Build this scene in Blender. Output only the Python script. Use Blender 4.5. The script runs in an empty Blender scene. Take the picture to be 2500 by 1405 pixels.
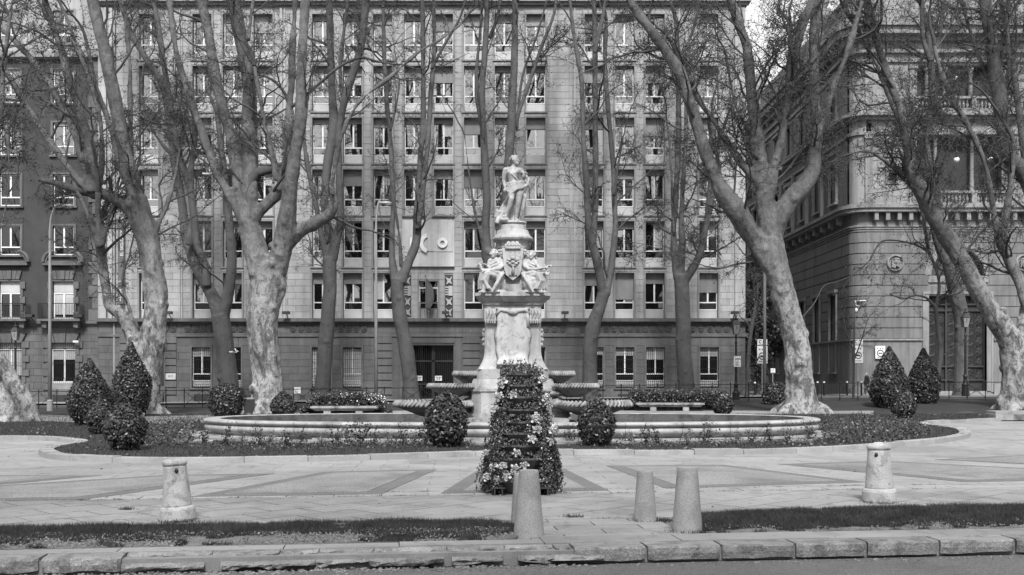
import bpy, bmesh, math, random
import numpy as np
from mathutils import Vector, Matrix, noise as mnoise

# ------------------------------------------------------------ camera, sky, sun
S = bpy.context.scene
COL = bpy.data.collections.new('place')      # joined to the scene at the very end: keeps mesh evaluation quick
F = 2600.0            # focal length in photo pixels (2500 wide)
CAMZ, HOR = 1.6, 918.0
cam_d = bpy.data.cameras.new('camera')
cam = bpy.data.objects.new('camera', cam_d)
S.collection.objects.link(cam)
cam.location = (0, 0, CAMZ)
cam.rotation_euler = (math.radians(90), 0, 0)
cam_d.sensor_width = 36
cam_d.lens = F / 2500 * 36
cam_d.shift_y = (HOR - 702.5) / 2500
cam_d.clip_end = 2000
S.camera = cam
SUN_EL, SUN_AZ = math.radians(48), math.radians(179)   # azimuth from +Y clockwise
w = bpy.data.worlds.new('World')
S.world = w
w.use_nodes = True
nt = w.node_tree
nt.nodes.clear()
sky = nt.nodes.new('ShaderNodeTexSky')
sky.sky_type = 'NISHITA'
sky.sun_disc = False
sky.sun_elevation = SUN_EL
sky.sun_rotation = SUN_AZ
sky.dust_density = 4.0
bw = nt.nodes.new('ShaderNodeRGBToBW')
mixv = nt.nodes.new('ShaderNodeMath'); mixv.operation = 'MULTIPLY_ADD'
mixv.inputs[1].default_value = 0.5
mixv.inputs[2].default_value = 4.1            # even cloud layer over the clear sky
bg = nt.nodes.new('ShaderNodeBackground')
bg.inputs['Strength'].default_value = 0.10
ow = nt.nodes.new('ShaderNodeOutputWorld')
nt.links.new(sky.outputs[0], bw.inputs[0])
nt.links.new(bw.outputs[0], mixv.inputs[0])
nt.links.new(mixv.outputs[0], bg.inputs['Color'])
nt.links.new(bg.outputs[0], ow.inputs[0])
sd = bpy.data.lights.new('sun', 'SUN')
sd.energy = 2.7
sd.angle = math.radians(10)
sd.color = (1, 1, 1)
sun = bpy.data.objects.new('sun', sd)
S.collection.objects.link(sun)
_dir = Vector((math.sin(SUN_AZ) * math.cos(SUN_EL), math.cos(SUN_AZ) * math.cos(SUN_EL), math.sin(SUN_EL)))
sun.rotation_euler = _dir.to_track_quat('Z', 'Y').to_euler()
S.view_settings.view_transform = 'Standard'
S.view_settings.look = 'None'
S.view_settings.exposure = 1.02
S.view_settings.gamma = 1.0
S.view_settings.use_curve_mapping = False

rng = random.Random(7)
NR = np.random.RandomState(11)
PI = math.pi

def at(px, py, Y):
    """photo pixel at distance Y -> world point"""
    return Vector(((px - 1250) * Y / F, Y, CAMZ - (py - HOR) * Y / F))

def gp(px, py, z=0.0):
    """photo pixel lying on the level z -> world point"""
    Y = (CAMZ - z) * F / (py - HOR)
    return Vector(((px - 1250) * Y / F, Y, z))

# ------------------------------------------------------------ materials
MATS = {}
def mat(name, v, var=.2, scale=1.5, rough=.85, bump=.15, bscale=30, rnd=0., streak=0., fine=.12, fscale=60., spots=None, metal=0., spec=.4, coarse=None, zfade=None):
    m = bpy.data.materials.new(name)
    m.use_nodes = True
    t = m.node_tree
    N, L = t.nodes, t.links
    b = N['Principled BSDF']
    b.inputs['Roughness'].default_value = rough
    b.inputs['Metallic'].default_value = metal
    b.inputs['Specular IOR Level'].default_value = spec
    geo = N.new('ShaderNodeNewGeometry')
    def noise(sc, det=4, stretch=None, dist=0.):
        n = N.new('ShaderNodeTexNoise')
        n.inputs['Scale'].default_value = sc
        n.inputs['Detail'].default_value = det
        n.inputs['Roughness'].default_value = .62
        n.inputs['Distortion'].default_value = dist
        if stretch:
            mp = N.new('ShaderNodeMapping')
            mp.inputs['Scale'].default_value = stretch
            L.new(geo.outputs['Position'], mp.inputs[0])
            L.new(mp.outputs[0], n.inputs['Vector'])
        else:
            L.new(geo.outputs['Position'], n.inputs['Vector'])
        return n.outputs['Fac']
    def math_(op, a, b2=None, c=None, clamp=False):
        n = N.new('ShaderNodeMath'); n.operation = op; n.use_clamp = clamp
        for i, x in enumerate((a, b2, c)):
            if x is None: continue
            if isinstance(x, (int, float)): n.inputs[i].default_value = x
            else: L.new(x, n.inputs[i])
        return n.outputs[0]
    def rang(x, a, b2, lo, hi):
        n = N.new('ShaderNodeMapRange')
        L.new(x, n.inputs[0])
        for i, q in enumerate((a, b2, lo, hi)): n.inputs[i + 1].default_value = q
        return n.outputs[0]
    cur = rang(noise(scale, 5), .3, .7, 1 - var, 1 + var)
    if fine:
        cur = math_('MULTIPLY', cur, rang(noise(fscale, 2), .3, .7, 1 - fine, 1 + fine))
    if streak:
        cur = math_('MULTIPLY', cur, rang(noise(1.0, 4, (3.0, 3.0, .22)), .42, .7, 1.0, 1 - streak))
    if coarse:      # (scale, threshold, factor): blotches with an edge of their own
        hgt = None
        if zfade:   # bark flakes off low on the trunk and stays smooth on the upper limbs
            sp = N.new('ShaderNodeSeparateXYZ'); L.new(geo.outputs['Position'], sp.inputs[0])
            zn = math_('ADD', sp.outputs['Z'], math_('MULTIPLY', noise(.5, 2), 3.0))
            hgt = rang(zn, zfade[0] + 1.5, zfade[1] + 1.5, 1.0, zfade[2])
            cur = math_('MULTIPLY', cur, rang(hgt, zfade[2], 1.0, zfade[3], 1.0))
        for (cs, th, fac, wd) in coarse:
            q = rang(noise(cs, 6, (1, 1, .55) if zfade else None, .6), th, th + wd, 0.0, 1.0 - fac)
            if hgt: q = math_('MULTIPLY', q, hgt)
            cur = math_('MULTIPLY', cur, math_('SUBTRACT', 1.0, q))
    if spots:
        vo = N.new('ShaderNodeTexVoronoi')
        vo.inputs['Scale'].default_value = spots[0]
        L.new(geo.outputs['Position'], vo.inputs['Vector'])
        cur = math_('MULTIPLY', cur, rang(vo.outputs['Distance'], spots[1] * .6, spots[1], spots[2], 1.0))
    if rnd:
        oi = N.new('ShaderNodeObjectInfo')
        cur = math_('MULTIPLY', cur, rang(oi.outputs['Random'], 0, 1, 1 - rnd, 1 + rnd))
    cur = math_('MULTIPLY', cur, v)
    L.new(cur, b.inputs['Base Color'])
    if bump:
        bp = N.new('ShaderNodeBump')
        bp.inputs['Strength'].default_value = bump
        bp.inputs['Distance'].default_value = .03
        L.new(noise(bscale, 4), bp.inputs['Height'])
        L.new(bp.outputs[0], b.inputs['Normal'])
    MATS[name] = m
    return m

def glass_mat(name, dark, fac, rough=.015):
    m = bpy.data.materials.new(name)
    m.use_nodes = True
    N, L = m.node_tree.nodes, m.node_tree.links
    N.clear()
    d = N.new('ShaderNodeBsdfDiffuse'); d.inputs[0].default_value = (dark, dark, dark, 1)
    g = N.new('ShaderNodeBsdfGlossy'); g.inputs['Color'].default_value = (.95, .95, .95, 1); g.inputs['Roughness'].default_value = rough
    mx = N.new('ShaderNodeMixShader'); mx.inputs[0].default_value = fac
    o = N.new('ShaderNodeOutputMaterial')
    L.new(d.outputs[0], mx.inputs[1]); L.new(g.outputs[0], mx.inputs[2]); L.new(mx.outputs[0], o.inputs[0])
    MATS[name] = m
    return m

mat('limestone', .315, .14, .7, .85, .1, 25, rnd=.10, streak=.28, fine=.08, coarse=[(.35, .52, .86, .15)])
mat('mortar', .19, .2, 2)
mat('base_stone', .098, .2, .8, .85, .12, 25, rnd=.12, streak=.3, fine=.08)
mat('base_trim', .105, .22, 1.2, .85, .12, 25, streak=.35)
mat('trim', .21, .18, 1.2, .85, .1, 25, streak=.25)
mat('carving', .055, .25, 4, .9, .2, 30)
mat('window_frame', .62, .06, 2, .5, 0)
mat('window_panel', .40, .1, 1.2, .55, .03, 10, streak=.12, rnd=.1)
mat('shutter', .25, .1, 1.5, .6, 0, rnd=.22, streak=.15)
mat('iron', .009, .2, 5, .5, .05, 40)
mat('dark_metal', .03, .2, 4, .5, .05, 40)
mat('steel_pole', .26, .12, 3, .45, .03, 30, metal=.2)
mat('panel_metal', .46, .12, 1.0, .42, .03, 8, metal=.15, streak=.25)
mat('brick', .046, .2, 1.0, .9, .3, 60, streak=.2, fine=.2, fscale=40)
mat('bank_stone', .15, .18, .6, .88, .12, 20, rnd=.07, streak=.35, fine=.08)
mat('bank_upper', .225, .18, .6, .88, .12, 20, rnd=.07, streak=.35, fine=.08)
mat('bank_trim', .21, .2, .9, .88, .15, 20, streak=.4)
mat('bank_dark', .02, .2, 1, .7, .1)
mat('marble', .31, .18, 2.2, .65, .2, 30, streak=.42, fine=.12, fscale=50, coarse=[(1.6, .53, .66, .12), (6, .58, .7, .06)])
mat('marble_worn', .25, .24, 2.5, .7, .4, 35, streak=.5, fine=.16, fscale=60, coarse=[(2.2, .52, .5, .1)])
mat('statue_marble', .345, .16, 3, .6, .12, 50, fine=.08, streak=.35, coarse=[(3.0, .55, .62, .1), (9, .58, .7, .06)])
mat('granite', .225, .12, 3, .85, .25, 80, fine=.5, fscale=140, coarse=[(2, .5, .8, .1)])
mat('bollard_stone', .32, .16, 4, .85, .4, 50, fine=.2, fscale=90, coarse=[(5, .54, .68, .08), (14, .6, .6, .05)])
mat('kerb', .25, .16, 1.5, .9, .3, 40, rnd=.12, fine=.14, fscale=80, coarse=[(1.3, .55, .75, .1)])
mat('kerb_old', .185, .25, 2.5, .95, .6, 30, rnd=.15, fine=.35, fscale=70, coarse=[(4, .5, .6, .1)])
mat('slab', .205, .12, .6, .85, .2, 60, rnd=.10, fine=.16, fscale=90, coarse=[(.45, .48, .76, .12), (1.9, .55, .8, .05), (7, .62, .66, .03)])
mat('slab_light', .24, .12, .5, .85, .2, 60, rnd=.06, fine=.16, fscale=90, coarse=[(.35, .48, .8, .12), (1.5, .55, .82, .05), (6, .62, .66, .03)])
mat('joint', .16, .2, 3, .95, .2)
mat('pebble_light', .185, .18, .9, .95, .5, 60, fine=.45, fscale=45, coarse=[(.8, .5, .75, .12)])
mat('pebble_dark', .115, .12, 1.5, .95, .5, 60, fine=.4, fscale=55)
mat('asphalt', .11, .15, .8, .95, .8, 70, fine=.5, fscale=65, coarse=[(.5, .55, .75, .1)])
mat('road', .09, .2, .3, .95, .2, 30)
mat('soil', .035, .3, 2, 1, .6, 20, fine=.4, fscale=30)
mat('dirt_light', .11, .3, 3, 1, .6, 30, fine=.4, fscale=50)
mat('grass_base', .022, .3, 1.2, 1, .6, 30, fine=.4, fscale=60)
mat('grass_blade', .034, .45, 2.5, .85, 0, fine=.4, fscale=25, spec=.2)
mat('clover', .13, .5, 5, .8, 0, fine=.5, fscale=30, spec=.2)
mat('leaf', .026, .5, 9, .45, 0, fine=.5, fscale=30, spec=.5)
mat('leaf_dark', .016, .4, 6, .5, 0, fine=.4, fscale=30, spec=.45)
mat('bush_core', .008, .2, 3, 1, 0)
mat('leaf_mid', .11, .45, 9, .5, 0, fine=.5, fscale=40, spec=.4)
mat('cabbage', .38, .4, 25, .55, 0, fine=.4, fscale=60, spec=.3)
mat('petal', .62, .2, 9, .7, 0)
mat('planter', .085, .12, 5, .35, .03, 30, spec=.5)
mat('wet_stone', .085, .25, 2.5, .5, .2, 20, streak=.3, coarse=[(3, .5, .6, .1)])
mat('bowl_stone', .16, .25, 3, .8, .4, 30, streak=.3, fine=.15, coarse=[(4, .5, .55, .1)])
mat('water', .035, .1, 1, .06, .08, 4, fine=0, spec=.5)
mat('bark_smooth', .066, .22, 1.3, .85, .25, 14, fine=.12, fscale=30, spots=(2.8, .15, .4), coarse=[(1.8, .56, 1.3, .1), (4.5, .60, .6, .04)])
mat('bark_mottled', .26, .24, 1.4, .9, 1.0, 10, fine=.22, fscale=22, spots=(2.2, .12, .5), coarse=[(2.6, .50, .38, .07), (7, .54, .5, .05), (1.1, .5, .6, .12)], zfade=(3.0, 7.5, .45, .40))
mat('twig', .05, .35, 3, .9, 0, fine=.2)
mat('seed', .048, .4, 6, .9, 0)
mat('cloth_dark', .02, .2, 8, .9, .1)
mat('skin_tone', .3, .05, 8, .7, 0)
mat('white_paint', .62, .05, 3, .6, 0)
mat('ink', .02, 0, 3, .8, 0, fine=0)
mat('flag', .11, .1, 3, .8, 0)
mat('banner', .10, .05, 2, .8, 0)
mat('globe', .65, .03, 3, .3, 0)
mat('lamp_glass', .22, .1, 3, .2, 0)
mat('far_wall', .30, .15, .3, .9, 0)
mat('curtain', .34, .15, 3, .9, .1, 6)
mat('sky_building', .22, .2, .4, .9, 0)
glass_mat('glass', .008, .25)
glass_mat('glass_dark', .006, .08)

# ------------------------------------------------------------ mesh helpers
class MB:
    def __init__(self, tf=None):
        self.v, self.f, self.tf = [], [], tf
    def add(self, vs, fs):
        o = len(self.v)
        if self.tf: vs = [self.tf(*p) for p in vs]
        self.v += [tuple(p) for p in vs]
        self.f += [tuple(i + o for i in q) for q in fs]
        return self
    def box(self, x0, x1, y0, y1, z0, z1):
        return self.add([(x0, y0, z0), (x1, y0, z0), (x1, y1, z0), (x0, y1, z0), (x0, y0, z1), (x1, y0, z1), (x1, y1, z1), (x0, y1, z1)],
                        [(0, 3, 2, 1), (4, 5, 6, 7), (0, 1, 5, 4), (1, 2, 6, 5), (2, 3, 7, 6), (3, 0, 4, 7)])
    def frust(self, b, t, z0, z1):
        """b, t: (x0,x1,y0,y1) rectangles at z0 and z1"""
        return self.add([(b[0], b[2], z0), (b[1], b[2], z0), (b[1], b[3], z0), (b[0], b[3], z0), (t[0], t[2], z1), (t[1], t[2], z1), (t[1], t[3], z1), (t[0], t[3], z1)],
                        [(0, 3, 2, 1), (4, 5, 6, 7), (0, 1, 5, 4), (1, 2, 6, 5), (2, 3, 7, 6), (3, 0, 4, 7)])
    def prism(self, pts, y0, y1):
        """outline in x,z extruded along y"""
        n = len(pts)
        vs = [(x, y0, z) for x, z in pts] + [(x, y1, z) for x, z in pts]
        return self.add(vs, [tuple(range(n)), tuple(range(2 * n - 1, n - 1, -1))] + [(i, i + n, (i + 1) % n + n, (i + 1) % n) for i in range(n)])
    def slab(self, pts, z0, z1):
        n = len(pts)
        vs = [(p[0], p[1], z0) for p in pts] + [(p[0], p[1], z1) for p in pts]
        return self.add(vs, [tuple(range(n - 1, -1, -1)), tuple(range(n, 2 * n))] + [(i, (i + 1) % n, (i + 1) % n + n, i + n) for i in range(n)])
    def lathe(self, prof, seg=24, c=(0, 0, 0), sx=1, sy=1, a0=0, a1=2 * PI, mod=None):
        """prof: (r, z) list from bottom to top, closed with caps when r>0"""
        full = abs(a1 - a0 - 2 * PI) < 1e-6
        n = seg if full else seg + 1
        vs = []
        for (r, z) in prof:
            for i in range(n):
                a = a0 + (a1 - a0) * i / seg
                rr = r * (mod(a, z) if mod else 1)
                vs.append((c[0] + rr * sx * math.cos(a), c[1] + rr * sy * math.sin(a), c[2] + z))
        fs = []
        for k in range(len(prof) - 1):
            for i in range(seg):
                j = (i + 1) % n
                fs.append((k * n + i, k * n + j, (k + 1) * n + j, (k + 1) * n + i))
        fs.append(tuple(range(n - 1, -1, -1)))
        m = (len(prof) - 1) * n
        fs.append(tuple(range(m, m + n)))
        return self.add(vs, fs)
    def tube(self, pts, rad, sides=8, flat=1.0, cap=True):
        pts = [Vector(p) for p in pts]
        if isinstance(rad, (int, float)): rad = [rad] * len(pts)
        vs, fs = [], []
        up = None
        for i, p in enumerate(pts):
            a = pts[max(0, i - 1)]; b = pts[min(len(pts) - 1, i + 1)]
            d = (b - a)
            if d.length < 1e-9: d = Vector((0, 0, 1))
            d.normalize()
            if up is None:
                up = Vector((0, 1, 0)) if abs(d.y) < .9 else Vector((1, 0, 0))
            s = d.cross(up).normalized(); u = s.cross(d).normalized(); up = u
            for k in range(sides):
                an = 2 * PI * k / sides
                vs.append(p + rad[i] * (math.cos(an) * s + flat * math.sin(an) * u))
        for i in range(len(pts) - 1):
            for k in range(sides):
                j = (k + 1) % sides
                fs.append((i * sides + k, i * sides + j, (i + 1) * sides + j, (i + 1) * sides + k))
        if cap:
            fs.append(tuple(range(sides - 1, -1, -1)))
            m = (len(pts) - 1) * sides
            fs.append(tuple(range(m, m + sides)))
        return self.add(vs, fs)
    def ball(self, c, r, seg=10, rings=6, rot=None):
        if isinstance(r, (int, float)): r = (r, r, r)
        vs = [Vector((0, 0, -r[2]))]
        for k in range(1, rings):
            t = PI * k / rings
            for i in range(seg):
                a = 2 * PI * i / seg
                vs.append(Vector((r[0] * math.sin(t) * math.cos(a), r[1] * math.sin(t) * math.sin(a), -r[2] * math.cos(t))))
        vs.append(Vector((0, 0, r[2])))
        fs = [(0, 1 + (i + 1) % seg, 1 + i) for i in range(seg)]
        for k in range(rings - 2):
            for i in range(seg):
                a = 1 + k * seg; j = (i + 1) % seg
                fs.append((a + i, a + j, a + seg + j, a + seg + i))
        top = len(vs) - 1; a = 1 + (rings - 2) * seg
        fs += [(a + i, a + (i + 1) % seg, top) for i in range(seg)]
        if rot is not None: vs = [rot @ p for p in vs]
        c = Vector(c)
        return self.add([p + c for p in vs], fs)
    def mesh(self, name, m=None, smooth=False):
        me = bpy.data.meshes.new(name)
        me.from_pydata(self.v, [], self.f)
        if m: me.materials.append(MATS[m] if isinstance(m, str) else m)
        if smooth:
            me.polygons.foreach_set('use_smooth', [True] * len(me.polygons))
        me.update()
        return me
    def build(self, name, m, parent=None, smooth=False, **k):
        return link(name, self.mesh(name, m, smooth), parent, **k)

def link(name, me, parent=None, loc=None, rot=None, scale=None, label=None, cat=None, group=None, kind=None):
    o = bpy.data.objects.new(name, me)
    COL.objects.link(o)
    if parent is not None: o.parent = parent
    if loc is not None: o.location = loc
    if rot is not None: o.rotation_euler = rot
    if scale is not None: o.scale = scale
    return tag(o, label, cat, group, kind)

def tag(o, label=None, cat=None, group=None, kind=None):
    if label: o['label'] = label
    if cat: o['category'] = cat
    if group: o['group'] = group
    if kind: o['kind'] = kind
    return o

def thing(name, label, cat, loc=(0, 0, 0), rz=0, group=None):
    o = bpy.data.objects.new(name, None)
    COL.objects.link(o)
    o.location = loc
    o.rotation_euler = (0, 0, rz)
    o.empty_display_size = .1
    return tag(o, label, cat, group)

def copy_tree(o, parent=None, **k):
    c = o.copy(); COL.objects.link(c)
    if parent is not None: c.parent = parent
    for ch in list(o.children): copy_tree(ch, c)
    if k: tag(c, **k)
    return c

def quads_mesh(name, V, m, n=4, smooth=False):
    """V: (N, n, 3) array of separate polygons"""
    N = V.shape[0]
    me = bpy.data.meshes.new(name)
    me.vertices.add(N * n)
    me.vertices.foreach_set('co', V.reshape(-1).astype(np.float32))
    me.loops.add(N * n)
    me.loops.foreach_set('vertex_index', np.arange(N * n, dtype=np.int32))
    me.polygons.add(N)
    me.polygons.foreach_set('loop_start', np.arange(0, N * n, n, dtype=np.int32))
    me.polygons.foreach_set('loop_total', np.full(N, n, dtype=np.int32))
    me.materials.append(MATS[m])
    me.update(calc_edges=True)
    return me

def arrays_mesh(name, V, Fq, m, smooth=True):
    N, n = Fq.shape
    me = bpy.data.meshes.new(name)
    me.vertices.add(len(V))
    me.vertices.foreach_set('co', V.reshape(-1).astype(np.float32))
    me.loops.add(N * n)
    me.loops.foreach_set('vertex_index', Fq.reshape(-1).astype(np.int32))
    me.polygons.add(N)
    me.polygons.foreach_set('loop_start', np.arange(0, N * n, n, dtype=np.int32))
    me.polygons.foreach_set('loop_total', np.full(N, n, dtype=np.int32))
    if smooth: me.polygons.foreach_set('use_smooth', np.ones(N, dtype=bool))
    me.materials.append(MATS[m])
    me.update(calc_edges=True)
    return me

def leaf_quads(P, size, Nrm=None, tilt=.8, aspect=.6):
    """diamond-shaped leaves at points P (N,3)"""
    N = len(P)
    a = NR.normal(size=(N, 3))
    if Nrm is not None: a = Nrm + tilt * a
    a /= np.linalg.norm(a, axis=1)[:, None] + 1e-9
    r = NR.normal(size=(N, 3))
    u = np.cross(a, r); u /= np.linalg.norm(u, axis=1)[:, None] + 1e-9
    v = np.cross(a, u)
    s = (size * NR.uniform(.6, 1.25, N))[:, None]
    return np.stack([P - u * s, P - v * s * aspect, P + u * s, P + v * s * aspect], axis=1)

def fuse(mb, voxel, smooth_it=2, name='fused'):
    """one continuous skin round overlapping volumes"""
    me = mb.mesh(name)
    o = bpy.data.objects.new(name, me)
    S.collection.objects.link(o)
    r = o.modifiers.new('r', 'REMESH'); r.mode = 'VOXEL'; r.voxel_size = voxel; r.adaptivity = 0
    if smooth_it:
        s = o.modifiers.new('s', 'SMOOTH'); s.factor = .5; s.iterations = smooth_it
    dg = bpy.context.evaluated_depsgraph_get()
    dg.update()
    out = bpy.data.meshes.new_from_object(o.evaluated_get(dg))
    bpy.data.objects.remove(o)
    out.polygons.foreach_set('use_smooth', [True] * len(out.polygons))
    return out

def push_out(me, f):
    n = len(me.vertices)
    co = np.empty(n * 3, np.float32); me.vertices.foreach_get('co', co); co = co.reshape(-1, 3)
    no = np.empty(n * 3, np.float32); me.vertices.foreach_get('normal', no); no = no.reshape(-1, 3)
    d = np.array([f(Vector(c)) for c in co.tolist()], np.float32)
    co += no * d[:, None]
    me.vertices.foreach_set('co', co.reshape(-1)); me.update()

def text_mesh(body, size, m, depth=.004):
    c = bpy.data.curves.new('lettering', 'FONT')
    c.body = body; c.size = size; c.extrude = depth
    c.align_x = 'CENTER'; c.align_y = 'CENTER'
    o = bpy.data.objects.new('lettering', c)
    S.collection.objects.link(o)
    dg = bpy.context.evaluated_depsgraph_get(); dg.update()
    me = bpy.data.meshes.new_from_object(o.evaluated_get(dg))
    bpy.data.objects.remove(o)
    me.materials.clear(); me.materials.append(MATS[m])
    return me

def sign_text(body, size, m, loc, parent=None, rot=(PI / 2, 0, 0), scale=None, name='lettering'):
    me = text_mesh(body, size, m)
    return link(name, me, parent, loc, rot, scale)

def clip_poly(poly, clip):
    """Sutherland-Hodgman, clip convex and counter-clockwise"""
    out = poly
    for i in range(len(clip)):
        a, b = clip[i], clip[(i + 1) % len(clip)]
        def side(p): return (b[0] - a[0]) * (p[1] - a[1]) - (b[1] - a[1]) * (p[0] - a[0])
        inp, out = out, []
        for k in range(len(inp)):
            p, q = inp[k - 1], inp[k]
            sp, sq = side(p), side(q)
            if (sp >= 0) != (sq >= 0):
                t = sp / (sp - sq)
                out.append((p[0] + t * (q[0] - p[0]), p[1] + t * (q[1] - p[1])))
            if sq >= 0: out.append(q)
        if not out: return []
    return out

def area2(poly):
    return .5 * sum(poly[i - 1][0] * poly[i][1] - poly[i][0] * poly[i - 1][1] for i in range(len(poly)))

def in_poly(X, Y, poly):
    """vectorised point in polygon"""
    c = np.zeros(len(X), bool)
    n = len(poly)
    for i in range(n):
        x0, y0 = poly[i - 1][0], poly[i - 1][1]
        x1, y1 = poly[i][0], poly[i][1]
        cond = ((y1 > Y) != (y0 > Y))
        with np.errstate(divide='ignore', invalid='ignore'):
            xi = (x0 - x1) * (Y - y1) / ((y0 - y1) if y0 != y1 else 1e-12) + x1
        c ^= cond & (X < xi)
    return c

def catmull(pts, n=6):
    P = [Vector(p) for p in pts]
    out = []
    for i in range(len(P) - 1):
        p0, p1, p2, p3 = P[max(i - 1, 0)], P[i], P[i + 1], P[min(i + 2, len(P) - 1)]
        for k in range(n):
            t = k / n
            out.append(.5 * ((2 * p1) + (p2 - p0) * t + (2 * p0 - 5 * p1 + 4 * p2 - p3) * t * t + (3 * p1 - p0 - 3 * p2 + p3) * t ** 3))
    out.append(P[-1])
    return out
# ------------------------------------------------------------ ground
AL = math.radians(7.0)
TX, TY = math.cos(AL), math.sin(AL)
def fr(t, n):
    """point in the frame of the street edge: t along it, n away from the camera"""
    return (t * TX - n * TY, t * TY + n * TX)

def rise(X, Y):
    s = min(1, max(0, (X + 20) / 40)) * .45
    k = min(1, max(0, (Y - 44) / 7)); k = k * k * (3 - 2 * k)
    d = min(1, max(0, (Y - 62) / 12))
    return s * k * (1 - .85 * d)

MB().slab([(-400, -300), (400, -300), (400, 700), (-400, 700)], -.5, -.125).build('ground', 'road', kind='structure')
MB().slab([fr(-60, -40), fr(60, -40), fr(60, 9.5), fr(-60, 9.5)], -.124, -.115).build('road', 'asphalt', kind='structure')
# plaza base, joints show between slabs
MB().slab([fr(-60, 9.62), fr(60, 9.62), (90, 46), (-90, 46)], -.12, 0).build('plaza_base', 'joint', kind='structure')

def terrain(name, x0, x1, y0, y1, dz, m, step=1.0, jit=0.0):
    nx, ny = max(2, int((x1 - x0) / (step * 2))), max(2, int((y1 - y0) / step))
    V = []
    for j in range(ny + 1):
        for i in range(nx + 1):
            X = x0 + (x1 - x0) * i / nx; Y = y0 + (y1 - y0) * j / ny
            V.append((X, Y, rise(X, Y) + dz + jit * mnoise.noise(Vector((X * .7, Y * .7, 3)))))
    Q = [(j * (nx + 1) + i, j * (nx + 1) + i + 1, (j + 1) * (nx + 1) + i + 1, (j + 1) * (nx + 1) + i) for j in range(ny) for i in range(nx)]
    return MB().add(V, Q).build(name, m, kind='structure', smooth=True)
terrain('street', -90, 120, 44, 220, .004, 'road', 2)
terrain('pavement', -90, 14.5, 57.5, 61.4, .10, 'slab', 1)
terrain('pavement', 24.5, 90, 76, 82.5, .12, 'slab', 1)

# --- front slabs, laid diagonally, every slab a piece
front = [fr(-9, 11.62), fr(12, 11.62), fr(12, 14.15), fr(-9, 14.15)]
plaza = thing('paving', 'pale stone paving of the round plaza around the fountain', 'paving')
plaza['kind'] = 'structure'
def lay(region, ang, a, b, parent, m, gap=.012, z1=.014, cap=None, bond=.5, name='slab', org=(0, 0), rest=None):
    ca, sa = math.cos(ang), math.sin(ang)
    loc = [((x - org[0]) * ca + (y - org[1]) * sa, -(x - org[0]) * sa + (y - org[1]) * ca) for x, y in region]
    if area2(loc) < 0: loc = loc[::-1]
    u0, u1 = min(p[0] for p in loc), max(p[0] for p in loc)
    v0, v1 = min(p[1] for p in loc), max(p[1] for p in loc)
    pieces = []
    j = math.floor(v0 / b)
    while j * b < v1:
        i = math.floor((u0) / a) - 1
        while i * a < u1:
            o = (bond * a) * (j % 2)
            q = [(i * a + o + gap, j * b + gap), ((i + 1) * a + o - gap, j * b + gap), ((i + 1) * a + o - gap, (j + 1) * b - gap), (i * a + o + gap, (j + 1) * b - gap)]
            c = clip_poly(q, loc)
            if len(c) >= 3 and abs(area2(c)) > .01:
                w = [(org[0] + x * ca - y * sa, org[1] + x * sa + y * ca) for x, y in c]
                pieces.append((abs(area2(c)), w))
            i += 1
        j += 1
    shown = [(p, w) for p, w in pieces]
    if cap is not None:
        shown.sort(key=lambda s: min(q[1] for q in s[1]) if abs(s[1][0][0]) < .5 * s[1][0][1] + .6 else 999)
    r = MB()
    for k, (A, w) in enumerate(shown):
        dz = rng.uniform(-.002, .002)
        if cap is None or k < cap:
            cx = sum(p[0] for p in w) / len(w); cy = sum(p[1] for p in w) / len(w)
            o = MB().slab([(p[0] - cx, p[1] - cy) for p in w], -.01, z1 + dz).build(name, m, parent)
            o.location = (cx, cy, 0)
        else:
            r.slab(w, -.01, z1 + dz)
    if r.v:
        o = r.build(rest or (name + '_field'), m, parent, kind='stuff')
lay(front, AL + math.radians(37), .78, .52, plaza, 'slab', .011, .016, cap=170)
border = [fr(-9, 14.17), fr(12, 14.17), fr(12, 14.62), fr(-9, 14.62)]
lay(border, AL, .62, .5, plaza, 'slab_light', .008, .016, cap=30)
back = [fr(-26, 14.64), fr(26, 14.64), (40, 46), (-40, 46)]
lay(back, AL * .4, .9, .42, plaza, 'slab_light', .004, .016, cap=0, rest='slab_field')
gapz = [fr(1.45, 9.95), fr(3.02, 9.95), fr(3.02, 11.6), fr(1.45, 11.6)]
lay(gapz, AL, .9, .3, plaza, 'slab', .008, .016, cap=40)

# --- panels of set pebbles, darker at the border
def panel(pix, inset=.16, z=.022):
    P = [gp(x, y, .016) for x, y in pix]
    P = [(p.x, p.y) for p in P]
    if area2(P) < 0: P = P[::-1]
    MB().slab(P, 0, z).build('pebble_border', 'pebble_dark', kind='structure')
    cx = sum(p[0] for p in P) / len(P); cy = sum(p[1] for p in P) / len(P)
    # inset polygon: move every edge inwards
    n = len(P); L = []
    for i in range(n):
        a, b = Vector(P[i]), Vector(P[(i + 1) % n])
        d = (b - a).normalized(); nrm = Vector((-d.y, d.x))
        L.append((a + nrm * inset * 1.6, d))
    Q = []
    for i in range(n):
        p, d = L[i - 1]; q, e = L[i]
        den = d.x * e.y - d.y * e.x
        if abs(den) < 1e-5: Q.append(tuple(q)); continue
        t = ((q.x - p.x) * e.y - (q.y - p.y) * e.x) / den
        Q.append((p.x + d.x * t, p.y + d.y * t))
    if area2(Q) > .2 and all(abs(q[0] - cx) < 14 for q in Q):
        MB().slab(Q, z - .01, z + .005).build('pebble_panel', 'pebble_light', kind='structure')
panel([(1076, 1206), (1485, 1198), (1375, 1144), (1170, 1147)])
panel([(465, 1214), (932, 1207), (1067, 1147), (790, 1153)])
panel([(-300, 1226), (200, 1221), (670, 1157), (400, 1161), (-300, 1205)])
panel([(-300, 1200), (0, 1184), (250, 1162), (0, 1162), (-300, 1167)], .1)
panel([(1481, 1138), (1767, 1136), (2113, 1178), (1626, 1194)])
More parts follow.
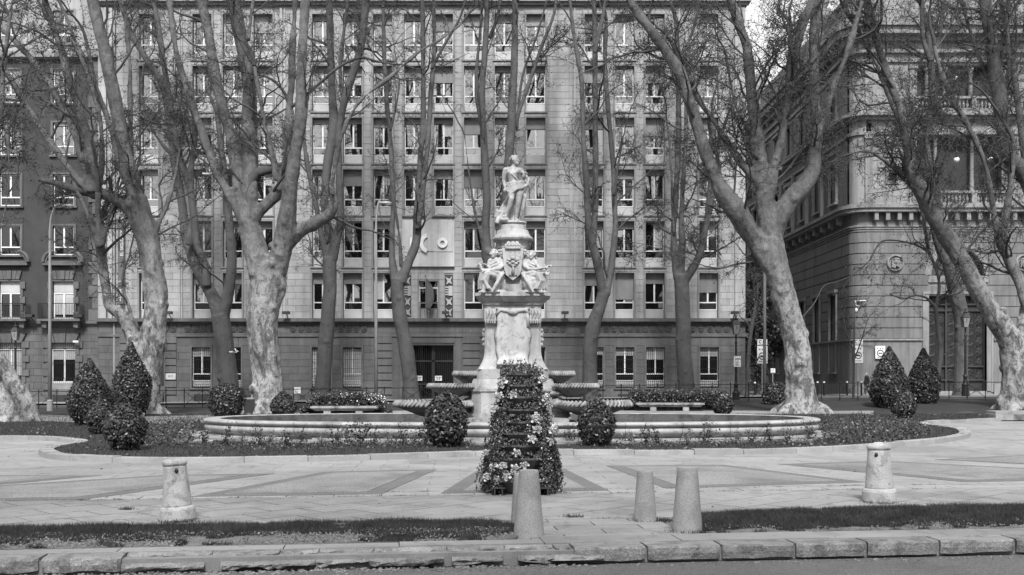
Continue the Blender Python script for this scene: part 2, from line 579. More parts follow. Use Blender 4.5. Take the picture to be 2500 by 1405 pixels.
panel([(1897, 1134), (2172, 1127), (2500, 1144), (2800, 1160), (2800, 1175), (2500, 1175), (2360, 1178)])
panel([(2282, 1123), (2500, 1112), (2800, 1102), (2800, 1140), (2500, 1134)], .1)

# --- raised bed round the fountain
kz = .12
kpix = [(-160, 1066), (0, 1064), (110, 1066), (185, 1074), (150, 1083), (110, 1090), (97, 1098), (120, 1107), (190, 1113), (300, 1117), (450, 1118), (700, 1115), (950, 1109),
        (1160, 1102), (1250, 1100), (1400, 1099), (1650, 1099), (1850, 1097), (2000, 1092), (2150, 1083), (2280, 1073), (2350, 1063), (2368, 1053), (2340, 1043), (2275, 1036), (2265, 1031), (2300, 1027), (2430, 1022), (2520, 1019), (2700, 1018)]
kline = catmull([gp(x, y, kz) for x, y in kpix], 5)
kl = [(p.x, p.y) for p in kline]
bed = kl + [(34, 39), (20, 42), (-24, 42), (-30, 33)]
mb = MB()
n = len(bed)
lawn = MB().slab(bed[::-1] if area2(bed) < 0 else bed, -.05, .085).build('lawn', 'grass_base', kind='structure')
# kerb stones along the line
kerbs = thing('kerb', 'curved pale stone kerb around the planted bed of the fountain', 'kerb')
kerbs['kind'] = 'structure'
seg = []
acc = [kline[0]]
lim = .95
dist = 0
def off(line, i, d):
    a = line[max(0, i - 1)]; b = line[min(len(line) - 1, i + 1)]
    t = (b - a); t.z = 0; t.normalize()
    return Vector((line[i].x - t.y * d, line[i].y + t.x * d))
cur = [0]
for i in range(1, len(kline)):
    dist += (kline[i] - kline[i - 1]).length
    cur.append(i)
    if dist > lim or i == len(kline) - 1:
        seg.append(cur); cur = [i]; dist = 0
for s in seg:
    out = [off(kline, i, -.02) for i in s]
    inn = [off(kline, i, .26) for i in s]
    # small joint at the ends
    if len(out) >= 2:
        for arr in (out, inn):
            d = (arr[1] - arr[0]); 
            if d.length > .05: arr[0] = arr[0] + d.normalized() * .012
    poly = [tuple(p) for p in out] + [tuple(p) for p in inn[::-1]]
    if area2(poly) < 0: poly = poly[::-1]
    MB().slab(poly, -.02, kz + rng.uniform(-.012, .012)).build('kerb_stone', 'kerb', kerbs)

# path behind the fountain
pth = [(-300, 1022), (0, 1024), (250, 1034), (480, 1034), (600, 1023), (1000, 1014), (1500, 1012), (1750, 1011), (1900, 1009), (2130, 1008), (2135, 1003), (1900, 1003), (1750, 1001), (1500, 1000), (1000, 1003), (600, 1011), (350, 1018), (250, 1020), (60, 1010), (-300, 1006)]
P = [gp(x, y, .09) for x, y in pth]; P = [(p.x, p.y) for p in P]
if area2(P) < 0: P = P[::-1]
terrain('garden_ground', -45, 60, 41, 53, .03, 'grass_base', .7, .03)
MB().slab(P, .0, .094).build('path', 'slab', kind='structure')
P = [gp(x, y, .10) for x, y in [(2285, 1000), (2450, 1004), (2700, 1006), (2700, 998), (2450, 997), (2300, 995)]]
MB().slab([(p.x, p.y) for p in (P if area2([(q.x, q.y) for q in P]) > 0 else P[::-1])], .0, .106).build('path', 'slab', kind='structure')

# --- street edge: strip beds, edging, kerb stones
bedL = [fr(-12.70, 10.12), fr(1.05, 10.12), fr(1.28, 10.25), fr(1.38, 10.5), fr(1.32, 10.75), fr(1.40, 11.0), fr(1.33, 11.22), fr(1.20, 11.42), fr(0.90, 11.53), fr(0.10, 11.6), fr(-1.70, 11.56), fr(-3.70, 11.62), fr(-12.70, 11.58)]
bedR = [fr(3.30, 10.3), fr(15.35, 10.3), fr(15.35, 12.15), fr(7.35, 12.05), fr(5.85, 12.1), fr(4.35, 11.93), fr(3.65, 11.75), fr(3.30, 11.5), fr(3.23, 11.2), fr(3.15, 10.9), fr(3.20, 10.5)]
for b in (bedL, bedR):
    MB().slab(b, -.02, .03).build('grass_bed', 'dirt_light', kind='structure')
edging = thing('edging', 'long pale stone edging strip between grass strip and street kerb', 'edging')
edging['kind'] = 'structure'
t = -11.0
while t < 12:
    L = rng.uniform(1.0, 1.5)
    y1 = 10.1 if t < 1.5 else 10.28
    MB().slab([fr(t + .006, 9.86), fr(t + L - .006, 9.86), fr(t + L - .006, y1), fr(t + .006, y1)], -.02, .03 + rng.uniform(-.006, .006)).build('edging_stone', 'slab', edging)
    t += L
skerb = thing('street_kerb', 'worn and cracked granite kerb stones along the street', 'kerb')
skerb['kind'] = 'structure'
def rough_block(t0, t1, n0, n1, z0, z1, amp, parent, name, m, seed=0, nx=14, droop=.03):
    """a stone with a worn, chipped front edge"""
    V, Q = [], []
    prof = [(n0 + .01, z0), (n0, z0 + (z1 - z0) * .5), (n0 + .002, z1 - .014), (n0 + .016, z1), ((n0 + n1) / 2, z1), (n1, z1), (n1, z0)]
    for i in range(nx + 1):
        t = t0 + (t1 - t0) * i / nx
        e = min(i, nx - i)
        for k, (nn, z) in enumerate(prof):
            q = mnoise.noise(Vector((t * 3.1 + seed, k * .7, seed))) + .6 * mnoise.noise(Vector((t * 11 + seed, k * 1.9, 2)))
            dn = abs(q) * amp * (1 if k < 4 else .15) + (.03 if e == 0 and k < 4 else 0)
            dz = -abs(q) * amp * .8 * (1 if k in (2, 3) else 0)
            if k == 0: dz = abs(mnoise.noise(Vector((t * 2.3 + seed, 9, seed)))) * amp * 1.6
            x, y = fr(t, nn + dn)
            V.append((x, y, z + dz))
    K = len(prof)
    for i in range(nx):
        for k in range(K):
            j = (k + 1) % K
            Q.append((i * K + k, (i + 1) * K + k, (i + 1) * K + j, i * K + j))
    Q.append(tuple(range(K - 1, -1, -1))); Q.append(tuple(range(nx * K, nx * K + K)))
    MB().add(V, Q).build(name, m, parent)
bounds = [gp(x, 1340, 0).x for x in (0,)]
def tpx(px):   # t of a photo column on the kerb line
    k = (px - 1250) / F
    n = 9.6
    return n * (k * TX + TY) / (TX - k * TY) if False else (k * n * TX + n * TY) / (TX - k * TY)
rb = [tpx(p) for p in (1400, 1578, 1760, 1940, 2115, 2292, 2478, 2680, 2860)]
for i in range(len(rb) - 1):
    rough_block(rb[i] + .012, rb[i + 1] - .012, 9.55, 9.85, -.1, .03, .013, skerb, 'kerb_stone', 'kerb_old', i * 7.3)
lb = [tpx(p) for p in (-420, -150, 98, 300)]
for i in range(len(lb) - 1):
    rough_block(lb[i] + .015, lb[i + 1] - .015, 9.55, 9.85, -.1, .03, .03, skerb, 'kerb_stone', 'kerb_old', 50 + i * 5.1, 24)
# broken stretch: thin split layers and rubble
t = tpx(300)
k = 0
while t < tpx(1395):
    L = rng.uniform(.3, .75)
    rough_block(t, min(t + L, tpx(1398)), 9.66 + rng.uniform(-.02, .05), 9.86, -.08, .022, .08, skerb, 'kerb_stone', 'kerb_old', 100 + k * 3.7, 16)
    rough_block(t + rng.uniform(-.1, .1), t + L * .95, 9.50 + rng.uniform(-.03, .05), 9.72, -.1, -.035, .06, skerb, 'kerb_fragment', 'kerb_old', 200 + k * 3.1, 12)
    t += L + .01; k += 1
V, Fc = [], []
rub = MB()
for i in range(900):
    tt = rng.uniform(tpx(0), tpx(1400)) if i % 4 else rng.uniform(tpx(-100), tpx(2600))
    nn = 9.47 + abs(rng.gauss(0, .07)) * (1 if i % 2 else -1)
    x, y = fr(tt, nn); s = rng.uniform(.006, .02)
    rub.ball((x, y, -.112), (s * rng.uniform(.8, 1.5), s, s * .7), 5, 3)
rub.build('rubble', 'kerb_old', kind='stuff')

# --- grass blades
def blades(name, poly, count, h, wd, z, m, keep=None, lean=.5, hj=.5):
    xs = [p[0] for p in poly]; ys = [p[1] for p in poly]
    X = NR.uniform(min(xs), max(xs), count); Y = NR.uniform(min(ys), max(ys), count)
    ok = in_poly(X, Y, poly)
    # only what the camera or its near neighbours can see
    ok &= np.abs(X) < Y * .52 + .8
    X, Y = X[ok], Y[ok]
    if keep is not None:
        k = keep(X, Y); X, Y = X[k], Y[k]
    N = len(X)
    a = NR.uniform(0, 2 * PI, N); dx, dy = np.cos(a) * wd, np.sin(a) * wd
    H = h * NR.uniform(1 - hj, 1 + hj, N)
    H = H * (1 + .45 * fbm(X, Y, 2.0, 12))
    lx, ly = NR.normal(0, lean, N) * H, NR.normal(0, lean, N) * H
    Z = np.full(N, z)
    b0 = np.stack([X - dx, Y - dy, Z], 1); b1 = np.stack([X + dx, Y + dy, Z], 1)
    tp = np.stack([X + lx, Y + ly, Z + H], 1)
    V = np.stack([b0, b1, tp], 1)
    return link(name, quads_mesh(name, V, m, 3), kind='stuff')
def fbm(X, Y, s, o):
    return np.array([mnoise.noise(Vector((x * s + o, y * s, o))) for x, y in zip(X, Y)])
def nlocal(X, Y): return -X * TY + Y * TX
def keepL(X, Y):
    bare = fbm(X, Y, 1.9, 21) + .5 * fbm(X, Y, 6, 22)
    return _keepL(X, Y) & (bare < .52)
def _keepL(X, Y):
    n_ = nlocal(X, Y)
    return (n_ + .45 * fbm(X, Y, 1.3, 3) > 10.5) | (fbm(X, Y, 4, 8) > .25)
def keepR(X, Y):
    bare = fbm(X, Y, 1.9, 31) + .5 * fbm(X, Y, 6, 32)
    return _keepR(X, Y) & (bare < .55)
def _keepR(X, Y):
    n_ = nlocal(X, Y)
    return (n_ + .3 * fbm(X, Y, 1.5, 5) > 10.45) | (fbm(X, Y, 4, 9) > .2)
blades('grass', bedL, 420000, .042, .0028, .028, 'grass_blade', keepL)
blades('grass', bedR, 420000, .042, .0028, .028, 'grass_blade', keepR)
def patch_leaves(name, poly, count, size, z, m, keep, hj=.03):
    xs = [p[0] for p in poly]; ys = [p[1] for p in poly]
    X = NR.uniform(min(xs), max(xs), count); Y = NR.uniform(min(ys), max(ys), count)
    ok = in_poly(X, Y, poly) & (np.abs(X) < Y * .52 + .8)
    X, Y = X[ok], Y[ok]
    k = keep(X, Y); X, Y = X[k], Y[k]
    P = np.stack([X, Y, z + NR.uniform(0, hj, len(X))], 1)
    nn = np.tile(np.array([[0, -.3, 1.]]), (len(X), 1))
    return link(name, quads_mesh(name, leaf_quads(P, size, nn, .5, .8), m), kind='stuff')
patch_leaves('clover', bedL, 60000, .012, .03, 'clover', lambda X, Y: (nlocal(X, Y) + .4 * fbm(X, Y, 1.1, 2) < 10.85) & (fbm(X, Y, 2.2, 6) > -.3))
patch_leaves('clover', bedR, 40000, .012, .03, 'clover', lambda X, Y: (nlocal(X, Y) + .4 * fbm(X, Y, 1.1, 4) < 10.85) & (fbm(X, Y, 2.2, 7) > -.05))
lawnvis = [p for p in bed]
POOLC = (0.0, 27.5)
def notpool(X, Y):
    return ((np.abs(X) / 8.4) ** 2.4 + (np.abs(Y - 27.5) / 4.05) ** 2.4 > 1) & ~((np.abs(X) < 2.2) & (np.abs(Y - 24.2) < 1.2))
blades('grass', bed, 260000, .05, .007, .083, 'grass_blade', notpool, .5)
patch_leaves('fallen_leaves', bed, 5000, .035, .10, 'clover', lambda X, Y: notpool(X, Y) & (fbm(X, Y, .5, 6) > .05), .02)

# litter on the paving, tufts in the joints; those round the bollards added as contact shade
def litter(name, n, size, m, z=.024):
    X = NR.uniform(-16, 16, n); Y = NR.uniform(9.9, 34, n)
    ok = (np.abs(X) < Y * .5 + .6) & ~in_poly(X, Y, bed) & (nlocal(X, Y) > 9.9)
    X, Y = X[ok], Y[ok]
    k = fbm(X, Y, .35, 14) + .4 * NR.normal(size=len(X)) > .25; X, Y = X[k], Y[k]
    link(name, quads_mesh(name, leaf_quads(np.stack([X, Y, np.full(len(X), z)], 1), size, np.tile([[0, 0, 1.]], (len(X), 1)), .25, .7), m), kind='stuff')
litter('fallen_leaves', 900, .022, 'leaf_dark'); litter('grit', 9000, .006, 'pebble_dark', .022)
P = []
for (cx, cy, r, n) in [(gp(a, b, 0).x, gp(a, b, 0).y, r, n) for a, b, r, n in ((435, 1279, .2, 260), (1600, 1276, .2, 500), (1700, 1303, .22, 420), (1250, 1300, .16, 300), (2150, 1233, .2, 80), (310, 1248, .08, 120), (1400, 1267, .1, 120))]:  # dark tufts added round the bollard feet in place of contact shadows
    for i in range(n):
        a = rng.uniform(0, 2 * PI); q = r * abs(rng.gauss(.7, .35))
        x, y = cx + math.cos(a) * q, cy + math.sin(a) * q * .5; h = rng.uniform(.015, .06); l = rng.gauss(0, .02)
        P.append([(x - .003, y, .012), (x + .003, y, .012), (x + l, y + rng.gauss(0, .015), .012 + h)])
for j in range(220):      # tufts in slab joints
    t_ = rng.uniform(-6, 8); n_ = rng.choice((11.63, 14.16, 14.63)); cx, cy = fr(t_, n_)
    for i in range(14):
        x, y = cx + rng.gauss(0, .05), cy + rng.gauss(0, .008); P.append([(x - .003, y, .012), (x + .003, y, .012), (x + rng.gauss(0, .01), y, .012 + rng.uniform(.008, .025))])
link('weeds_and_contact_shade', quads_mesh('weeds_and_contact_shade', np.array(P), 'grass_blade', 3), kind='stuff')
# ------------------------------------------------------------ buildings
BD = 61.2
BS = F / BD
def rx(px): return (px - 1250) / BS
def rz(py): return CAMZ + (HOR - py) / BS

_unit = {}
def unit_box(m):
    if m not in _unit:
        _unit[m] = MB().box(-.5, .5, -.5, .5, -.5, .5).mesh('block', m)
    return _unit[m]

def piece(name, m, parent, x0, x1, y0, y1, z0, z1):
    o = bpy.data.objects.new(name, unit_box(m))
    COL.objects.link(o); o.parent = parent
    o.location = ((x0 + x1) / 2, (y0 + y1) / 2, (z0 + z1) / 2)
    o.scale = (x1 - x0, y1 - y0, z1 - z0)
    return o

def free_spans(x0, x1, holes):
    spans = [(x0, x1)]
    for a, b in holes:
        out = []
        for s, e in spans:
            if b <= s or a >= e: out.append((s, e)); continue
            if a > s: out.append((s, a))
            if b < e: out.append((b, e))
        spans = out
    return [s for s in spans if s[1] - s[0] > .03]

def masonry(parent, x0, x1, zs, openings, L, y, proud, m, limit, gap=.008, prefix='stone', sx=0.0, lintels=None, zpref=None):
    """stone blocks in running bond round openings (x0,x1,z0,z1); y = wall plane"""
    all_ = []
    for k in range(len(zs) - 1):
        za, zb = zs[k], zs[k + 1]
        holes = sorted((o[0], o[1]) for o in openings if o[2] < zb - .02 and o[3] > za + .02)
        for (s, e) in free_spans(x0, x1, holes):
            x = s
            off_ = (k % 2) * L / 2
            while x < e - 1e-4:
                nx = (math.floor((x - x0 - off_) / L + 1e-6) + 1) * L + off_ + x0
                if nx > e or e - nx < L * .2: nx = e
                all_.append((x, nx, za, zb))
                x = nx
    all_.sort(key=lambda r: -(r[1] - r[0]) * (r[3] - r[2]) if not zpref or (zpref[0] <= r[2] <= zpref[1]) else 99)
    rest = MB()
    for i, (a, b, c, d) in enumerate(all_):
        pr = proud + rng.uniform(-.006, .006)
        if i < limit:
            piece(prefix, m, parent, a + gap, b - gap, y - pr, y + .02, c + gap, d - gap)
        else:
            rest.box(a + gap, b - gap, y - pr, y + .02, c + gap, d - gap)
    if rest.v: rest.build('stonework', m, parent, kind='stuff')

# ---- shared window meshes of the office building (origin: bottom centre of the opening)
OW, OH = 1.09, 2.60
def window_meshes(W, H, fr_w=.05, trans=.26, panel=.19, shutter=.0, mull=.09):
    """frame with a middle mullion, a lower transom and a panel below"""
    f = MB()
    z0 = H * panel; z1 = H
    zt = z0 + (H - z0) * (trans - .07)
    h = W / 2
    f.box(-h, -h + fr_w, -.04, .04, z0, z1); f.box(h - fr_w, h, -.04, .04, z0, z1)
    f.box(-h + fr_w, h - fr_w, -.04, .04, z1 - fr_w, z1); f.box(-h + fr_w, h - fr_w, -.05, .04, z0, z0 + fr_w * .9)
    f.box(-h + fr_w, h - fr_w, -.045, .04, zt, zt + fr_w * 1.3)
    f.box(-mull / 2, mull / 2, -.045, .04, zt + fr_w * 1.3, z1 - fr_w)
    return f.mesh('frame', 'window_frame'), z0, zt + fr_w * 1.3, z1 - fr_w, z0 + fr_w * .9, zt
fm, WZ0, WZT, WZ1, WZP, WZB = window_meshes(OW, OH)
pane_t = {}
def pane_mesh(w_, h_, m):
    k = (round(w_, 3), round(h_, 3), m)
    if k not in pane_t:
        pane_t[k] = MB().box(-w_ / 2, w_ / 2, -.006, .006, 0, h_).mesh('pane', m)
    return pane_t[k]
panel_m = MB().box(-OW / 2, OW / 2, -.03, .03, 0, WZ0 - .015).mesh('spandrel', 'window_panel')
surr = MB()
for (a, b, c, d) in ((-OW / 2 - .10, -OW / 2, -.02, OH + .08), (OW / 2, OW / 2 + .10, -.02, OH + .08)):
    surr.box(a, b, -.10, .45, c, d)
surr.box(-OW / 2, OW / 2, -.10, .45, OH, OH + .08)
surr.box(-OW / 2 - .12, OW / 2 + .12, -.13, .45, -.10, -.022)
surr_m = surr.mesh('surround', 'trim')
sh_m = {}
def shutter_mesh(W, h_):
    k = (round(W, 2), round(h_, 2))
    if k not in sh_m:
        s = MB(); n = max(2, int(h_ / .055))
        for i in range(n):
            a = h_ * i / n; b = h_ * (i + 1) / n
            s.frust((-W / 2, W / 2, -.012, .03), (-W / 2, W / 2, -.022, .03), -h_ + a, -h_ + b - .006)
        sh_m[k] = s.mesh('roller_shutter', 'shutter')
    return sh_m[k]
blind = MB().box(-.5, .5, -.01, .01, -1, 0).mesh('blind', 'curtain')

def office_window(parent, cx, z0, shut, y, gm='glass', m_sur=True, curt=0.):
    w_ = bpy.data.objects.new('window', surr_m); COL.objects.link(w_)
    w_.parent = parent; w_.location = (cx, y, z0)
    yy = .33
    link('frame', fm, w_, (0, yy, 0))
    link('spandrel', panel_m, w_, (0, yy - .01, .0))
    pw = OW / 2 - .05 - .045
    for s in (-1, 1):
        o = link('pane', pane_mesh(pw, WZ1 - WZT, gm), w_, (s * (pw / 2 + .045), yy + .01, WZT))
        o.rotation_euler = (math.radians(rng.uniform(-1.2, .6)), 0, math.radians(rng.uniform(-1.5, 1.5)))
    o = link('pane', pane_mesh(OW - .1, WZB - WZP, gm), w_, (0, yy + .01, WZP))
    o.rotation_euler = (math.radians(rng.uniform(-.8, .8)), 0, math.radians(rng.uniform(-.8, .8)))
    if shut > .05:
        link('roller_shutter', shutter_mesh(OW, round(shut, 1)), w_, (0, yy - .075, OH))
    if curt:
        link('blind', blind, w_, (rng.choice((-.25, .25)), yy - .002, WZ1), None, (.4, 1, curt * (WZ1 - WZT)))
    return w_

office = thing('office_building', 'pale stone office building with rows of tall windows behind the bare plane trees', 'building')
colsx = [rx(p) for p in (364, 494, 568, 643, 786, 861, 935, 1010, 1083, 1156, 1231, 1308, 1450, 1525, 1599, 1730)]
PITCH = 2.973
rows = [4.90 + PITCH * k for k in range(6)]
X0, X1 = rx(243), rx(1818)
openings = []
wins = []
for r, z0 in enumerate(rows):
    for c, cx in enumerate(colsx):
        if c in (7, 8) and r in (0, 1): continue
        openings.append((cx - OW / 2 - .10, cx + OW / 2 + .10, z0 - .1, z0 + OH + .08))
        wins.append((cx, z0, r, c))
flagx = rx(1046)
openings.append((flagx - .62, flagx + .62, rows[0] - .02, rz(684)))
relief = [(rx(987), rx(1004), rz(775), rz(672)), (rx(1086), rx(1106), rz(775), rz(672))]
openings += relief
zs = [4.85] + [4.90 + PITCH / 8 * k for k in range(0, 49)]
# core walls
back = MB()
top_z = 23.6
core_open = openings
edges = sorted(set([X0, X1] + [o[0] for o in core_open] + [o[1] for o in core_open]))
for i in range(len(edges) - 1):
    a, b = edges[i], edges[i + 1]
    if b - a < 1e-5: continue
    hs = sorted((o[2], o[3]) for o in core_open if o[0] < b - 1e-6 and o[1] > a + 1e-6)
    z = 4.6
    for (c, d) in hs:
        if c > z: back.box(a, b, BD, BD + .5, z, c)
        z = max(z, d)
    back.box(a, b, BD, BD + .5, z, top_z)
back.box(X0, X1, BD + .505, BD + 62, 0, top_z - .01)      # body of the house behind the wall
back.build('wall', 'mortar', office)
masonry(office, X0, X1, zs, openings, .94, BD, .045, 'limestone', 300, zpref=(4.8, 17))
# wedge lintels over the windows
lin = MB()
for (cx, z0, r, c) in wins:
    zz0, zz1 = z0 + OH + .10, z0 + PITCH - .12
    if r == 5: zz1 = zz0 + .22
    for j in range(4):
        a0 = -.72 + .36 * j; a1 = a0 + .36
        lin.prism([(cx + a0 * .86 + .008, zz0), (cx + a1 * .86 - .008, zz0), (cx + a1 + -.008, zz1), (cx + a0 + .008, zz1)], BD - .055, BD - .04)
lin.build('lintel_stones', 'limestone', office, kind='stuff')
for (cx, z0, r, c) in wins:
    shut = rng.choice([.3, .3, .4, .5, .6, .3, .9, 1.0, .3, .5])
    if r == 0: shut = {12: .7, 13: 1.5, 14: .6, 15: 1.1, 6: 0, 9: 0}.get(c, .6)
    if r == 1: shut = {5: .9, 13: .4, 14: 0, 15: 0}.get(c, .4)
    if rng.random() < .12: shut = 0
    office_window(office, cx, z0, shut, BD, 'glass' if (r > 1 or rng.random() < .45) else 'glass_dark', curt=rng.choice([0, 0, 0, .5, .9]) if r < 3 else rng.choice([0, 0, 0, 0, .6]))
# vertical pilaster strips
for (a, b, pr) in ((243, 262, .22), (268, 276, .16), (684, 690, .14), (694, 698, .10), (1391, 1396, .10), (1401, 1405, .14), (1648, 1652, .14), (1657, 1660, .1), (438, 441, .1), (444, 447, .14), (1793, 1818, .2)):
    z = 4.87
    while z < 22.6:
        h = min(PITCH / 4, 22.7 - z)
        MB().box(rx(a), rx(b), BD - pr, BD - .03, z + .008, z + h - .008).build('pilaster_block', 'limestone', office)
        z += h
dp = MB().tube([(rx(282), BD - .2, .3), (rx(282), BD - .2, 22)], .06, 8).build('downpipe', 'steel_pole', office)
# top cornice and attic
tc = MB()
tc.box(X0 - .1, X1 + .15, BD - .22, BD + .4, 22.86, 23.0); tc.box(X0 - .1, X1 + .3, BD - .42, BD + .4, 23.005, 23.22); tc.box(X0 - .1, X1 + .2, BD - .30, BD + .4, 23.225, 23.33)
tc.box(X0, X1, BD + .6, BD + 60, 23.2, 27)
tc.build('cornice', 'trim', office)
r_ = MB()
x = X0
while x < X1:
    r_.box(x, x + .04, BD - .2, BD - .16, 23.34, 24.3); x += .22
r_.box(X0, X1, BD - .21, BD - .15, 24.3, 24.36)
r_.build('roof_railing', 'window_frame', office)

# base storey
base_open = []
gx = [rx(p) for p in (494, 568, 643, 786, 861, 1308, 1450, 1525, 1599, 1730)]
GZ0, GZ1 = rz(944), rz(848)
for cx in gx: base_open.append((cx - .64, cx + .64, GZ0 - .08, GZ1 + .08))
doorL = (rx(367), rx(404), .0, rz(864)); base_open.append(doorL)
doorM = (rx(1003), rx(1108), .0, rz(843)); base_open.append(doorM)
zb = [0, .45, GZ0 - .08] + [GZ0 - .08 + (GZ1 + .16 - GZ0) / 6 * k for k in range(1, 7)] + [rz(823)]
BY = BD - .16
bb = MB()
edges = sorted(set([X0, X1] + [o[0] for o in base_open] + [o[1] for o in base_open]))
for i in range(len(edges) - 1):
    a, b = edges[i], edges[i + 1]
    if b - a < 1e-5: continue
    z = -.1
    for (c, d) in sorted((o[2], o[3]) for o in base_open if o[0] < b - 1e-6 and o[1] > a + 1e-6):
        if c > z: bb.box(a, b, BY, BD + .5, z, c)
        z = max(z, d)
    bb.box(a, b, BY, BD + .5, z, 4.6)
bb.build('base_wall', 'mortar', office)
masonry(office, X0, X1, zb, base_open, 1.15, BY, .045, 'base_stone', 290, prefix='base_block')
# deep horizontal rustication either side of the doors
for (a, b) in ((918, 958), (1131, 1172), (405, 434), (296, 340)):
    for k in range(8):
        zz = .5 + k * .42
        piece('rusticated_block', 'base_stone', office, rx(a), rx(b), BY - .11, BY - .046, zz + .03, zz + .39)
band = MB()
z1, z2 = rz(823), rz(815)
band.box(X0 - .05, X1 + .12, BY - .12, BY, z1, z1 + .12); band.box(X0 - .05, X1 + .08, BY - .07, BY, z1 + .125, z2 + .02)
za, zc = rz(791), rz(779)
band.box(X0 - .05, X1 + .2, BY - .12, BY + .1, za, za + .1); band.box(X0 - .05, X1 + .4, BY - .34, BY + .1, za + .105, za + .22); band.box(X0 - .05, X1 + .3, BY - .22, BY + .1, za + .225, zc + .02)
band.build('cornice', 'base_trim', office)
# frieze blocks
frz0, frz1 = z2 + .03, za - .01
x = X0
while x < X1 - .1:
    L = rng.uniform(.55, .95)
    piece('frieze_block', 'base_stone', office, x + .012, min(x + L, X1) - .012, BY - .03, BY + .02, frz0 + .01, frz1 - .01)
    x += L
# carved shields
def shield_mesh(kind):
    b = MB()
    w_, h_ = .185, .225
    pts = [(-w_, h_), (-w_, -.03), (-w_ * .85, -.12), (-w_ * .45, -.19), (0, -h_), (w_ * .45, -.19), (w_ * .85, -.12), (w_, -.03), (w_, h_)]
    b.prism(pts[::-1], -.05, 0)
    inner = [(x * .78, z * .78) for x, z in pts]
    if kind == 0:
        for q in (-.09, -.03, .03, .09): b.box(q - .014, q + .014, -.075, -.05, -.11, .13)
    elif kind == 1:
        for q in (-.08, -.02, .04, .10): b.box(-.10, .10, -.075, -.05, q - .014, q + .014)
    elif kind == 2:
        b.box(-.02, .02, -.08, -.05, -.15, .15); b.box(-.12, -.021, -.08, -.05, -.01, .04); b.box(.021, .12, -.08, -.05, -.01, .04)
        for s, t_ in ((-1, 1), (1, -1)): b.ball((s * .07, -.055, .09 * t_ + .01), .035, 6, 4)
    elif kind == 3:
        b.lathe([(.09, -.01), (.09, .02), (.05, .02), (.05, -.01)], 12, (0, -.06, 0)) if False else b.ball((0, -.05, .03), (.085, .035, .10), 8, 5)
        b.box(-.03, .03, -.09, -.086, -.15, -.05)
    else:
        b.box(-.10, .10, -.08, -.05, -.08, .0); b.box(-.1, -.05, -.08, -.05, .001, .07); b.box(-.022, .022, -.08, -.05, .001, .11); b.box(.05, .1, -.08, -.05, .001, .07)
    return b.mesh('shield', 'carving')
shm = [shield_mesh(k) for k in range(5)]
bar = MB().box(-.012, .012, -.05, 0, -.24, .22).mesh('divider', 'carving')
def shields(p0, p1):
    n = round((p1 - p0) / 18.9)
    for i in range(n + 1):
        px = p0 + (p1 - p0) * i / n
        link('shield', shm[rng.randrange(5)], office, (rx(px), BY - .03, (frz0 + frz1) / 2))
        if i < n: link('divider', bar, office, (rx(px + 9.4), BY - .03, (frz0 + frz1) / 2))
for a, b in ((330, 425), (460, 628), (717, 890), (1332, 1374), (1422, 1632), (1690, 1772)): shields(a, b)
# ground-floor windows with bulging grilles
gr = MB()
GH = GZ1 - GZ0
for i in range(10):
    x = -.5 + 1.0 * i / 9
    gr.tube([(x, -.02, GH), (x, -.02, GH * .93), (x, -.06, GH * .86), (x, -.06, GH * .26), (x, -.16, GH * .17), (x, -.17, GH * .09), (x, -.05, .0)], .012, 4)
for q in (.90, .68, .45, .26, .05): gr.box(-.52, .52, -.075, -.06, GH * q - .01, GH * q + .01)
gr_m = gr.mesh('grille', 'iron')
gs = MB()
for (a, b) in ((-.64, -.54), (.54, .64)): gs.box(a, b, -.09, .3, -.08, GH + .08)
gs.box(-.54, .54, -.09, .3, GH, GH + .08); gs.box(-.64, .64, -.14, .3, -.17, -.083)
gs_m = gs.mesh('surround', 'base_trim')
gf, g0, gT, g1, gP, gB = window_meshes(1.08, GH, panel=.14)
for i, cx in enumerate(gx):
    w_ = link('window', gs_m, office, (cx, BY, GZ0))
    link('frame', gf, w_, (0, .17, 0)); link('grille', gr_m, w_, (0, .06, 0))
    link('spandrel', MATS and (panel_m), w_, (0, .17, 0), None, (.98, 1, .6))
    for s in (-1, 1):
        link('pane', pane_mesh(.43, g1 - gT, 'glass_dark'), w_, (s * .265, .18, gT))
    link('pane', pane_mesh(.98, gB - gP, 'glass_dark'), w_, (0, .18, gP))
    if i == 4: link('blind', blind, w_, (0, .165, GH * .95), None, (1.0, 1, GH * .82))
    elif i in (3, 5, 1): link('blind', blind, w_, (-.2, .165, GH * .95), None, (.6, 1, GH * .8))
    else: link('blind', blind, w_, (0, .165, GH * .97), None, (1.0, 1, rng.uniform(.15, .3) * GH))
# basement windows
for p in (494, 568, 643, 1450, 1525, 1599):
    b_ = MB().box(rx(p) - .42, rx(p) + .42, BY - .052, BY - .02, .12, .55).build('basement_window', 'bank_dark', office)
# main door: recess, iron leaves, posters
dx0, dx1, dz = doorM[0], doorM[1], doorM[3]
dr = MB()
dr.box(rx(958), rx(975), BY - .10, BY - .046, 0, rz(826)); dr.box(rx(1112), rx(1128), BY - .10, BY - .046, 0, rz(826)); dr.box(rx(976), rx(1111), BY - .10, BY - .046, rz(843) + .12, rz(826))
dr.build('door_surround', 'base_stone', office)
door = MB().box(dx0, dx1, BD + .30, BD + .36, 0, dz).build('door', 'bank_dark', office)
fb = MB()
for p in (1003, 1053, 1057, 1105): fb.box(rx(p), rx(p) + .09, BD + .2, BD + .28, 0, dz)
fb.box(dx0 + .1, dx1, BD + .20, BD + .285, rz(884), rz(880)); fb.box(dx0 + .1, dx1, BD + .20, BD + .285, rz(941), rz(936))
fb.build('door_frame', 'dark_metal', door)
gb = MB()
x = dx0 + .1
while x < dx1 - .05:
    gb.box(x, x + .02, BD + .15, BD + .17, .1, dz - .1); x += .11
gb.build('door_bars', 'iron', door)
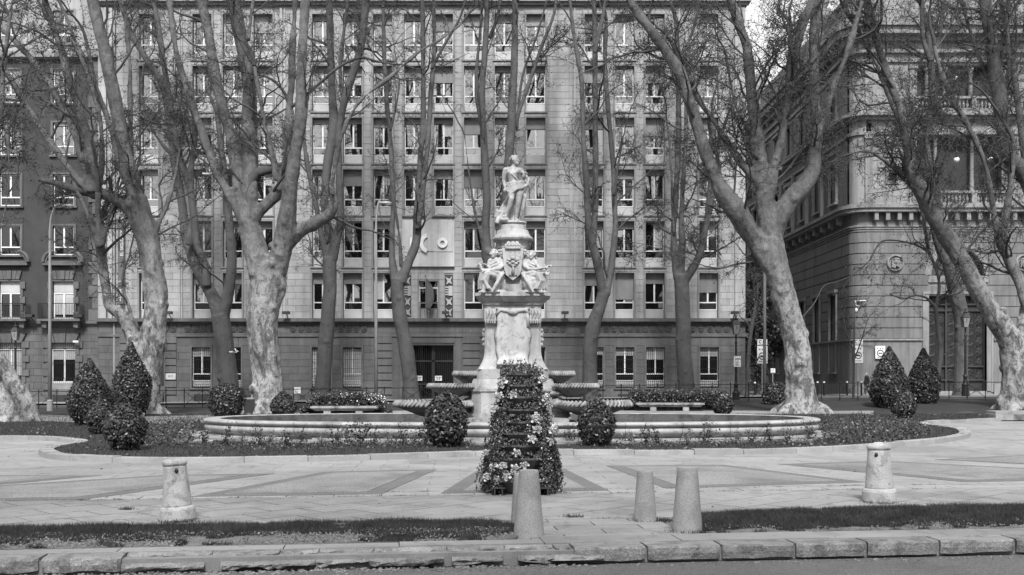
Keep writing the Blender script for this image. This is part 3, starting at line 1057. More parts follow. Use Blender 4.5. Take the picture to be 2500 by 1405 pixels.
for p in (1022, 1070):
    o = MB().box(rx(p) - .2, rx(p) + .2, BD + .12, BD + .13, rz(930), rz(918)).build('poster', 'white_paint', door)
    g = MB()
    for q in (-.08, .05): g.box(rx(p) + q, rx(p) + q + .02, BD + .112, BD + .118, rz(929), rz(919))
    g.box(rx(p) - .17, rx(p) + .17, BD + .106, BD + .111, rz(922), rz(921)); g.box(rx(p) - .12, rx(p) + .12, BD + .106, BD + .111, rz(926), rz(925.4))
    g.build('poster_print', 'ink', door)
glassd = MB().box(dx0 + .1, dx1, BD + .29, BD + .298, .3, dz - .05).build('door_glass', 'glass_dark', door)
# small left door with steps, plate and plaques
ld = MB().box(doorL[0], doorL[1], BD + .2, BD + .26, 0, doorL[3]).build('door', 'bank_dark', office)
st = MB()
for k in range(5): st.box(doorL[0], doorL[1] - .002, BY - .4 + k * .1, BY - .302 + k * .1 + .5, .0, .32 + .17 * k)
st.build('door_steps', 'base_stone', office)
hr = MB().tube([(rx(389), BY - .5, .1), (rx(389), BY - .5, 1.1), (rx(400), BY - .1, 2.0)], .02, 6).build('handrail', 'iron', office)
pf = MB(); pf.box(rx(364), rx(367), BY - .09, BY + .2, 0, doorL[3] + .08); pf.box(rx(404), rx(407), BY - .13, BY + .2, 0, doorL[3] + .08); pf.box(rx(367), rx(404), BY - .09, BY + .2, doorL[3], doorL[3] + .08)
pf.build('door_surround', 'base_trim', office)
pl = MB().box(rx(374), rx(411), BY - .17, BY - .12, rz(851), rz(829)).build('name_plate', 'base_trim', office)
sign_text('CREDITO', .21, 'ink', (rx(393), BY - .172, rz(839)), pl)
pl = MB().box(rx(409), rx(433), BY - .16, BY - .112, rz(927), rz(912)).build('plaque', 'window_panel', office)
sign_text('ICO', .17, 'ink', (rx(421), BY - .162, rz(919.5)), pl)
o = sign_text('4', .3, 'carving', (rx(418), BY - .118, rz(866)), office, name='house_number')
pl = MB().box(rx(718), rx(736), BY - .09, BY - .05, rz(961), rz(946)).build('notice_plate', 'window_frame', office)
g = MB()
for q in range(4): g.box(rx(720) + rng.uniform(0, .05), rx(734) - rng.uniform(0, .1), BY - .094, BY - .09, rz(950 + q * 3), rz(949.2 + q * 3))
g.build('notice_print', 'ink', pl)

# big metal panel with the letters
pn0, pn1, pz0, pz1 = rx(983), rx(1110), rz(652), rz(538)
panel_o = MB().box(pn0, pn1, BD - .22, BD - .06, pz0, pz1).build('sign_panel', 'panel_metal', office)
def tile(p0, p1, q0, q1, d, par=panel_o):
    return MB().box(rx(p0), rx(p1) - .012, BD - .22 - d, BD - .2205, rz(q1), rz(q0)).build('sign_tile', 'panel_metal', par)
tile(987, 1026, 575, 617, .03); tile(1027, 1064, 573, 615, .05); tile(1065, 1106, 574, 616, .03)
def ring(cx, cz, r0, r1, a0, a1, y0, y1, n=24):
    b = MB()
    V, Q = [], []
    for i in range(n + 1):
        a = a0 + (a1 - a0) * i / n
        for (r, y) in ((r0, y0), (r1, y0), (r1, y1), (r0, y1)):
            V.append((cx + r * math.cos(a), y, cz + r * math.sin(a)))
    for i in range(n):
        for k in range(4):
            Q.append((i * 4 + k, i * 4 + (k + 1) % 4, i * 4 + 4 + (k + 1) % 4, i * 4 + 4 + k))
    Q += [(3, 2, 1, 0), (n * 4, n * 4 + 1, n * 4 + 2, n * 4 + 3)]
    return b.add(V, Q)
ring(rx(1081), rz(595), .13, .29, 0, 2 * PI, BD - .36, BD - .252).build('sign_letter', 'window_frame', panel_o)
ring(rx(1051), rz(596), .38, .60, math.radians(112), math.radians(248), BD - .38, BD - .302).build('sign_letter', 'window_frame', panel_o)
MB().box(rx(1002), rx(1009), BD - .36, BD - .252, rz(610), rz(582)).build('sign_letter', 'window_frame', panel_o)
# flag window
fz0, fz1 = rows[0] - .02, rz(684)
fw = MB(); fw.box(flagx - .62, flagx - .54, -.1 + BD, BD + .3, fz0, fz1); fw.box(flagx + .54, flagx + .62, -.1 + BD, BD + .3, fz0, fz1); fw.box(flagx - .54, flagx + .54, BD - .1, BD + .3, fz1 - .08, fz1)
fwo = fw.build('window', 'trim', office)
ff = MB()
H_ = fz1 - fz0 - .1
for a, b in ((-.54, -.49), (-.04, .04), (.49, .54)): ff.box(flagx + a, flagx + b, BD + .16, BD + .24, fz0, fz0 + H_ - (0 if a != -.04 else .4))
ff.box(flagx - .49, flagx + .49, BD + .16, BD + .235, fz0 + H_ - .38, fz0 + H_ - .31)
ff.box(flagx - .49, flagx - .041, BD + .16, BD + .235, fz0 + .9, fz0 + .96); ff.box(flagx + .041, flagx + .49, BD + .16, BD + .235, fz0 + .9, fz0 + .96)
ff.build('frame', 'window_frame', fwo)
MB().box(flagx - .49, flagx + .49, BD + .25, BD + .26, fz0, fz0 + H_ + .02).build('pane', 'glass_dark', fwo)
MB().box(flagx - .46, flagx + .46, BD + .24, BD + .247, fz0 + .03, fz0 + .62).build('blind', 'curtain', fwo)
rl = MB()
for i in range(12): rl.box(flagx - .52 + .094 * i, flagx - .505 + .094 * i, BD - .05, BD - .03, fz0, fz0 + .9)
rl.box(flagx - .54, flagx + .54, BD - .055, BD - .025, fz0 + .9, fz0 + .94)
rl.build('window_rail', 'iron', fwo)
# relief strips with birds
for k, (a, b, c, d) in enumerate(relief):
    o = MB().box(a, b, BD + .02, BD + .3, c, d).build('relief_panel', 'carving', office)
    g = MB()
    mid = (a + b) / 2; hw = (b - a) / 2 * .92
    for j in range(4):
        zc_ = c + (d - c) * (j + .5) / 4; s = 1 if (j + k) % 2 else -1
        if j == 2:
            for q in range(4): g.box(mid - hw, mid - hw + .18, BD - .03, BD + .02, zc_ - .25 + q * .14, zc_ - .17 + q * .14)
            g.box(mid - hw + .19, mid + hw, BD - .04, BD + .02, zc_ - .28, zc_ + .28)
        else:
            g.prism([(mid - s * hw, zc_ + .25), (mid - s * hw * .1, zc_ + .08), (mid + s * hw, zc_ + .2), (mid + s * hw * .4, zc_ - .02), (mid + s * hw * .7, zc_ - .26), (mid, zc_ - .14), (mid - s * hw * .9, zc_ - .24), (mid - s * hw * .45, zc_)][::1], BD - .045, BD + .02)
    g.build('relief_birds', 'limestone', o)
# flagpole and flag (leans out from above the window)
fp = thing('flagpole', 'thin flagpole with a furled grey flag in front of the small balcony window', 'flagpole', (rx(1041), BD - .5, rz(775)))
MB().tube([(0, .3, .2), (0, -.05, 2.35)], .025, 6).build('pole', 'steel_pole', fp)
MB().lathe([(.01, 0), (.09, .02), (.07, .05), (.01, .08)], 10, (0, -.05, 2.35)).build('finial', 'steel_pole', fp)
V, Q = [], []
for i in range(13):
    for j in range(7):
        u = j / 6
        wv = .05 * math.sin(u * 11 + i * .5)
        wdt = .10 + .30 * (math.sin(PI * min(1, i / 11)) ** .7)
        V.append((.03 + u * wdt + (.12 * i / 12) * u, -.0 + wv, 2.2 - i * .145 - u * .12))
Q = [(i * 7 + j, i * 7 + j + 1, (i + 1) * 7 + j + 1, (i + 1) * 7 + j) for i in range(12) for j in range(6)]
fo = MB().add(V, Q).build('flag', 'flag', fp, smooth=True)
md = fo.modifiers.new('s', 'SOLIDIFY'); md.thickness = .01
# vertical banner
bn = thing('banner', 'tall narrow grey banner with vertical lettering hanging on the left end of the office building', 'banner', (rx(301), BD - .45, rz(743)))
MB().box(-.16, .16, 0, .02, 0, (743 - 538) / BS).build('cloth', 'banner', bn)
MB().tube([(-.2, .01, -.03), (.3, .01, -.05)], .03, 6).build('bottom_bar', 'iron', bn)
sign_text('EL SIGLO XX', .26, 'window_frame', (.09, -.012, 3.45), bn, (PI / 2, -PI / 2, 0))
sign_text('HABITAR', .2, 'ink', (-.08, -.012, 3.4), bn, (PI / 2, -PI / 2, 0))
sign_text('ICO', .12, 'window_frame', (0, -.012, 1.25), bn)
sign_text('2', .3, 'window_frame', (0, -.012, .7), bn)
sign_text('†', .3, 'window_frame', (0, -.012, .3), bn)
# floodlights on the cornice
fl = MB(); fl.box(-.2, .2, -.5, -.15, .2, .36); fl.tube([(0, .2, .0), (0, -.2, .22)], .03, 6)
flm = fl.mesh('floodlight', 'dark_metal')
for p, what in ((421, 'floodlight on the cornice left of the largest plane tree'), (705, 'floodlight on the cornice just right of the largest plane tree'), (1090, 'floodlight on the cornice right of the flag window'), (1378, 'floodlight on the cornice right of the monument'), (1788, 'floodlight on the cornice at the right end of the office building')):
    link('floodlight', flm, None, (rx(p), BY - .25, zc + .03), label='dark ' + what, cat='floodlight', group='floodlights on the office cornice')

# ------------------------------------------------ brick building at the left
brick = thing('brick_building', 'dark brick building with stone window surrounds and balconies at the far left', 'building')
QX0, QX1 = rx(-240), rx(242)
bcols = [rx(-105), rx(25), rx(155.5)]
BW = 51 / BS
brow = [(rz(623), rz(552)), (rz(503), rz(426)), (rz(379), rz(300)), (rz(252), rz(171)), (rz(107), rz(27))]
fren = (rz(779), rz(688)); bgr = (rz(936), rz(838))
bo = []
for cx in bcols:
    for (a, b) in brow + [fren]: bo.append((cx - BW / 2, cx + BW / 2, a, b))
    bo.append((cx - .72, cx + .72, bgr[0], bgr[1]))
wb = MB(); ws = MB()
edges = sorted(set([QX0, QX1] + [o[0] for o in bo] + [o[1] for o in bo]))
zsplit = rz(785)
for i in range(len(edges) - 1):
    a, b = edges[i], edges[i + 1]
    if b - a < 1e-5: continue
    z = zsplit
    for (c, d) in sorted((o[2], o[3]) for o in bo if o[0] < b - 1e-6 and o[1] > a + 1e-6 and o[2] > zsplit - .1):
        if c > z: wb.box(a, b, BD, BD + .4, z, min(c, 99))
        z = max(z, d)
    wb.box(a, b, BD, BD + .4, z, rz(145) if z < rz(145) else z + 2)
wb2 = MB()
wb.build('wall', 'brick', brick)
# stone upper storeys and base as stone walls
up = MB()
for i in range(len(edges) - 1):
    a, b = edges[i], edges[i + 1]
    if b - a < 1e-5: continue
    z = rz(145)
    for (c, d) in sorted((o[2], o[3]) for o in bo if o[0] < b - 1e-6 and o[1] > a + 1e-6 and o[2] > rz(145)):
        if c > z: up.box(a, b, BD - .05, BD - .002, z, c)
        z = max(z, d)
    up.box(a, b, BD - .05, BD + .4, z, 27)
up.build('upper_wall', 'limestone', brick)
MB().box(QX0, QX1, BD + .42, BD + 12, 0, 27).build('body', 'bank_dark', brick)
cb = MB()
cb.box(QX0, QX1, BD - .3, BD, rz(143), rz(137)); cb.box(QX0, QX1, BD - .15, BD, rz(136.8), rz(126))
cb.build('cornice', 'trim', brick)
masonry(brick, QX0, QX1 - .02, [0, .45] + [.45 + .39 * k for k in range(1, 11)] + [zsplit - .15], [(o[0], o[1], o[2], o[3]) for o in bo if o[2] < 3] , .95, BD - .02, .05, 'base_stone', 280, prefix='base_block')
mbk = MB()
for i in range(len(edges) - 1):
    a, b = edges[i], edges[i + 1]
    hs = [(o[2], o[3]) for o in bo if o[0] < b - 1e-6 and o[1] > a + 1e-6 and o[2] < 3]
    if b - a < 1e-5: continue
    z = -.1
    for c, d in hs: mbk.box(a, b, BD - .02, BD + .4, z, c); z = d
    mbk.box(a, b, BD - .02, BD + .4, z, zsplit)
mbk.build('base_wall', 'mortar', brick)
bc = MB(); bc.box(QX0, QX1, BD - .25, BD + .05, zsplit - .14, zsplit + .02); bc.box(QX0, QX1, BD - .14, BD + .05, zsplit - .25, zsplit - .145)
bc.build('cornice', 'base_trim', brick)
# quoins at the right corner
k = 0; z = zsplit + .02
while z < rz(148):
    wq = .58 if k % 2 == 0 else .36
    piece('quoin', 'base_trim', brick, QX1 - wq, QX1 - .02, BD - .09, BD - .001, z + .02, z + .66)
    z += .68; k += 1
def casement(W, H, low=.25):
    f = MB(); h = W / 2
    f.box(-h, -h + .06, -.03, .03, 0, H); f.box(h - .06, h, -.03, .03, 0, H); f.box(-h + .06, h - .06, -.03, .03, H - .06, H); f.box(-h + .06, h - .06, -.03, .03, 0, .06)
    zt = H * low
    f.box(-h + .06, h - .06, -.035, .03, zt, zt + .07); f.box(-.05, .05, -.035, .03, zt + .07, H - .06)
    return f.mesh('frame', 'window_frame'), zt
for ci, cx in enumerate(bcols):
    for ri, (a, b) in enumerate(brow):
        H = b - a
        s = MB()
        for u, v_ in ((-BW / 2 - .13, -BW / 2), (BW / 2, BW / 2 + .13)): s.box(u, v_, -.07, .25, -.02, H + .1)
        s.box(-BW / 2, BW / 2, -.07, .25, H, H + .1); s.box(-BW / 2 - .2, BW / 2 + .2, -.14, .25, -.12, -.022)
        w_ = s.build('window', 'base_trim' if ri < 4 else 'trim', brick); w_.location = (cx, BD, a)
        me, zt = casement(BW - .02, H)
        link('frame', me, w_, (0, .1, 0))
        gm = 'glass' if ri > 1 else 'glass_dark'
        for sgn in (-1, 1):
            o = link('pane', pane_mesh(BW / 2 - .12, H - zt - .13, gm), w_, (sgn * (BW / 4), .12, zt + .07))
            o.rotation_euler = (math.radians(rng.uniform(-1, 1)), 0, math.radians(rng.uniform(-1, 1)))
        link('pane', pane_mesh(BW - .14, zt - .06, gm), w_, (0, .12, .06))
    # french window, balcony
    a, b = fren; H = b - a
    s = MB()
    for kk in range(5):
        e = .30 if kk % 2 == 0 else .16
        hz = H / 5
        for sg in (-1, 1):
            xa, xb = sorted((sg * BW / 2, sg * (BW / 2 + e)))
            s.box(xa, xb, -.09 - (.03 if kk % 2 == 0 else 0), .2, kk * hz + .015, (kk + 1) * hz - .015)
    s.box(-BW / 2 - .02, BW / 2 + .02, -.10, .2, H + .002, H + .08)
    w_ = s.build('window', 'base_trim', brick); w_.location = (cx, BD, a)
    me, zt = casement(BW - .02, H - .65, .02)
    link('frame', me, w_, (0, .1, 0))
    f2 = MB(); f2.box(-BW / 2 + .01, BW / 2 - .01, .07, .13, H - .64, H - .58); f2.box(-BW / 2 + .01, BW / 2 - .01, .08, .12, H - .575, H - .002)
    f2.build('transom_panel', 'window_panel', w_)
    for sgn in (-1, 1):
        link('pane', pane_mesh(BW / 2 - .11, H - .8, 'glass_dark'), w_, (sgn * (BW / 4), .12, .1))
        if ci == 2: link('blind', blind, w_, (sgn * BW / 4, .105, H - .74), None, (BW / 2 - .12, 1, 1.15))
    key = MB()
    for j in range(5):
        u = -.62 + .25 * j
        key.prism([(cx + u * .9 + .012, b + .12), (cx + (u + .25) * .9 - .012, b + .12), (cx + (u + .25) * 1.12 - .012, b + .62), (cx + u * 1.12 + .012, b + .62)], BD - .12 - (.05 if j == 2 else 0), BD - .002)
    key.build('keystones', 'base_trim', brick)
    ped = MB()
    zp = rz(649)
    ped.box(cx - 1.1, cx + 1.1, BD - .3, BD - .002, zp, zp + .12); ped.box(cx - 1.0, cx + 1.0, BD - .14, BD - .002, zp + .125, zp + .26)
    for sg in (-1, 1):
        pts = [(cx + sg * (1.12 - .62 * (1 - math.cos(t_ * PI / 2))), BD - .16, zp + .2 + .62 * math.sin(t_ * PI / 2)) for t_ in (0, .2, .4, .6, .8, 1)]
        ped.tube(pts, [.10, .10, .10, .09, .08, .07], 8)
        ped.tube([(p[0] - sg * .15, p[1] + .03, p[2] - .06) for p in pts], [.06, .06, .06, .05, .05, .04], 6)
    ped.build('broken_pediment', 'base_trim', brick)
    bal = MB().box(cx - 1.22, cx + 1.22, BD - .75, BD - .02, a - .16, a - .04).build('balcony_slab', 'base_trim', brick)
    ir = MB()
    for q in range(27):
        x = cx - 1.18 + 2.36 * q / 26; ir.box(x - .009, x + .009, BD - .72, BD - .70, a - .04, a + .82)
    for sg in (-1, 1):
        for q in range(6): ir.box(cx + sg * 1.19 - .009, cx + sg * 1.19 + .009, BD - .6 + q * .1, BD - .585 + q * .1, a - .04, a + .82)
    ir.box(cx - 1.2, cx + 1.2, BD - .73, BD - .69, a + .82, a + .86); ir.box(cx - 1.2, cx + 1.2, BD - .725, BD - .695, a + .02, a + .045)
    ir.build('balcony_railing', 'iron', brick)
    for sg in (-1, 1): MB().prism([(cx + sg * .9 - .16, a - .17), (cx + sg * .9 + .16, a - .17), (cx + sg * .9 + .12, a - .55), (cx + sg * .9 - .12, a - .5)], BD - .55, BD - .06).build('corbel', 'base_trim', brick)
    # ground window with bars
    a, b = bgr; H = b - a
    s = MB()
    for kk in range(7):
        hz = (H + .5) / 7
        for sg in (-1, 1):
            e = .42 if kk % 2 == 0 else .22
            xa, xb = sorted((sg * .72, sg * (.72 + e)))
            s.box(xa, xb, -.16, -.03, kk * hz - .4 + .02, (kk + 1) * hz - .4 - .02)
    for j in range(5):
        u = -.72 + .29 * j
        s.prism([(u + .012, H + .02), (u + .29 - .012, H + .02), ((u + .29) * 1.35 - .012, H + .55), (u * 1.35 + .012, H + .55)], -.14 - (.06 if j % 2 == 0 else 0), -.03)
    w_ = s.build('window', 'base_stone', brick); w_.location = (cx, BD, a)
    me, zt = casement(1.42, H - .35, .02); link('frame', me, w_, (0, .15, 0))
    for sgn in (-1, 1):
        link('pane', pane_mesh(.58, H - .5, 'glass_dark'), w_, (sgn * .36, .17, .07))
        link('blind', blind, w_, (sgn * .36, .155, H - .45), None, (.58, 1, .5 if ci == 2 else 1.4))
    link('blind', blind, w_, (0, .15, H), None, (1.42, 1, .33))
    g = MB()
    for q in range(13):
        x = -.68 + 1.36 * q / 12; g.tube([(x, .02, H), (x, .02, .25), (x, -.06, .15), (x, -.04, 0)], .011, 4)
    for q in (.86, .5, .12): g.box(-.7, .7, .01, .025, H * q, H * q + .025)
    g.build('grille', 'iron', w_)
    MB().box(cx - .6, cx + .6, BD - .09, BD - .05, .02, .5).build('basement_window', 'bank_dark', brick)
for p in (85, 205):
    link('floodlight', flm, None, (rx(p), BD - .3, zsplit + .0), label=('dark floodlight under the balcony of the brick building, between the two balconies' if p == 85 else 'dark floodlight under the cornice right of the brick building balcony'), cat='floodlight', group='floodlights on the brick building')
# security camera on the brick corner
sc_ = thing('security_camera', 'small white security camera on a bracket at the corner of the brick building', 'security camera', (rx(197), BD - .1, rz(835)))
MB().tube([(0, 0, .25), (0, -.25, .2), (0, -.3, 0)], .02, 6).build('bracket', 'iron', sc_)
MB().box(-.25, .05, -.38, -.26, -.05, .05).build('housing', 'window_frame', sc_)

# ------------------------------------------------ bank at the right
bank = thing('bank_building', 'monumental stone bank building with balustrades and a rounded corner at the right', 'building')
KD = 82.0
KS = F / KD
def kx(px): return (px - 1250) / KS
def kz_(py): return CAMZ + (HOR - py) / KS
CX = kx(2083)           # x of the side wall plane
CR = 1.0
FX0 = CX + CR
def tf_front(u, d, z): return (FX0 + u, KD - d, z)
def tf_side(u, d, z): return (CX - d, KD + CR + u, z)
Zc = dict(base=kz_(832), ent0=kz_(560), ent1=kz_(524), cor=kz_(507), f2=kz_(500), f2t=kz_(330), e2=kz_(283), f3=kz_(262), f3t=kz_(160), e3=kz_(100), top=kz_(62), attic=kz_(-60))
COURSE = 26 / KS
def kopen_front():
    o = []
    u = lambda p: kx(p) - FX0
    o.append((u(2267), u(2408), 0, kz_(720)))                      # doors
    return o
# front: blocks of the ground storey with the arch left free
arc_c, arc_z, arc_r = kx(2337.5) - FX0, kz_(672), 70 / KS
def arch_span(z):
    if z < arc_z - .55: return None
    if z < arc_z: return (arc_c - arc_r, arc_c + arc_r)
    if z < arc_z + arc_r: 
        h = math.sqrt(max(0, arc_r ** 2 - (z - arc_z) ** 2)); return (arc_c - h, arc_c + h)
    return None
def bank_blocks(tf, U, openings, arch, L=2.1, name='facade_block', m='bank_stone'):
    z = Zc['base'] + .15; k = 0
    while z < Zc['ent0'] - .1:
        z1 = min(z + COURSE, Zc['ent0'] - .02)
        holes = [(a, b) for (a, b, c, d) in openings if c < z1 - .05 and d > z + .05]
        for A in arch:
            s = None
            for zz in (z + .05, (z + z1) / 2):
                q = A(zz)
                if q: s = q if s is None else (min(s[0], q[0]), max(s[1], q[1]))
            if s: holes.append(s)
        for (s, e) in free_spans(0, U, sorted(holes)):
            x = s
            while x < e - 1e-3:
                nx = (math.floor((x - (k % 2) * L / 2) / L + 1e-6) + 1) * L + (k % 2) * L / 2
                if nx > e or e - nx < .5: nx = e
                MB(tf).box(x + .008, nx - .008, .0, .07, z + .035, z1 - .035).build(name, m, bank)
                x = nx
        z = z1; k += 1
UF = 26.0
def fu(p): return kx(p) - FX0
fr_open = [(fu(2267), fu(2408), 0, kz_(722))]
fr_open2 = [(o[0] + 160 * 2 / KS * 1.0, o[1] + 160 * 2 / KS, o[2], o[3]) for o in fr_open]
arc2 = lambda z: (lambda q: None if q is None else (q[0] + 320 / KS, q[1] + 320 / KS))(arch_span(z))
core = MB(tf_front)
eds = [0, fr_open[0][0], fr_open[0][1], fr_open2[0][0], fr_open2[0][1], UF]
for i in range(5):
    z0 = -.2 if i % 2 == 0 else fr_open[0][3]
    core.box(eds[i], eds[i + 1], -.9, 0, z0, kz_(690) if i % 2 else Zc['ent0'])
# wall round the arches
for off_ in (0, 320 / KS):
    c0 = arc_c + off_
    pts = [(c0 - arc_r - .001, kz_(690))]
    N_ = 20
    for i in range(N_):
        a0, a1 = PI - PI * i / N_, PI - PI * (i + 1) / N_
        p0 = (c0 + arc_r * math.cos(a0), arc_z + arc_r * math.sin(a0)); p1 = (c0 + arc_r * math.cos(a1), arc_z + arc_r * math.sin(a1))
        core.add([(p0[0], 0, p0[1]), (p1[0], 0, p1[1]), (p1[0], 0, Zc['ent0']), (p0[0], 0, Zc['ent0']), (p0[0], -.9, p0[1]), (p1[0], -.9, p1[1]), (p1[0], -.9, Zc['ent0']), (p0[0], -.9, Zc['ent0'])], [(0, 1, 2, 3), (0, 4, 5, 1), (4, 7, 6, 5)])
core.build('wall', 'bank_trim', bank)
MB(tf_front).box(0, UF, -14, -.92, 0, Zc['attic']).build('body', 'bank_dark', bank)
bank_blocks(tf_front, UF, fr_open + fr_open2, [arch_span, arc2])
for off_ in (0, 320 / KS):
    c0 = arc_c + off_
    rm = MB(tf_front)
    for (r0, r1, d) in ((arc_r - .16, arc_r + .12, .12), (arc_r + .12, arc_r + .3, .09)):
        V, Q = [], []
        for i in range(25):
            a = PI * i / 24
            for (r, dd) in ((r0, -.4), (r0, d), (r1, d), (r1, -.02)): V.append((c0 + r * math.cos(a), dd, arc_z + r * math.sin(a)))
        for i in range(24):
            for k in range(3): Q.append((i * 4 + k, i * 4 + k + 1, i * 4 + 5 + k, i * 4 + 4 + k))
        rm.add(V, Q)
    rm.box(c0 - arc_r - .1, c0 + arc_r + .1, -.4, .16, kz_(690), kz_(683)); rm.box(c0 - arc_r, c0 + arc_r, -.4, .1, kz_(682.7), kz_(674))
    rm.build('arch_moulding', 'bank_trim', bank)
    gl = MB(tf_front).box(c0 - arc_r, c0 + arc_r, -.5, -.45, kz_(674), arc_z + arc_r).build('arch_window', 'glass_dark', bank)
    gg = MB(tf_front)
    for i in range(1, 8):
        a = PI * i / 8
        gg.tube([(c0, -.3, arc_z), (c0 + arc_r * math.cos(a), -.3, arc_z + arc_r * math.sin(a))], .03, 4)
    for r in (.35, .65, .9):
        gg.tube([(c0 + r * arc_r * math.cos(PI * i / 14), -.3, arc_z + r * arc_r * math.sin(PI * i / 14)) for i in range(15)], .03, 4)
    gg.build('grille', 'iron', gl)
    # doors with scrollwork
    u0, u1 = fr_open[0][0] + off_, fr_open[0][1] + off_
    zt = fr_open[0][3]
    dd = MB(tf_front).box(u0, u1, -.6, -.5, .4, zt).build('door', 'bank_dark', bank)
    fr_ = MB(tf_front)
    lo = .42
    for j in range(4):
        a = u0 + (u1 - u0) * j / 3
        fr_.box(a - .07, a + .07, -.5, -.32, lo, zt)
    for zz in (kz_(930), kz_(897), kz_(760), kz_(745), kz_(724)): fr_.box(u0 + .08, u1 - .08, -.5, -.33, zz, zz + .12)
    for j in range(3):
        for q in (kz_(735),): fr_.box(u0 + (u1 - u0) * (j + .5) / 3 - .3, u0 + (u1 - u0) * (j + .5) / 3 - .25, -.5, -.35, q, zt)
    fr_.build('door_frame', 'dark_metal', dd)
    sc2 = MB(tf_front)
    for j in range(3):
        ca = u0 + (u1 - u0) * (j + .5) / 3; hw = (u1 - u0) / 6 - .12
        for (za_, zb_, n_) in ((kz_(928), kz_(901), 1), (kz_(893), kz_(764), 5)):
            hz = (zb_ - za_) / n_
            for q in range(n_):
                zc_ = za_ + hz * (q + .5)
                for sg in (-1, 1):
                    for tt in (-1, 1):
                        pts = []
                        for i in range(10):
                            a = i / 9 * 2.4 * PI / 1.3; r = hw * .5 * (1 - i / 13)
                            pts.append((ca + sg * (hw * .5 + r * math.cos(a) * .95), -.35, zc_ + tt * (hz * .24 + r * math.sin(a) * .8)))
                        sc2.tube(pts, .02, 3, cap=False)
                sc2.tube([(ca, -.35, zc_ - hz / 2), (ca, -.35, zc_ + hz / 2)], .022, 3)
    sc2.build('scrollwork', 'iron', dd)
    sur = MB(tf_front)
    for sg in (-1, 1):
        e = u0 if sg < 0 else u1
        a, b = sorted((e, e + sg * .35)); sur.box(a, b, -.3, .1, .35, zt + .1)
        a, b = sorted((e + sg * .35, e + sg * .5)); sur.box(a, b, -.02, .14, .35, zt + .1)
    sur.box(u0 - .5, u1 + .5, -.02, .15, zt + .102, zt + .3)
    for kk in range(3): sur.box(u0 - .3, u1 + .3, -.3 + 0, .1 + .35 * (2 - kk), .0 if kk == 0 else .14 * kk - .0 + .001, .14 * (kk + 1))
    sur.build('door_surround', 'bank_trim', bank)
# head medallions
for i, p in enumerate((2184, 2497)):
    mdl = MB(tf_front)
    r = 21 / KS
    prof = [(r, 0), (r, .1), (r * .93, .2), (r * .82, .22), (r * .76, .12), (r * .72, .05), (.01, .05)]
    V, Q = [], []
    for (rr, d) in prof:
        for k in range(28):
            a = 2 * PI * k / 28; V.append((fu(p) + rr * math.cos(a), .07 + d, kz_(643) + rr * math.sin(a)))
    for j in range(len(prof) - 1):
        for k in range(28): Q.append((j * 28 + k, j * 28 + (k + 1) % 28, (j + 1) * 28 + (k + 1) % 28, (j + 1) * 28 + k))
    mo = mdl.add(V, Q).build('medallion', 'bank_trim', bank, smooth=False)
    hd = MB(tf_front)
    c = (fu(p), .22, kz_(643))
    hd.ball(c, (.24, .2, .33), 12, 8); hd.ball((c[0], .44, c[2] + .0), (.045, .07, .09), 8, 6)
    hd.ball((c[0], .36, c[2] + .08), (.17, .06, .03), 8, 5)
    for sg in (-1, 1):
        hd.ball((c[0] + sg * .09, .35, c[2] - .03), (.05, .05, .05), 6, 4)
        for j in range(6): hd.ball((c[0] + sg * (.23 + .03 * (j % 2)), .26, c[2] + .25 - .11 * j), (.08, .09, .08), 7, 5)
    for j in range(7): hd.ball((c[0] - .21 + .07 * j, .33, c[2] + .27 + .04 * math.cos((j - 3) * .5)), (.06, .07, .08), 7, 5)
    for j in range(12): hd.ball((c[0] + rng.uniform(-.15, .15), .34, c[2] - .2 - rng.uniform(0, .2)), (.06, .08, .07), 6, 4)
    link('head', fuse(hd, .025, 1), mo); mo.children[0].data.materials.append(MATS['bank_trim'])

def corner_pts(r, d, n=8):
    """quarter round between side and front plane, d = how far proud"""
    out = []
    for i in range(n + 1):
        a = PI + (PI / 2) * i / n
        out.append((CX + CR + (CR + d) * math.cos(a), KD + CR + (CR + d) * math.sin(a)))
    return out
SL = 60.0
def run(prof_d, z0, z1, name, m, parent=bank):
    """a band that follows side, rounded corner and front, standing prof_d proud"""
    o = [(CX - prof_d, KD + CR + SL)] + corner_pts(0, prof_d) + [(FX0 + UF, KD - prof_d)]
    i = [(FX0 + UF, KD + .6), (CX + .6, KD + .6), (CX + .6, KD + CR + SL)]
    poly = o + i
    # order to be counter-clockwise
    if area2(poly) < 0: poly = poly[::-1]
    return MB().slab(poly, z0, z1).build(name, m, parent)
# ground storey corner courses
z = Zc['base'] + .15
while z < Zc['ent0'] - .1:
    z1 = min(z + COURSE, Zc['ent0'] - .02)
    o_ = [(CX - .07, KD + CR + .02)] + corner_pts(0, .07, 8) + [(FX0 - .01, KD - .07)]
    i_ = [(FX0 - .01, KD + .3), (CX + .3, KD + .3), (CX + .3, KD + CR + .02)]
    poly = o_ + i_
    if area2(poly) < 0: poly = poly[::-1]
    MB().slab(poly, z + .035, z1 - .035).build('corner_block', 'bank_stone', bank)
    z = z1
def ring_band(z0, z1, d, name='band', m='bank_trim'):
    return run(d, z0, z1, name, m)
def low_band(z0, z1, d, name, m='bank_trim'):
    o = [(CX - d, KD + CR + SL)] + corner_pts(0, d) + [(FX0 + fr_open[0][0] - .52, KD - d), (FX0 + fr_open[0][0] - .52, KD + .6), (CX + .6, KD + .6), (CX + .6, KD + CR + SL)]
    MB().slab(o if area2(o) > 0 else o[::-1], z0, z1).build(name, m, bank)
    for a, b in ((fr_open[0][1] + .52, fr_open2[0][0] - .52), (fr_open2[0][1] + .52, UF)):
        MB().box(FX0 + a, FX0 + b, KD - d, KD + .6, z0, z1).build(name, m, bank)
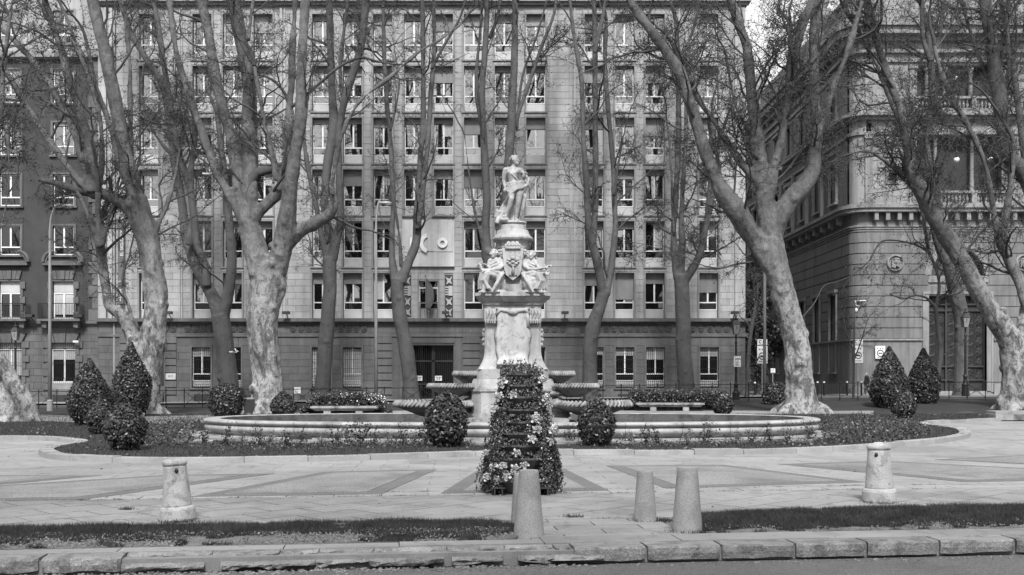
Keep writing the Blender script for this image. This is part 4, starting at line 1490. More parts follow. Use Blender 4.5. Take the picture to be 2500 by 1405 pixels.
low_band(-.2, 1.0, .22, 'plinth'); low_band(1.005, Zc['base'], .12, 'plinth', 'bank_stone'); low_band(Zc['base'] + .003, Zc['base'] + .14, .26, 'plinth_moulding')
ring_band(Zc['ent0'] - .002, Zc['ent0'] + .16, .12); ring_band(Zc['ent0'] + .163, Zc['ent0'] + .3, .2); ring_band(Zc['ent0'] + .303, Zc['ent1'] + .12, .06, 'frieze', 'bank_stone')
ring_band(Zc['ent1'] + .123, Zc['ent1'] + .4, .75, 'cornice'); ring_band(Zc['ent1'] + .403, Zc['cor'] + .12, .9, 'cornice')
ring_band(Zc['cor'] + .123, Zc['f2'] + .1, .25, 'parapet')
# consoles below the cornice
con = MB(); con.prism([(-.16, 0), (.16, 0), (.14, .5), (.2, .62), (-.2, .62), (-.14, .5)], -.55, .0); con.ball((0, -.2, .02), (.17, .22, .14), 8, 5)
con_m = con.mesh('console', 'bank_trim')
u = .6
while u < UF:
    link('console', con_m, bank, (FX0 + u, KD - .06, Zc['ent1'] - .5)); u += 28 / KS
u = 1.2
while u < SL - 10:
    link('console', con_m, bank, (CX - .06, KD + CR + u, Zc['ent1'] - .5), (0, 0, -PI / 2)); u += 2.2
# upper floors, front: solid bays left, loggia in the middle
wl = MB(tf_front)
def solid(u0, u1, z0, z1, d=0): wl.box(u0, u1, -.6, d, z0, z1)
L0, L1 = fu(2236), fu(2446)
solid(0, L0, Zc['f2'] + .1, Zc['f2t']); solid(L1, UF, Zc['f2'] + .1, Zc['f2t'])
solid(0, UF, Zc['f2t'] + .003, Zc['e2'])
solid(0, L0, Zc['f3'] - .6, Zc['f3t']); solid(L1, UF, Zc['f3'] - .6, Zc['f3t'])
solid(0, UF, Zc['f3t'] + .003, Zc['e3'])
wl.box(0, UF, -.6, .1, Zc['top'] + 1.0, Zc['attic'])
wl.build('upper_wall', 'bank_upper', bank)
for zz in np.arange(Zc['f2'] + .5, Zc['attic'], .62):
    pass
ring_band(Zc['f2t'] + .01, Zc['f2t'] + .25, .16); ring_band(Zc['e2'] - .35, Zc['e2'] - .1, .35, 'cornice'); ring_band(Zc['e2'] - .097, Zc['e2'] + .12, .7, 'cornice'); ring_band(Zc['e2'] + .123, Zc['f3'] - .25, .2, 'parapet')
ring_band(Zc['f3t'] + .2, Zc['f3t'] + .5, .18); ring_band(Zc['f3t'] + .9, Zc['f3t'] + 1.15, .3, 'cornice')
ring_band(Zc['e3'] - .1, Zc['e3'] + .25, .5, 'cornice'); ring_band(Zc['e3'] + .253, Zc['top'] - .4, 1.1, 'cornice'); ring_band(Zc['top'] - .397, Zc['top'] + .2, 1.35, 'cornice'); ring_band(Zc['top'] + .203, Zc['top'] + 1.2, .4, 'attic_band', 'bank_upper')
cw = MB()
for (za_, zb_) in ((Zc['f2'] + .1, Zc['f2t']), (Zc['f3'] - .25, Zc['f3t'] + .2), (Zc['f2t'] + .25, Zc['e2'] - .35), (Zc['f3t'] + .5, Zc['e3'] - .1)):
    poly = [(CX, KD + CR + .4)] + corner_pts(0, 0) + [(FX0 + .4, KD), (FX0 + .4, KD + .5), (CX + .5, KD + .5), (CX + .5, KD + CR + .4)]
    if area2(poly) < 0: poly = poly[::-1]
    cw.slab(poly, za_, zb_)
cw.build('corner_wall', 'bank_upper', bank)
# masonry joints above: pale blocks on solid bays
for (za_, zb_) in ((Zc['f2'] + .1, Zc['f2t']), (Zc['f3'] - .2, Zc['f3t'])):
    for (u0, u1) in ((.4, L0 - .3), (L1 + .3, UF - 1)):
        z = za_; k = 0
        while z < zb_ - .3:
            x = u0 + (k % 2) * .45
            while x < u1 - .3:
                nx = min(x + .95, u1)
                MB(tf_front).box(x + .01, nx - .01, 0, .03, z + .012, z + .53).build('wall_stone', 'bank_upper', bank); x = nx
            z += .55; k += 1
# pilasters & niche ornament on the corner bay
for p in (2120, 2228, 2452):
    for (za_, zb_) in ((Zc['f2'] + .1, Zc['f2t']), (Zc['f3'] - .2, Zc['f3t'])):
        pil = MB(tf_front); pil.box(fu(p) - .28, fu(p) + .28, .032, .16, za_, zb_ - .3); pil.box(fu(p) - .36, fu(p) + .36, .032, .26, zb_ - .298, zb_); pil.build('pilaster', 'bank_trim', bank)
nic = MB(tf_front); nu = fu(2178)
nic.box(nu - .55, nu + .55, .032, .14, kz_(450), kz_(385)); nic.box(nu - .7, nu + .7, .032, .28, kz_(384.6), kz_(378)); nic.box(nu - .35, nu + .35, .142, .17, kz_(446), kz_(405))
nic.build('niche', 'bank_trim', bank)
MB(tf_front).box(nu - .28, nu + .28, .172, .18, kz_(444), kz_(428)).build('niche_panel', 'bank_dark', bank)
# loggias
for (z0, z1, colm) in ((Zc['f2'] + .1, Zc['f2t'], (2287, 2377)), (Zc['f3'] - .2, Zc['f3t'], (2266, 2310, 2374))):
    lg = MB(tf_front).box(L0, L1, -2.2, -2.1, z0, z1).build('loggia_wall', 'bank_upper', bank)
    MB(tf_front).box(L0, L1, -2.1, -.6, z1 - .05, z1 + .1).build('loggia_ceiling', 'bank_dark', bank)
    MB(tf_front).box(L0, L1, -2.1, -.0, z0 - .25, z0 - .005).build('loggia_floor', 'bank_trim', bank)
    n_ = 3
    for j in range(n_):
        a = L0 + (L1 - L0) * (j + .5) / n_
        w_ = MB(tf_front).box(a - .85, a + .85, -2.09, -2.04, z0, z1 - 1.3).build('window', 'bank_dark', bank)
        f_ = MB(tf_front)
        for q in (-.8, -.04, .72): f_.box(a + q, a + q + .08, -2.04, -1.98, z0, z1 - 1.3)
        f_.box(a - .72, a - .045, -2.04, -1.985, z1 - 1.5, z1 - 1.4); f_.box(a + .05, a + .71, -2.04, -1.985, z1 - 1.5, z1 - 1.4)
        f_.build('frame', 'dark_metal', w_)
        for q in (-.42, .38): MB(tf_front).box(a + q - .28, a + q + .28, -2.035, -2.03, z0 + .5, z1 - 1.6).build('pane', 'glass', w_)
    for p in colm:
        c = MB().lathe([(.26, 0), (.26, .15), (.2, .2), (.17, .3), (.145, z1 - z0 - .45), (.2, z1 - z0 - .38), (.26, z1 - z0 - .2), (.28, z1 - z0)], 14, (kx(p), KD + .35, z0)).build('column', 'bank_trim', bank, smooth=True)
ped2 = MB(tf_front)
for j in range(2):
    a, b = (fu(2290), fu(2374)) if j == 0 else (fu(2380), fu(2446))
    ped2.box(a, b, -.5, -.1, kz_(332), kz_(327)); ped2.box(a, b, -.5, -.15, kz_(313), kz_(309))
    x = a + .2
    while x < b - .2:
        ped2.tube([(x + .14 * math.cos(t_ * .785), -.2, kz_(320) + .14 * math.sin(t_ * .785)) for t_ in range(9)], .04, 4); x += .36
ped2.build('fretwork', 'bank_trim', bank)
# balustrades
bal_p = [(.10, 0), (.10, .06), (.05, .09), (.06, .14), (.11, .26), (.09, .36), (.045, .5), (.05, .62), (.085, .66), (.085, .74)]
def balustrade(p0, p1, zbase, piers):
    H = .74
    bm = MB().lathe([(r * 1.1, z * 1.0) for r, z in bal_p], 8).mesh('baluster', 'bank_trim', True)
    x = kx(p0)
    pr = [kx(q) for q in piers]
    while x < kx(p1):
        if all(abs(x - q) > .3 for q in pr): link('baluster', bm, bank, (x, KD - .05, zbase + .12))
        x += .285
    r = MB(); r.box(kx(p0), kx(p1), KD - .22, KD + .12, zbase, zbase + .12); r.box(kx(p0), kx(p1), KD - .25, KD + .15, zbase + .12 + H, zbase + .30 + H)
    for q in pr: r.box(q - .2, q + .2, KD - .24, KD + .14, zbase + .121, zbase + .119 + H)
    r.build('handrail', 'bank_trim', bank)
balustrade(2225, 2470, Zc['f2'] + .0, (2232, 2292, 2376, 2455))
balustrade(2225, 2470, Zc['f3'] - .25, (2232, 2287, 2376, 2455))
# side wall, running back along the street
sw = MB(tf_side)
sopen = []
u = 3.0
while u < SL - 3:
    sopen.append((u, u + 1.7)); u += 4.6
def side_wall(z0, z1, oz0, oz1):
    x = 0
    for (a, b) in sopen:
        sw.box(x, a, -.6, 0, z0, z1); sw.box(a, b, -.6, 0, z0, oz0); sw.box(a, b, -.6, 0, oz1, z1); x = b
    sw.box(x, SL, -.6, 0, z0, z1)
side_wall(-.1, Zc['ent0'], 2.0, 8.2)
side_wall(Zc['f2'] + .1, Zc['f2t'], Zc['f2'] + .9, Zc['f2t'] - .8)
side_wall(Zc['f3'] - .2, Zc['f3t'], Zc['f3'] + .1, Zc['f3t'] - .5)
sw.box(0, SL, -.6, 0, Zc['f2t'] + .003, Zc['e2']); sw.box(0, SL, -.6, 0, Zc['f3t'] + .003, Zc['e3'])
sw.box(0, 30, -.5, .2, Zc['top'] + 1.2, Zc['top'] + 2.6)
sw.build('side_wall', 'bank_stone', bank)
MB(tf_side).box(0, SL, -12, -.62, 0, Zc['top'] + .5).build('side_body', 'bank_dark', bank)
# side rustication and pilasters
z = Zc['base'] + .15
while z < Zc['ent0'] - .1:
    z1 = min(z + COURSE, Zc['ent0'] - .02)
    x = 0
    for (a, b) in sopen[:9]:
        zz = (2.0, 8.2)
        if z1 > zz[0] and z < zz[1]:
            MB(tf_side).box(x + .01, a, 0, .07, z + .035, z1 - .035).build('facade_block', 'bank_stone', bank); x = b
        else:
            MB(tf_side).box(x + .01, b, 0, .07, z + .035, z1 - .035).build('facade_block', 'bank_stone', bank); x = b
    z = z1
for (a, b) in sopen:
    for (o0, o1) in ((2.0, 8.2), (Zc['f2'] + .9, Zc['f2t'] - .8), (Zc['f3'] + .1, Zc['f3t'] - .5)):
        w_ = MB(tf_side).box(a, b, -.45, -.4, o0, o1).build('window', 'glass_dark', bank)
        f_ = MB(tf_side); f_.box(a - .2, a, -.1, .2, o0 - .1, o1 + .1); f_.box(b, b + .2, -.1, .2, o0 - .1, o1 + .1); f_.box(a, b, -.1, .2, o1, o1 + .1); f_.box(a - .3, b + .3, -.1, .35, o1 + .102, o1 + .35); f_.box(a - .2, b + .2, -.1, .3, o0 - .25, o0 - .102)
        f_.box((a + b) / 2 - .05, (a + b) / 2 + .05, -.4, -.3, o0, o1)
        f_.build('frame', 'bank_trim', w_)
    gg = MB(tf_side)
    gg.tube([(b + 1.45, .3, Zc['f2'] + .1), (b + 1.45, .3, Zc['f2t'])], .2, 8)
    gg.build('half_column', 'bank_trim', bank)
# rooftop urns at the corner
urn = MB().lathe([(.35, 0), (.5, .3), (.3, .6), (.65, 1.1), (.75, 1.7), (.4, 2.1), (.5, 2.3), (.6, 2.6), (.25, 2.7)], 12, mod=lambda a, z: 1 + .1 * math.sin(a * 6 + z * 3)).mesh('roof_urn', 'bank_trim', True)
for (x, y) in ((CX - .3, KD + 7.6), (CX + .3, KD + 18), (CX - .3, KD + 30)):
    link('roof_urn', urn, bank, (x, y, Zc['top'] + 1.2), None, (1.2, 1.2, 1.3))
# globe lamps of the loggia
for k, (p, q, wh) in enumerate(((2251, 393, 'leftmost of the three lower lamps in the bank loggia'), (2330, 393, 'middle one of the three lower lamps in the bank loggia'), (2412, 393, 'rightmost of the three lower lamps in the bank loggia'), (2328, 197, 'single lamp in the upper bank loggia'))):
    t_ = thing('globe_lamp', 'white glass globe lamp, ' + wh, 'lamp', (kx(p), KD - .4, kz_(q)), group='globe lamps of the bank loggias')
    MB().ball((0, 0, 0), .22, 14, 9).build('globe', 'globe', t_, smooth=True)
    MB().lathe([(.12, .16), (.14, .24), (.07, .3), (.05, .5), (.1, .56), (.03, .75), (.01, 1.0)], 10).build('bracket', 'iron', t_)
# camera bracket
cb_ = thing('surveillance_camera', 'white surveillance camera hanging from a bracket on the bank corner', 'security camera', (kx(2085), KD - .2, kz_(735)))
MB().tube([(0, .1, 0), (.9, .1, 0)], .04, 6).tube([(0, -.1, .0), (0, -.3, -.4), (.3, -.3, -.45), (.3, -.3, -.7)], .035, 6).build('bracket', 'window_frame', cb_)
MB().ball((0, -.3, -.75), (.13, .13, .16), 10, 7).build('dome', 'window_frame', cb_)

# ---- house closing the far end of the street
fh = thing('far_house', 'pale distant house with balconies at the far end of the side street', 'building')
FY = 128.0
x0_, x1_ = (1790 - 1250) * FY / F, (1905 - 1250) * FY / F
ftop = CAMZ + (HOR - 475) * FY / F
w_ = MB().box(x0_ - 4, x1_ + 4, FY, FY + 10, -.2, ftop).build('wall', 'far_wall', fh)
MB().box(x0_ - 4, x1_ + 4.2, FY - .6, FY + .1, ftop, ftop + .5).build('cornice', 'trim', fh)
for j in range(5):
    for i in range(5):
        x = x0_ - 2 + i * 2.2; z = 4 + j * 3.6
        if z + 2.4 > ftop: continue
        q = MB().box(x, x + 1.1, FY - .1, FY - .02, z, z + 2.3).build('window', 'bank_dark', fh)
        MB().box(x - .3, x + 1.4, FY - .8, FY - .02, z - .2, z - .05).build('balcony', 'trim', fh)
# ------------------------------------------------------------ plane trees
def tubes_np(P, R, sides):
    """P (N,K,3) R (N,K) -> vertices, quads of N separate tubes"""
    N, K, _ = P.shape
    D = np.empty_like(P)
    D[:, 1:-1] = P[:, 2:] - P[:, :-2]; D[:, 0] = P[:, 1] - P[:, 0]; D[:, -1] = P[:, -1] - P[:, -2]
    D /= np.linalg.norm(D, axis=2)[..., None] + 1e-9
    ref = np.tile(np.array([.31, .87, .23]), (N, 1)) + 0 * D[:, 0]
    Sx = np.cross(D, ref[:, None, :]); Sx /= np.linalg.norm(Sx, axis=2)[..., None] + 1e-9
    U = np.cross(Sx, D)
    an = 2 * PI * np.arange(sides) / sides
    V = P[:, :, None, :] + R[:, :, None, None] * (np.cos(an)[None, None, :, None] * Sx[:, :, None, :] + np.sin(an)[None, None, :, None] * U[:, :, None, :])
    idx = np.arange(N * K * sides).reshape(N, K, sides)
    a = idx[:, :-1, :]; b = np.roll(a, -1, axis=2); d = idx[:, 1:, :]; c = np.roll(d, -1, axis=2)
    Q = np.stack([a, b, c, d], axis=-1).reshape(-1, 4)
    return V.reshape(-1, 3), Q

def grow_np(st, d0, L, r0, K, wob, up, rt=.35, sag=0.):
    N = len(st)
    P = np.zeros((N, K, 3)); P[:, 0] = st
    d = d0 / (np.linalg.norm(d0, axis=1)[:, None] + 1e-9)
    bend = NR.normal(0, wob * .5, (N, 3))
    for k in range(1, K):
        d = d + bend * .6 + NR.normal(0, wob, (N, 3)) + np.array([0, 0, up]) - np.array([0, 0, sag * k / K])
        d /= np.linalg.norm(d, axis=1)[:, None]
        P[:, k] = P[:, k - 1] + d * (L / (K - 1))[:, None]
    t = np.linspace(0, 1, K)[None, :]
    R = r0[:, None] * (1 - (1 - rt) * t)
    return P, R

def rand_perp(d):
    r = NR.normal(size=d.shape)
    u = np.cross(d, r)
    return u / (np.linalg.norm(u, axis=1)[:, None] + 1e-9)

def sample_on(P, R, n):
    """n random points on the branches, favouring the outer part"""
    N, K, _ = P.shape
    i = NR.randint(0, N, n)
    t = NR.uniform(.2, 1, n) * (K - 1)
    k = np.minimum(t.astype(int), K - 2); f = (t - k)[:, None]
    p = P[i, k] * (1 - f) + P[i, k + 1] * f
    d = P[i, k + 1] - P[i, k]; d /= np.linalg.norm(d, axis=1)[:, None] + 1e-9
    r = R[i, k] * (1 - f[:, 0]) + R[i, k + 1] * f[:, 0]
    return p, d, r

def plane_tree(Y, limbs, label, bark='bark_smooth', n1=34, n2=260, n3=1500, spread=1.0, zmin=3.2, seeds=1600, voxel=.055, rough=.10, group='bare plane trees of the boulevard', leaf=.036, basez=0.0, lum=.3):
    paths = []
    for li, lm in enumerate(limbs):
        dy = 0.; tgt = rng.uniform(-1.4, 1.4) if li else rng.uniform(-.2, .2)
        pts = []
        n = len(lm)
        z0 = CAMZ - (lm[0][1] - HOR) * Y / F
        for q in lm:
            z = CAMZ - (q[1] - HOR) * Y / F
            if len(q) > 3: yy = Y + q[3]
            elif li: yy = Y + tgt * min(1, max(0, (z - z0) / 7.))
            else: yy = Y
            p = at(q[0], q[1], yy)
            pts.append((p.x, p.y, p.z, q[2] / 2 * yy / F))
        sm = []
        for i in range(n - 1):
            p0, p1, p2, p3 = pts[max(i - 1, 0)], pts[i], pts[i + 1], pts[min(i + 2, n - 1)]
            m_ = 5
            for k in range(m_):
                t = k / m_
                sm.append(tuple(.5 * ((2 * p1[c]) + (p2[c] - p0[c]) * t + (2 * p0[c] - 5 * p1[c] + 4 * p2[c] - p3[c]) * t * t + (3 * p1[c] - p0[c] - 3 * p2[c] + p3[c]) * t ** 3) for c in range(4)))
        sm.append(pts[-1])
        paths.append(sm)
    base = paths[0][0]
    t = thing('plane_tree', label, 'tree', (base[0], base[1], basez), group=group)
    inv = Vector((base[0], base[1], basez))
    mb = MB(); thin = MB()
    for li, sm in enumerate(paths):
        rad = [max(.012, s[3]) for s in sm]
        P_ = [Vector(s[:3]) - inv for s in sm]
        if li == 0:   # root flare going into the soil
            P_.insert(0, P_[0] - Vector((0, 0, .5))); rad.insert(0, rad[0] * 1.15)
        (mb if li == 0 or max(rad) > .085 else thin).tube(P_, rad, 10 if rad[0] > .12 else 8, cap=True)
    if bark == 'bark_mottled':      # swollen collars and pruning knots
        for sm in paths[1:]:
            if sm[0][3] < .18: continue
            for j in range(7):
                s = sm[min(len(sm) - 1, rng.randrange(2, 14))]; a = rng.uniform(0, 2 * PI); e = rng.uniform(-.3, 1)
                mb.ball(Vector((s[0] + math.cos(a) * s[3] * .8, s[1] + math.sin(a) * s[3] * .8, s[2] + e * s[3] * .6)) - inv, s[3] * rng.uniform(.28, .5), 7, 5)
    if li >= 0:
        # lumps and scars
        sm = paths[0]
        for j in range(int(len(sm) * .6)):
            s = rng.choice(sm); a = rng.uniform(0, 2 * PI)
            mb.ball(Vector((s[0] + math.cos(a) * s[3] * .75, s[1] + math.sin(a) * s[3] * .75, s[2])) - inv, s[3] * rng.uniform(.25, .45), 7, 5)
        for j in range(4):      # root toes
            a = rng.uniform(0, 2 * PI); r = paths[0][0][3]
            mb.tube([Vector((math.cos(a) * r * .4, math.sin(a) * r * .4, .35)), Vector((math.cos(a) * r * 1.0, math.sin(a) * r * 1.0, .05)), Vector((math.cos(a) * r * 1.5, math.sin(a) * r * 1.5, -.15))], [r * .4, r * .35, r * .2], 7)
    n3 = int(n3 * 2.4); seeds = int(seeds * 2.8)
    me = fuse(mb, voxel, 2, 'trunk')
    co = np.empty(len(me.vertices) * 3, np.float32); me.vertices.foreach_get('co', co); co = co.reshape(-1, 3)
    no = np.empty(len(me.vertices) * 3, np.float32); me.vertices.foreach_get('normal', no); no = no.reshape(-1, 3)
    o1 = rng.uniform(0, 50)
    amp = np.array([mnoise.noise(Vector((c[0] * 2.2 + o1, c[1] * 2.2, c[2] * .9))) * .06 + mnoise.noise(Vector((c[0] * 6 + o1, c[1] * 6, c[2] * 4))) * .02 for c in co.tolist()])
    k = rough / .10 * (1.0 if bark == 'bark_mottled' else .6)
    co += no * (amp * k)[:, None]
    me.vertices.foreach_set('co', co.reshape(-1)); me.update()
    me.materials.clear(); me.materials.append(MATS[bark])
    link('trunk', me, t)
    if thin.v: thin.build('limb', 'twig', t, smooth=True)
    # ---- crown: three orders of branches
    pts, dirs, rads, wts = [], [], [], []
    for sm in paths:
        for i in range(1, len(sm)):
            a, b = Vector(sm[i - 1][:3]), Vector(sm[i][:3])
            if b.z > zmin and sm[i][3] < .42:
                pts.append(tuple((a + b) / 2)); dirs.append(tuple((b - a).normalized())); rads.append(sm[i][3]); wts.append((b - a).length * (1 + .12 * (b.z - zmin)))
    tips = [(sm[-1], (Vector(sm[-1][:3]) - Vector(sm[-2][:3])).normalized()) for sm in paths[1:] if sm[-1][2] > zmin]
    pts, dirs, rads, wts = map(np.array, (pts, dirs, rads, wts))
    i = NR.choice(len(pts), n1, p=wts / wts.sum())
    st = pts[i]; d = dirs[i] * .7 + rand_perp(dirs[i]) * NR.uniform(.5, 1.1, (n1, 1))
    r = np.minimum(rads[i] * .45, NR.uniform(.03, .075, n1))
    for (s, dd) in tips:
        st = np.vstack([st, [s[:3]]]); d = np.vstack([d, [tuple(dd)]]); r = np.append(r, s[3] * .9)
    L = NR.uniform(1.6, 3.6, len(st)) * spread
    P1, R1 = grow_np(st, d, L, r, 10, .16, .05, .3)
    p, dd, rr = sample_on(P1, R1, n2)
    P2, R2 = grow_np(p, dd * .6 + rand_perp(dd) * NR.uniform(.5, 1., (n2, 1)), NR.uniform(.7, 1.7, n2) * spread, np.minimum(rr * .6, .018), 7, .22, .01, .4, .06)
    p, dd, rr = sample_on(P2, R2, n3)
    P3, R3 = grow_np(p, dd * .5 + rand_perp(dd) * NR.uniform(.4, 1., (n3, 1)), NR.uniform(.2, .62, n3) * spread, np.full(n3, .0068), 5, .34, 0., .6, .10)
    v1, q1 = tubes_np(P1, R1, 6); v2, q2 = tubes_np(P2, R2, 4); v3, q3 = tubes_np(P3, R3, 3)
    V = np.vstack([v1, v2, v3]) - np.array(inv); Q = np.vstack([q1, q2 + len(v1), q3 + len(v1) + len(v2)])
    link('branches', arrays_mesh('branches', V, Q, 'twig'), t, kind='stuff')
    if seeds:
        p, dd, rr = sample_on(P3, R3, seeds)
        p = p + NR.normal(0, .02, p.shape)
        link('seed_balls', quads_mesh('seed_balls', leaf_quads(p, leaf, None, 1, .75) - np.array(inv), 'seed'), t, kind='stuff')
    return t

T_ = plane_tree
T_(35.5, [
    [(30, 1042, 74), (22, 1000, 64), (0, 930, 58), (-30, 860, 54), (-80, 760, 48), (-150, 600, 42), (-200, 400, 38), (-230, 200, 30)],
    [(80, 1040, 44), (60, 985, 44), (24, 925, 44), (-10, 870, 40)],
    [(-95, 730, 26), (-60, 600, 20), (-30, 470, 17), (-5, 330, 14), (10, 160, 12), (30, 0, 10)],
    [(-60, 640, 14), (-10, 580, 10), (15, 500, 9), (21, 420, 8), (20, 330, 7)]],
   'leaning plane tree with double mottled trunk, cut by the left edge', 'bark_mottled', 26, 200, 1100, zmin=3)
T_(43, [
    [(350, 1012, 92), (354, 975, 76), (360, 910, 68), (370, 840, 66), (380, 760, 60), (378, 690, 56), (364, 610, 56), (348, 545, 60), (330, 485, 58)],
    [(332, 500, 46), (322, 440, 40), (306, 380, 36), (290, 290, 34), (262, 150, 33), (228, 10, 30), (210, -70, 28)],
    [(352, 548, 52), (318, 508, 40), (270, 480, 32), (222, 468, 30)],
    [(222, 470, 26), (228, 409, 24), (213, 330, 22), (178, 225, 20), (150, 125, 18), (125, 53, 16), (103, -20, 14)],
    [(218, 470, 20), (167, 409, 17), (117, 338, 16), (71, 267, 14), (28, 196, 13), (-20, 130, 12)],
    [(218, 462, 20), (189, 345, 19), (150, 256, 17), (107, 185, 16), (60, 125, 14), (-5, 66, 12)],
    [(240, 470, 16), (248, 400, 14), (244, 290, 13), (213, 180, 12), (185, 100, 11), (140, -10, 10)],
    [(305, 450, 15), (288, 390, 14), (270, 310, 13), (240, 230, 11), (215, 120, 10)],
    [(325, 470, 14), (322, 370, 13), (318, 260, 11), (316, 140, 10), (298, -5, 9)],
    [(362, 600, 18), (400, 520, 12), (425, 440, 10), (440, 360, 8)],
    [(348, 880, 46), (328, 835, 40), (318, 795, 38), (296, 768, 30), (268, 748, 26), (258, 700, 24), (250, 645, 24), (244, 600, 26)],
    [(246, 605, 20), (232, 570, 15), (212, 520, 13), (196, 480, 12), (180, 440, 10)],
    [(248, 600, 18), (262, 545, 12), (276, 505, 9), (286, 460, 8)],
    [(243, 600, 18), (240, 540, 15), (240, 470, 13)],
    [(330, 830, 12), (325, 790, 10), (300, 700, 8)]],
   'thick mottled plane tree behind the tallest topiary cone, crooked side trunk on its left', 'bark_mottled', 48, 460, 3000, seeds=3400, zmin=4)
T_(56, [
    [(562, 992, 58), (560, 950, 52), (553, 880, 46), (545, 820, 46), (538, 770, 46)],
    [(538, 780, 38), (522, 730, 32), (500, 690, 30), (480, 650, 28), (462, 605, 26), (452, 570, 24), (445, 500, 21), (427, 400, 20), (414, 300, 19), (400, 215, 18), (356, 142, 16), (320, 80, 14), (290, -10, 12)],
    [(462, 600, 20), (472, 520, 18), (458, 440, 17), (436, 370, 16), (409, 213, 15), (384, 53, 14), (367, -20, 12)],
    [(505, 700, 22), (498, 640, 20), (480, 595, 20), (474, 530, 18), (466, 450, 17), (470, 380, 14), (480, 300, 12)],
    [(545, 770, 34), (560, 700, 28), (566, 630, 25), (560, 560, 23), (556, 500, 20), (548, 430, 18), (540, 360, 16), (530, 280, 13)],
    [(420, 380, 10), (380, 330, 9), (350, 260, 8), (345, 200, 7)]],
   'forked plane tree rising behind the low round bush, left of the largest plane tree', 'bark_smooth', 36, 340, 2200, seeds=2600)
T_(43, [
    [(652, 1022, 122), (652, 1000, 92), (653, 950, 76), (648, 880, 74), (641, 800, 76), (645, 740, 84), (655, 690, 88), (648, 650, 84)],
    [(640, 670, 66), (626, 620, 60), (612, 565, 54), (604, 525, 48)],
    [(604, 545, 42), (590, 500, 36), (585, 460, 33), (569, 356, 30), (534, 231, 27), (516, 125, 25), (491, 0, 24), (480, -60, 22)],
    [(606, 560, 34), (575, 500, 26), (555, 470, 23), (516, 391, 22), (487, 302, 20), (450, 200, 18), (430, 125, 16), (412, -10, 14)],
    [(606, 535, 42), (610, 480, 42), (611, 400, 42), (606, 320, 40), (610, 240, 34), (598, 150, 34), (580, 60, 33), (565, 0, 30), (553, -60, 28)],
    [(678, 440, 18), (663, 374, 16), (649, 315, 15), (635, 240, 14), (620, 160, 11)],
    [(618, 535, 36), (640, 508, 30), (670, 480, 30), (690, 455, 28), (700, 400, 25), (706, 300, 21), (712, 200, 18), (715, 100, 17), (722, -10, 16)],
    [(662, 680, 60), (682, 635, 54), (694, 580, 52), (702, 520, 48), (709, 450, 38), (722, 370, 31), (733, 290, 29), (735, 200, 27), (740, 100, 25), (746, -20, 22)],
    [(702, 595, 36), (735, 562, 34), (768, 546, 34), (802, 524, 30), (815, 492, 22), (812, 455, 13), (824, 374, 11), (841, 313, 10), (877, 249, 9.5), (948, 192, 9), (1025, 125, 8), (1071, 100, 8), (1128, 58, 6)],
    [(712, 262, 8), (770, 213, 7.5), (824, 167, 7), (877, 142, 6), (925, 152, 5)],
    [(708, 265, 8), (690, 220, 7), (655, 190, 6), (600, 178, 5)],
    [(606, 100, 11), (612, 40, 10), (622, -20, 9)]],
   'largest plane tree left of the fountain, pale trunk splitting into many thick limbs', 'bark_mottled', 44, 420, 2600, seeds=2800, zmin=6, rough=.12)
T_(55, [
    [(786, 1000, 46), (788, 945, 40), (794, 850, 37), (800, 780, 35), (805, 700, 34), (804, 630, 34)],
    [(810, 635, 28), (822, 580, 24), (832, 530, 20), (829, 480, 18), (828, 400, 17), (827, 320, 16), (846, 230, 20), (862, 180, 20), (880, 120, 20), (890, 40, 20), (896, -30, 18)],
    [(798, 635, 18), (783, 565, 14), (768, 485, 13), (754, 420, 12), (742, 330, 10), (750, 250, 8)],
    [(800, 640, 24), (806, 580, 22), (792, 500, 20), (800, 400, 22), (814, 313, 26), (812, 240, 20), (809, 178, 18), (806, 80, 18), (804, -20, 16)],
    [(840, 250, 11), (830, 180, 10), (838, 90, 9), (850, 0, 8)]],
   'slender plane tree with three upright stems behind the hedge, right of the largest plane tree', 'bark_smooth', 30, 260, 1500, seeds=1500, zmin=6)
T_(54, [
    [(1008, 1000, 44), (1002, 940, 38), (993, 860, 36), (978, 780, 34), (970, 720, 33), (970, 680, 34)],
    [(964, 690, 22), (957, 620, 17), (957, 560, 14), (960, 500, 13), (956, 400, 13), (952, 335, 13), (943, 231, 12), (938, 130, 11), (935, 20, 10)],
    [(978, 690, 28), (1000, 635, 22), (1016, 590, 22), (1019, 520, 20), (1023, 460, 16), (1026, 391, 15), (1033, 285, 14), (1033, 142, 13), (1031, -10, 12)],
    [(1018, 560, 16), (1028, 500, 14), (1040, 400, 13), (1048, 300, 12), (1053, 213, 12), (1060, 125, 11), (1058, 0, 10)],
    [(1053, 170, 8), (1085, 110, 7), (1120, 50, 6), (1140, -10, 5)],
    [(980, 650, 10), (975, 580, 8), (967, 520, 7), (962, 470, 6)],
    [(953, 320, 6), (965, 270, 5), (975, 210, 4)]],
   'plane tree left of the monument, before the main door of the office building', 'bark_smooth', 26, 200, 1100, seeds=1000, zmin=7)
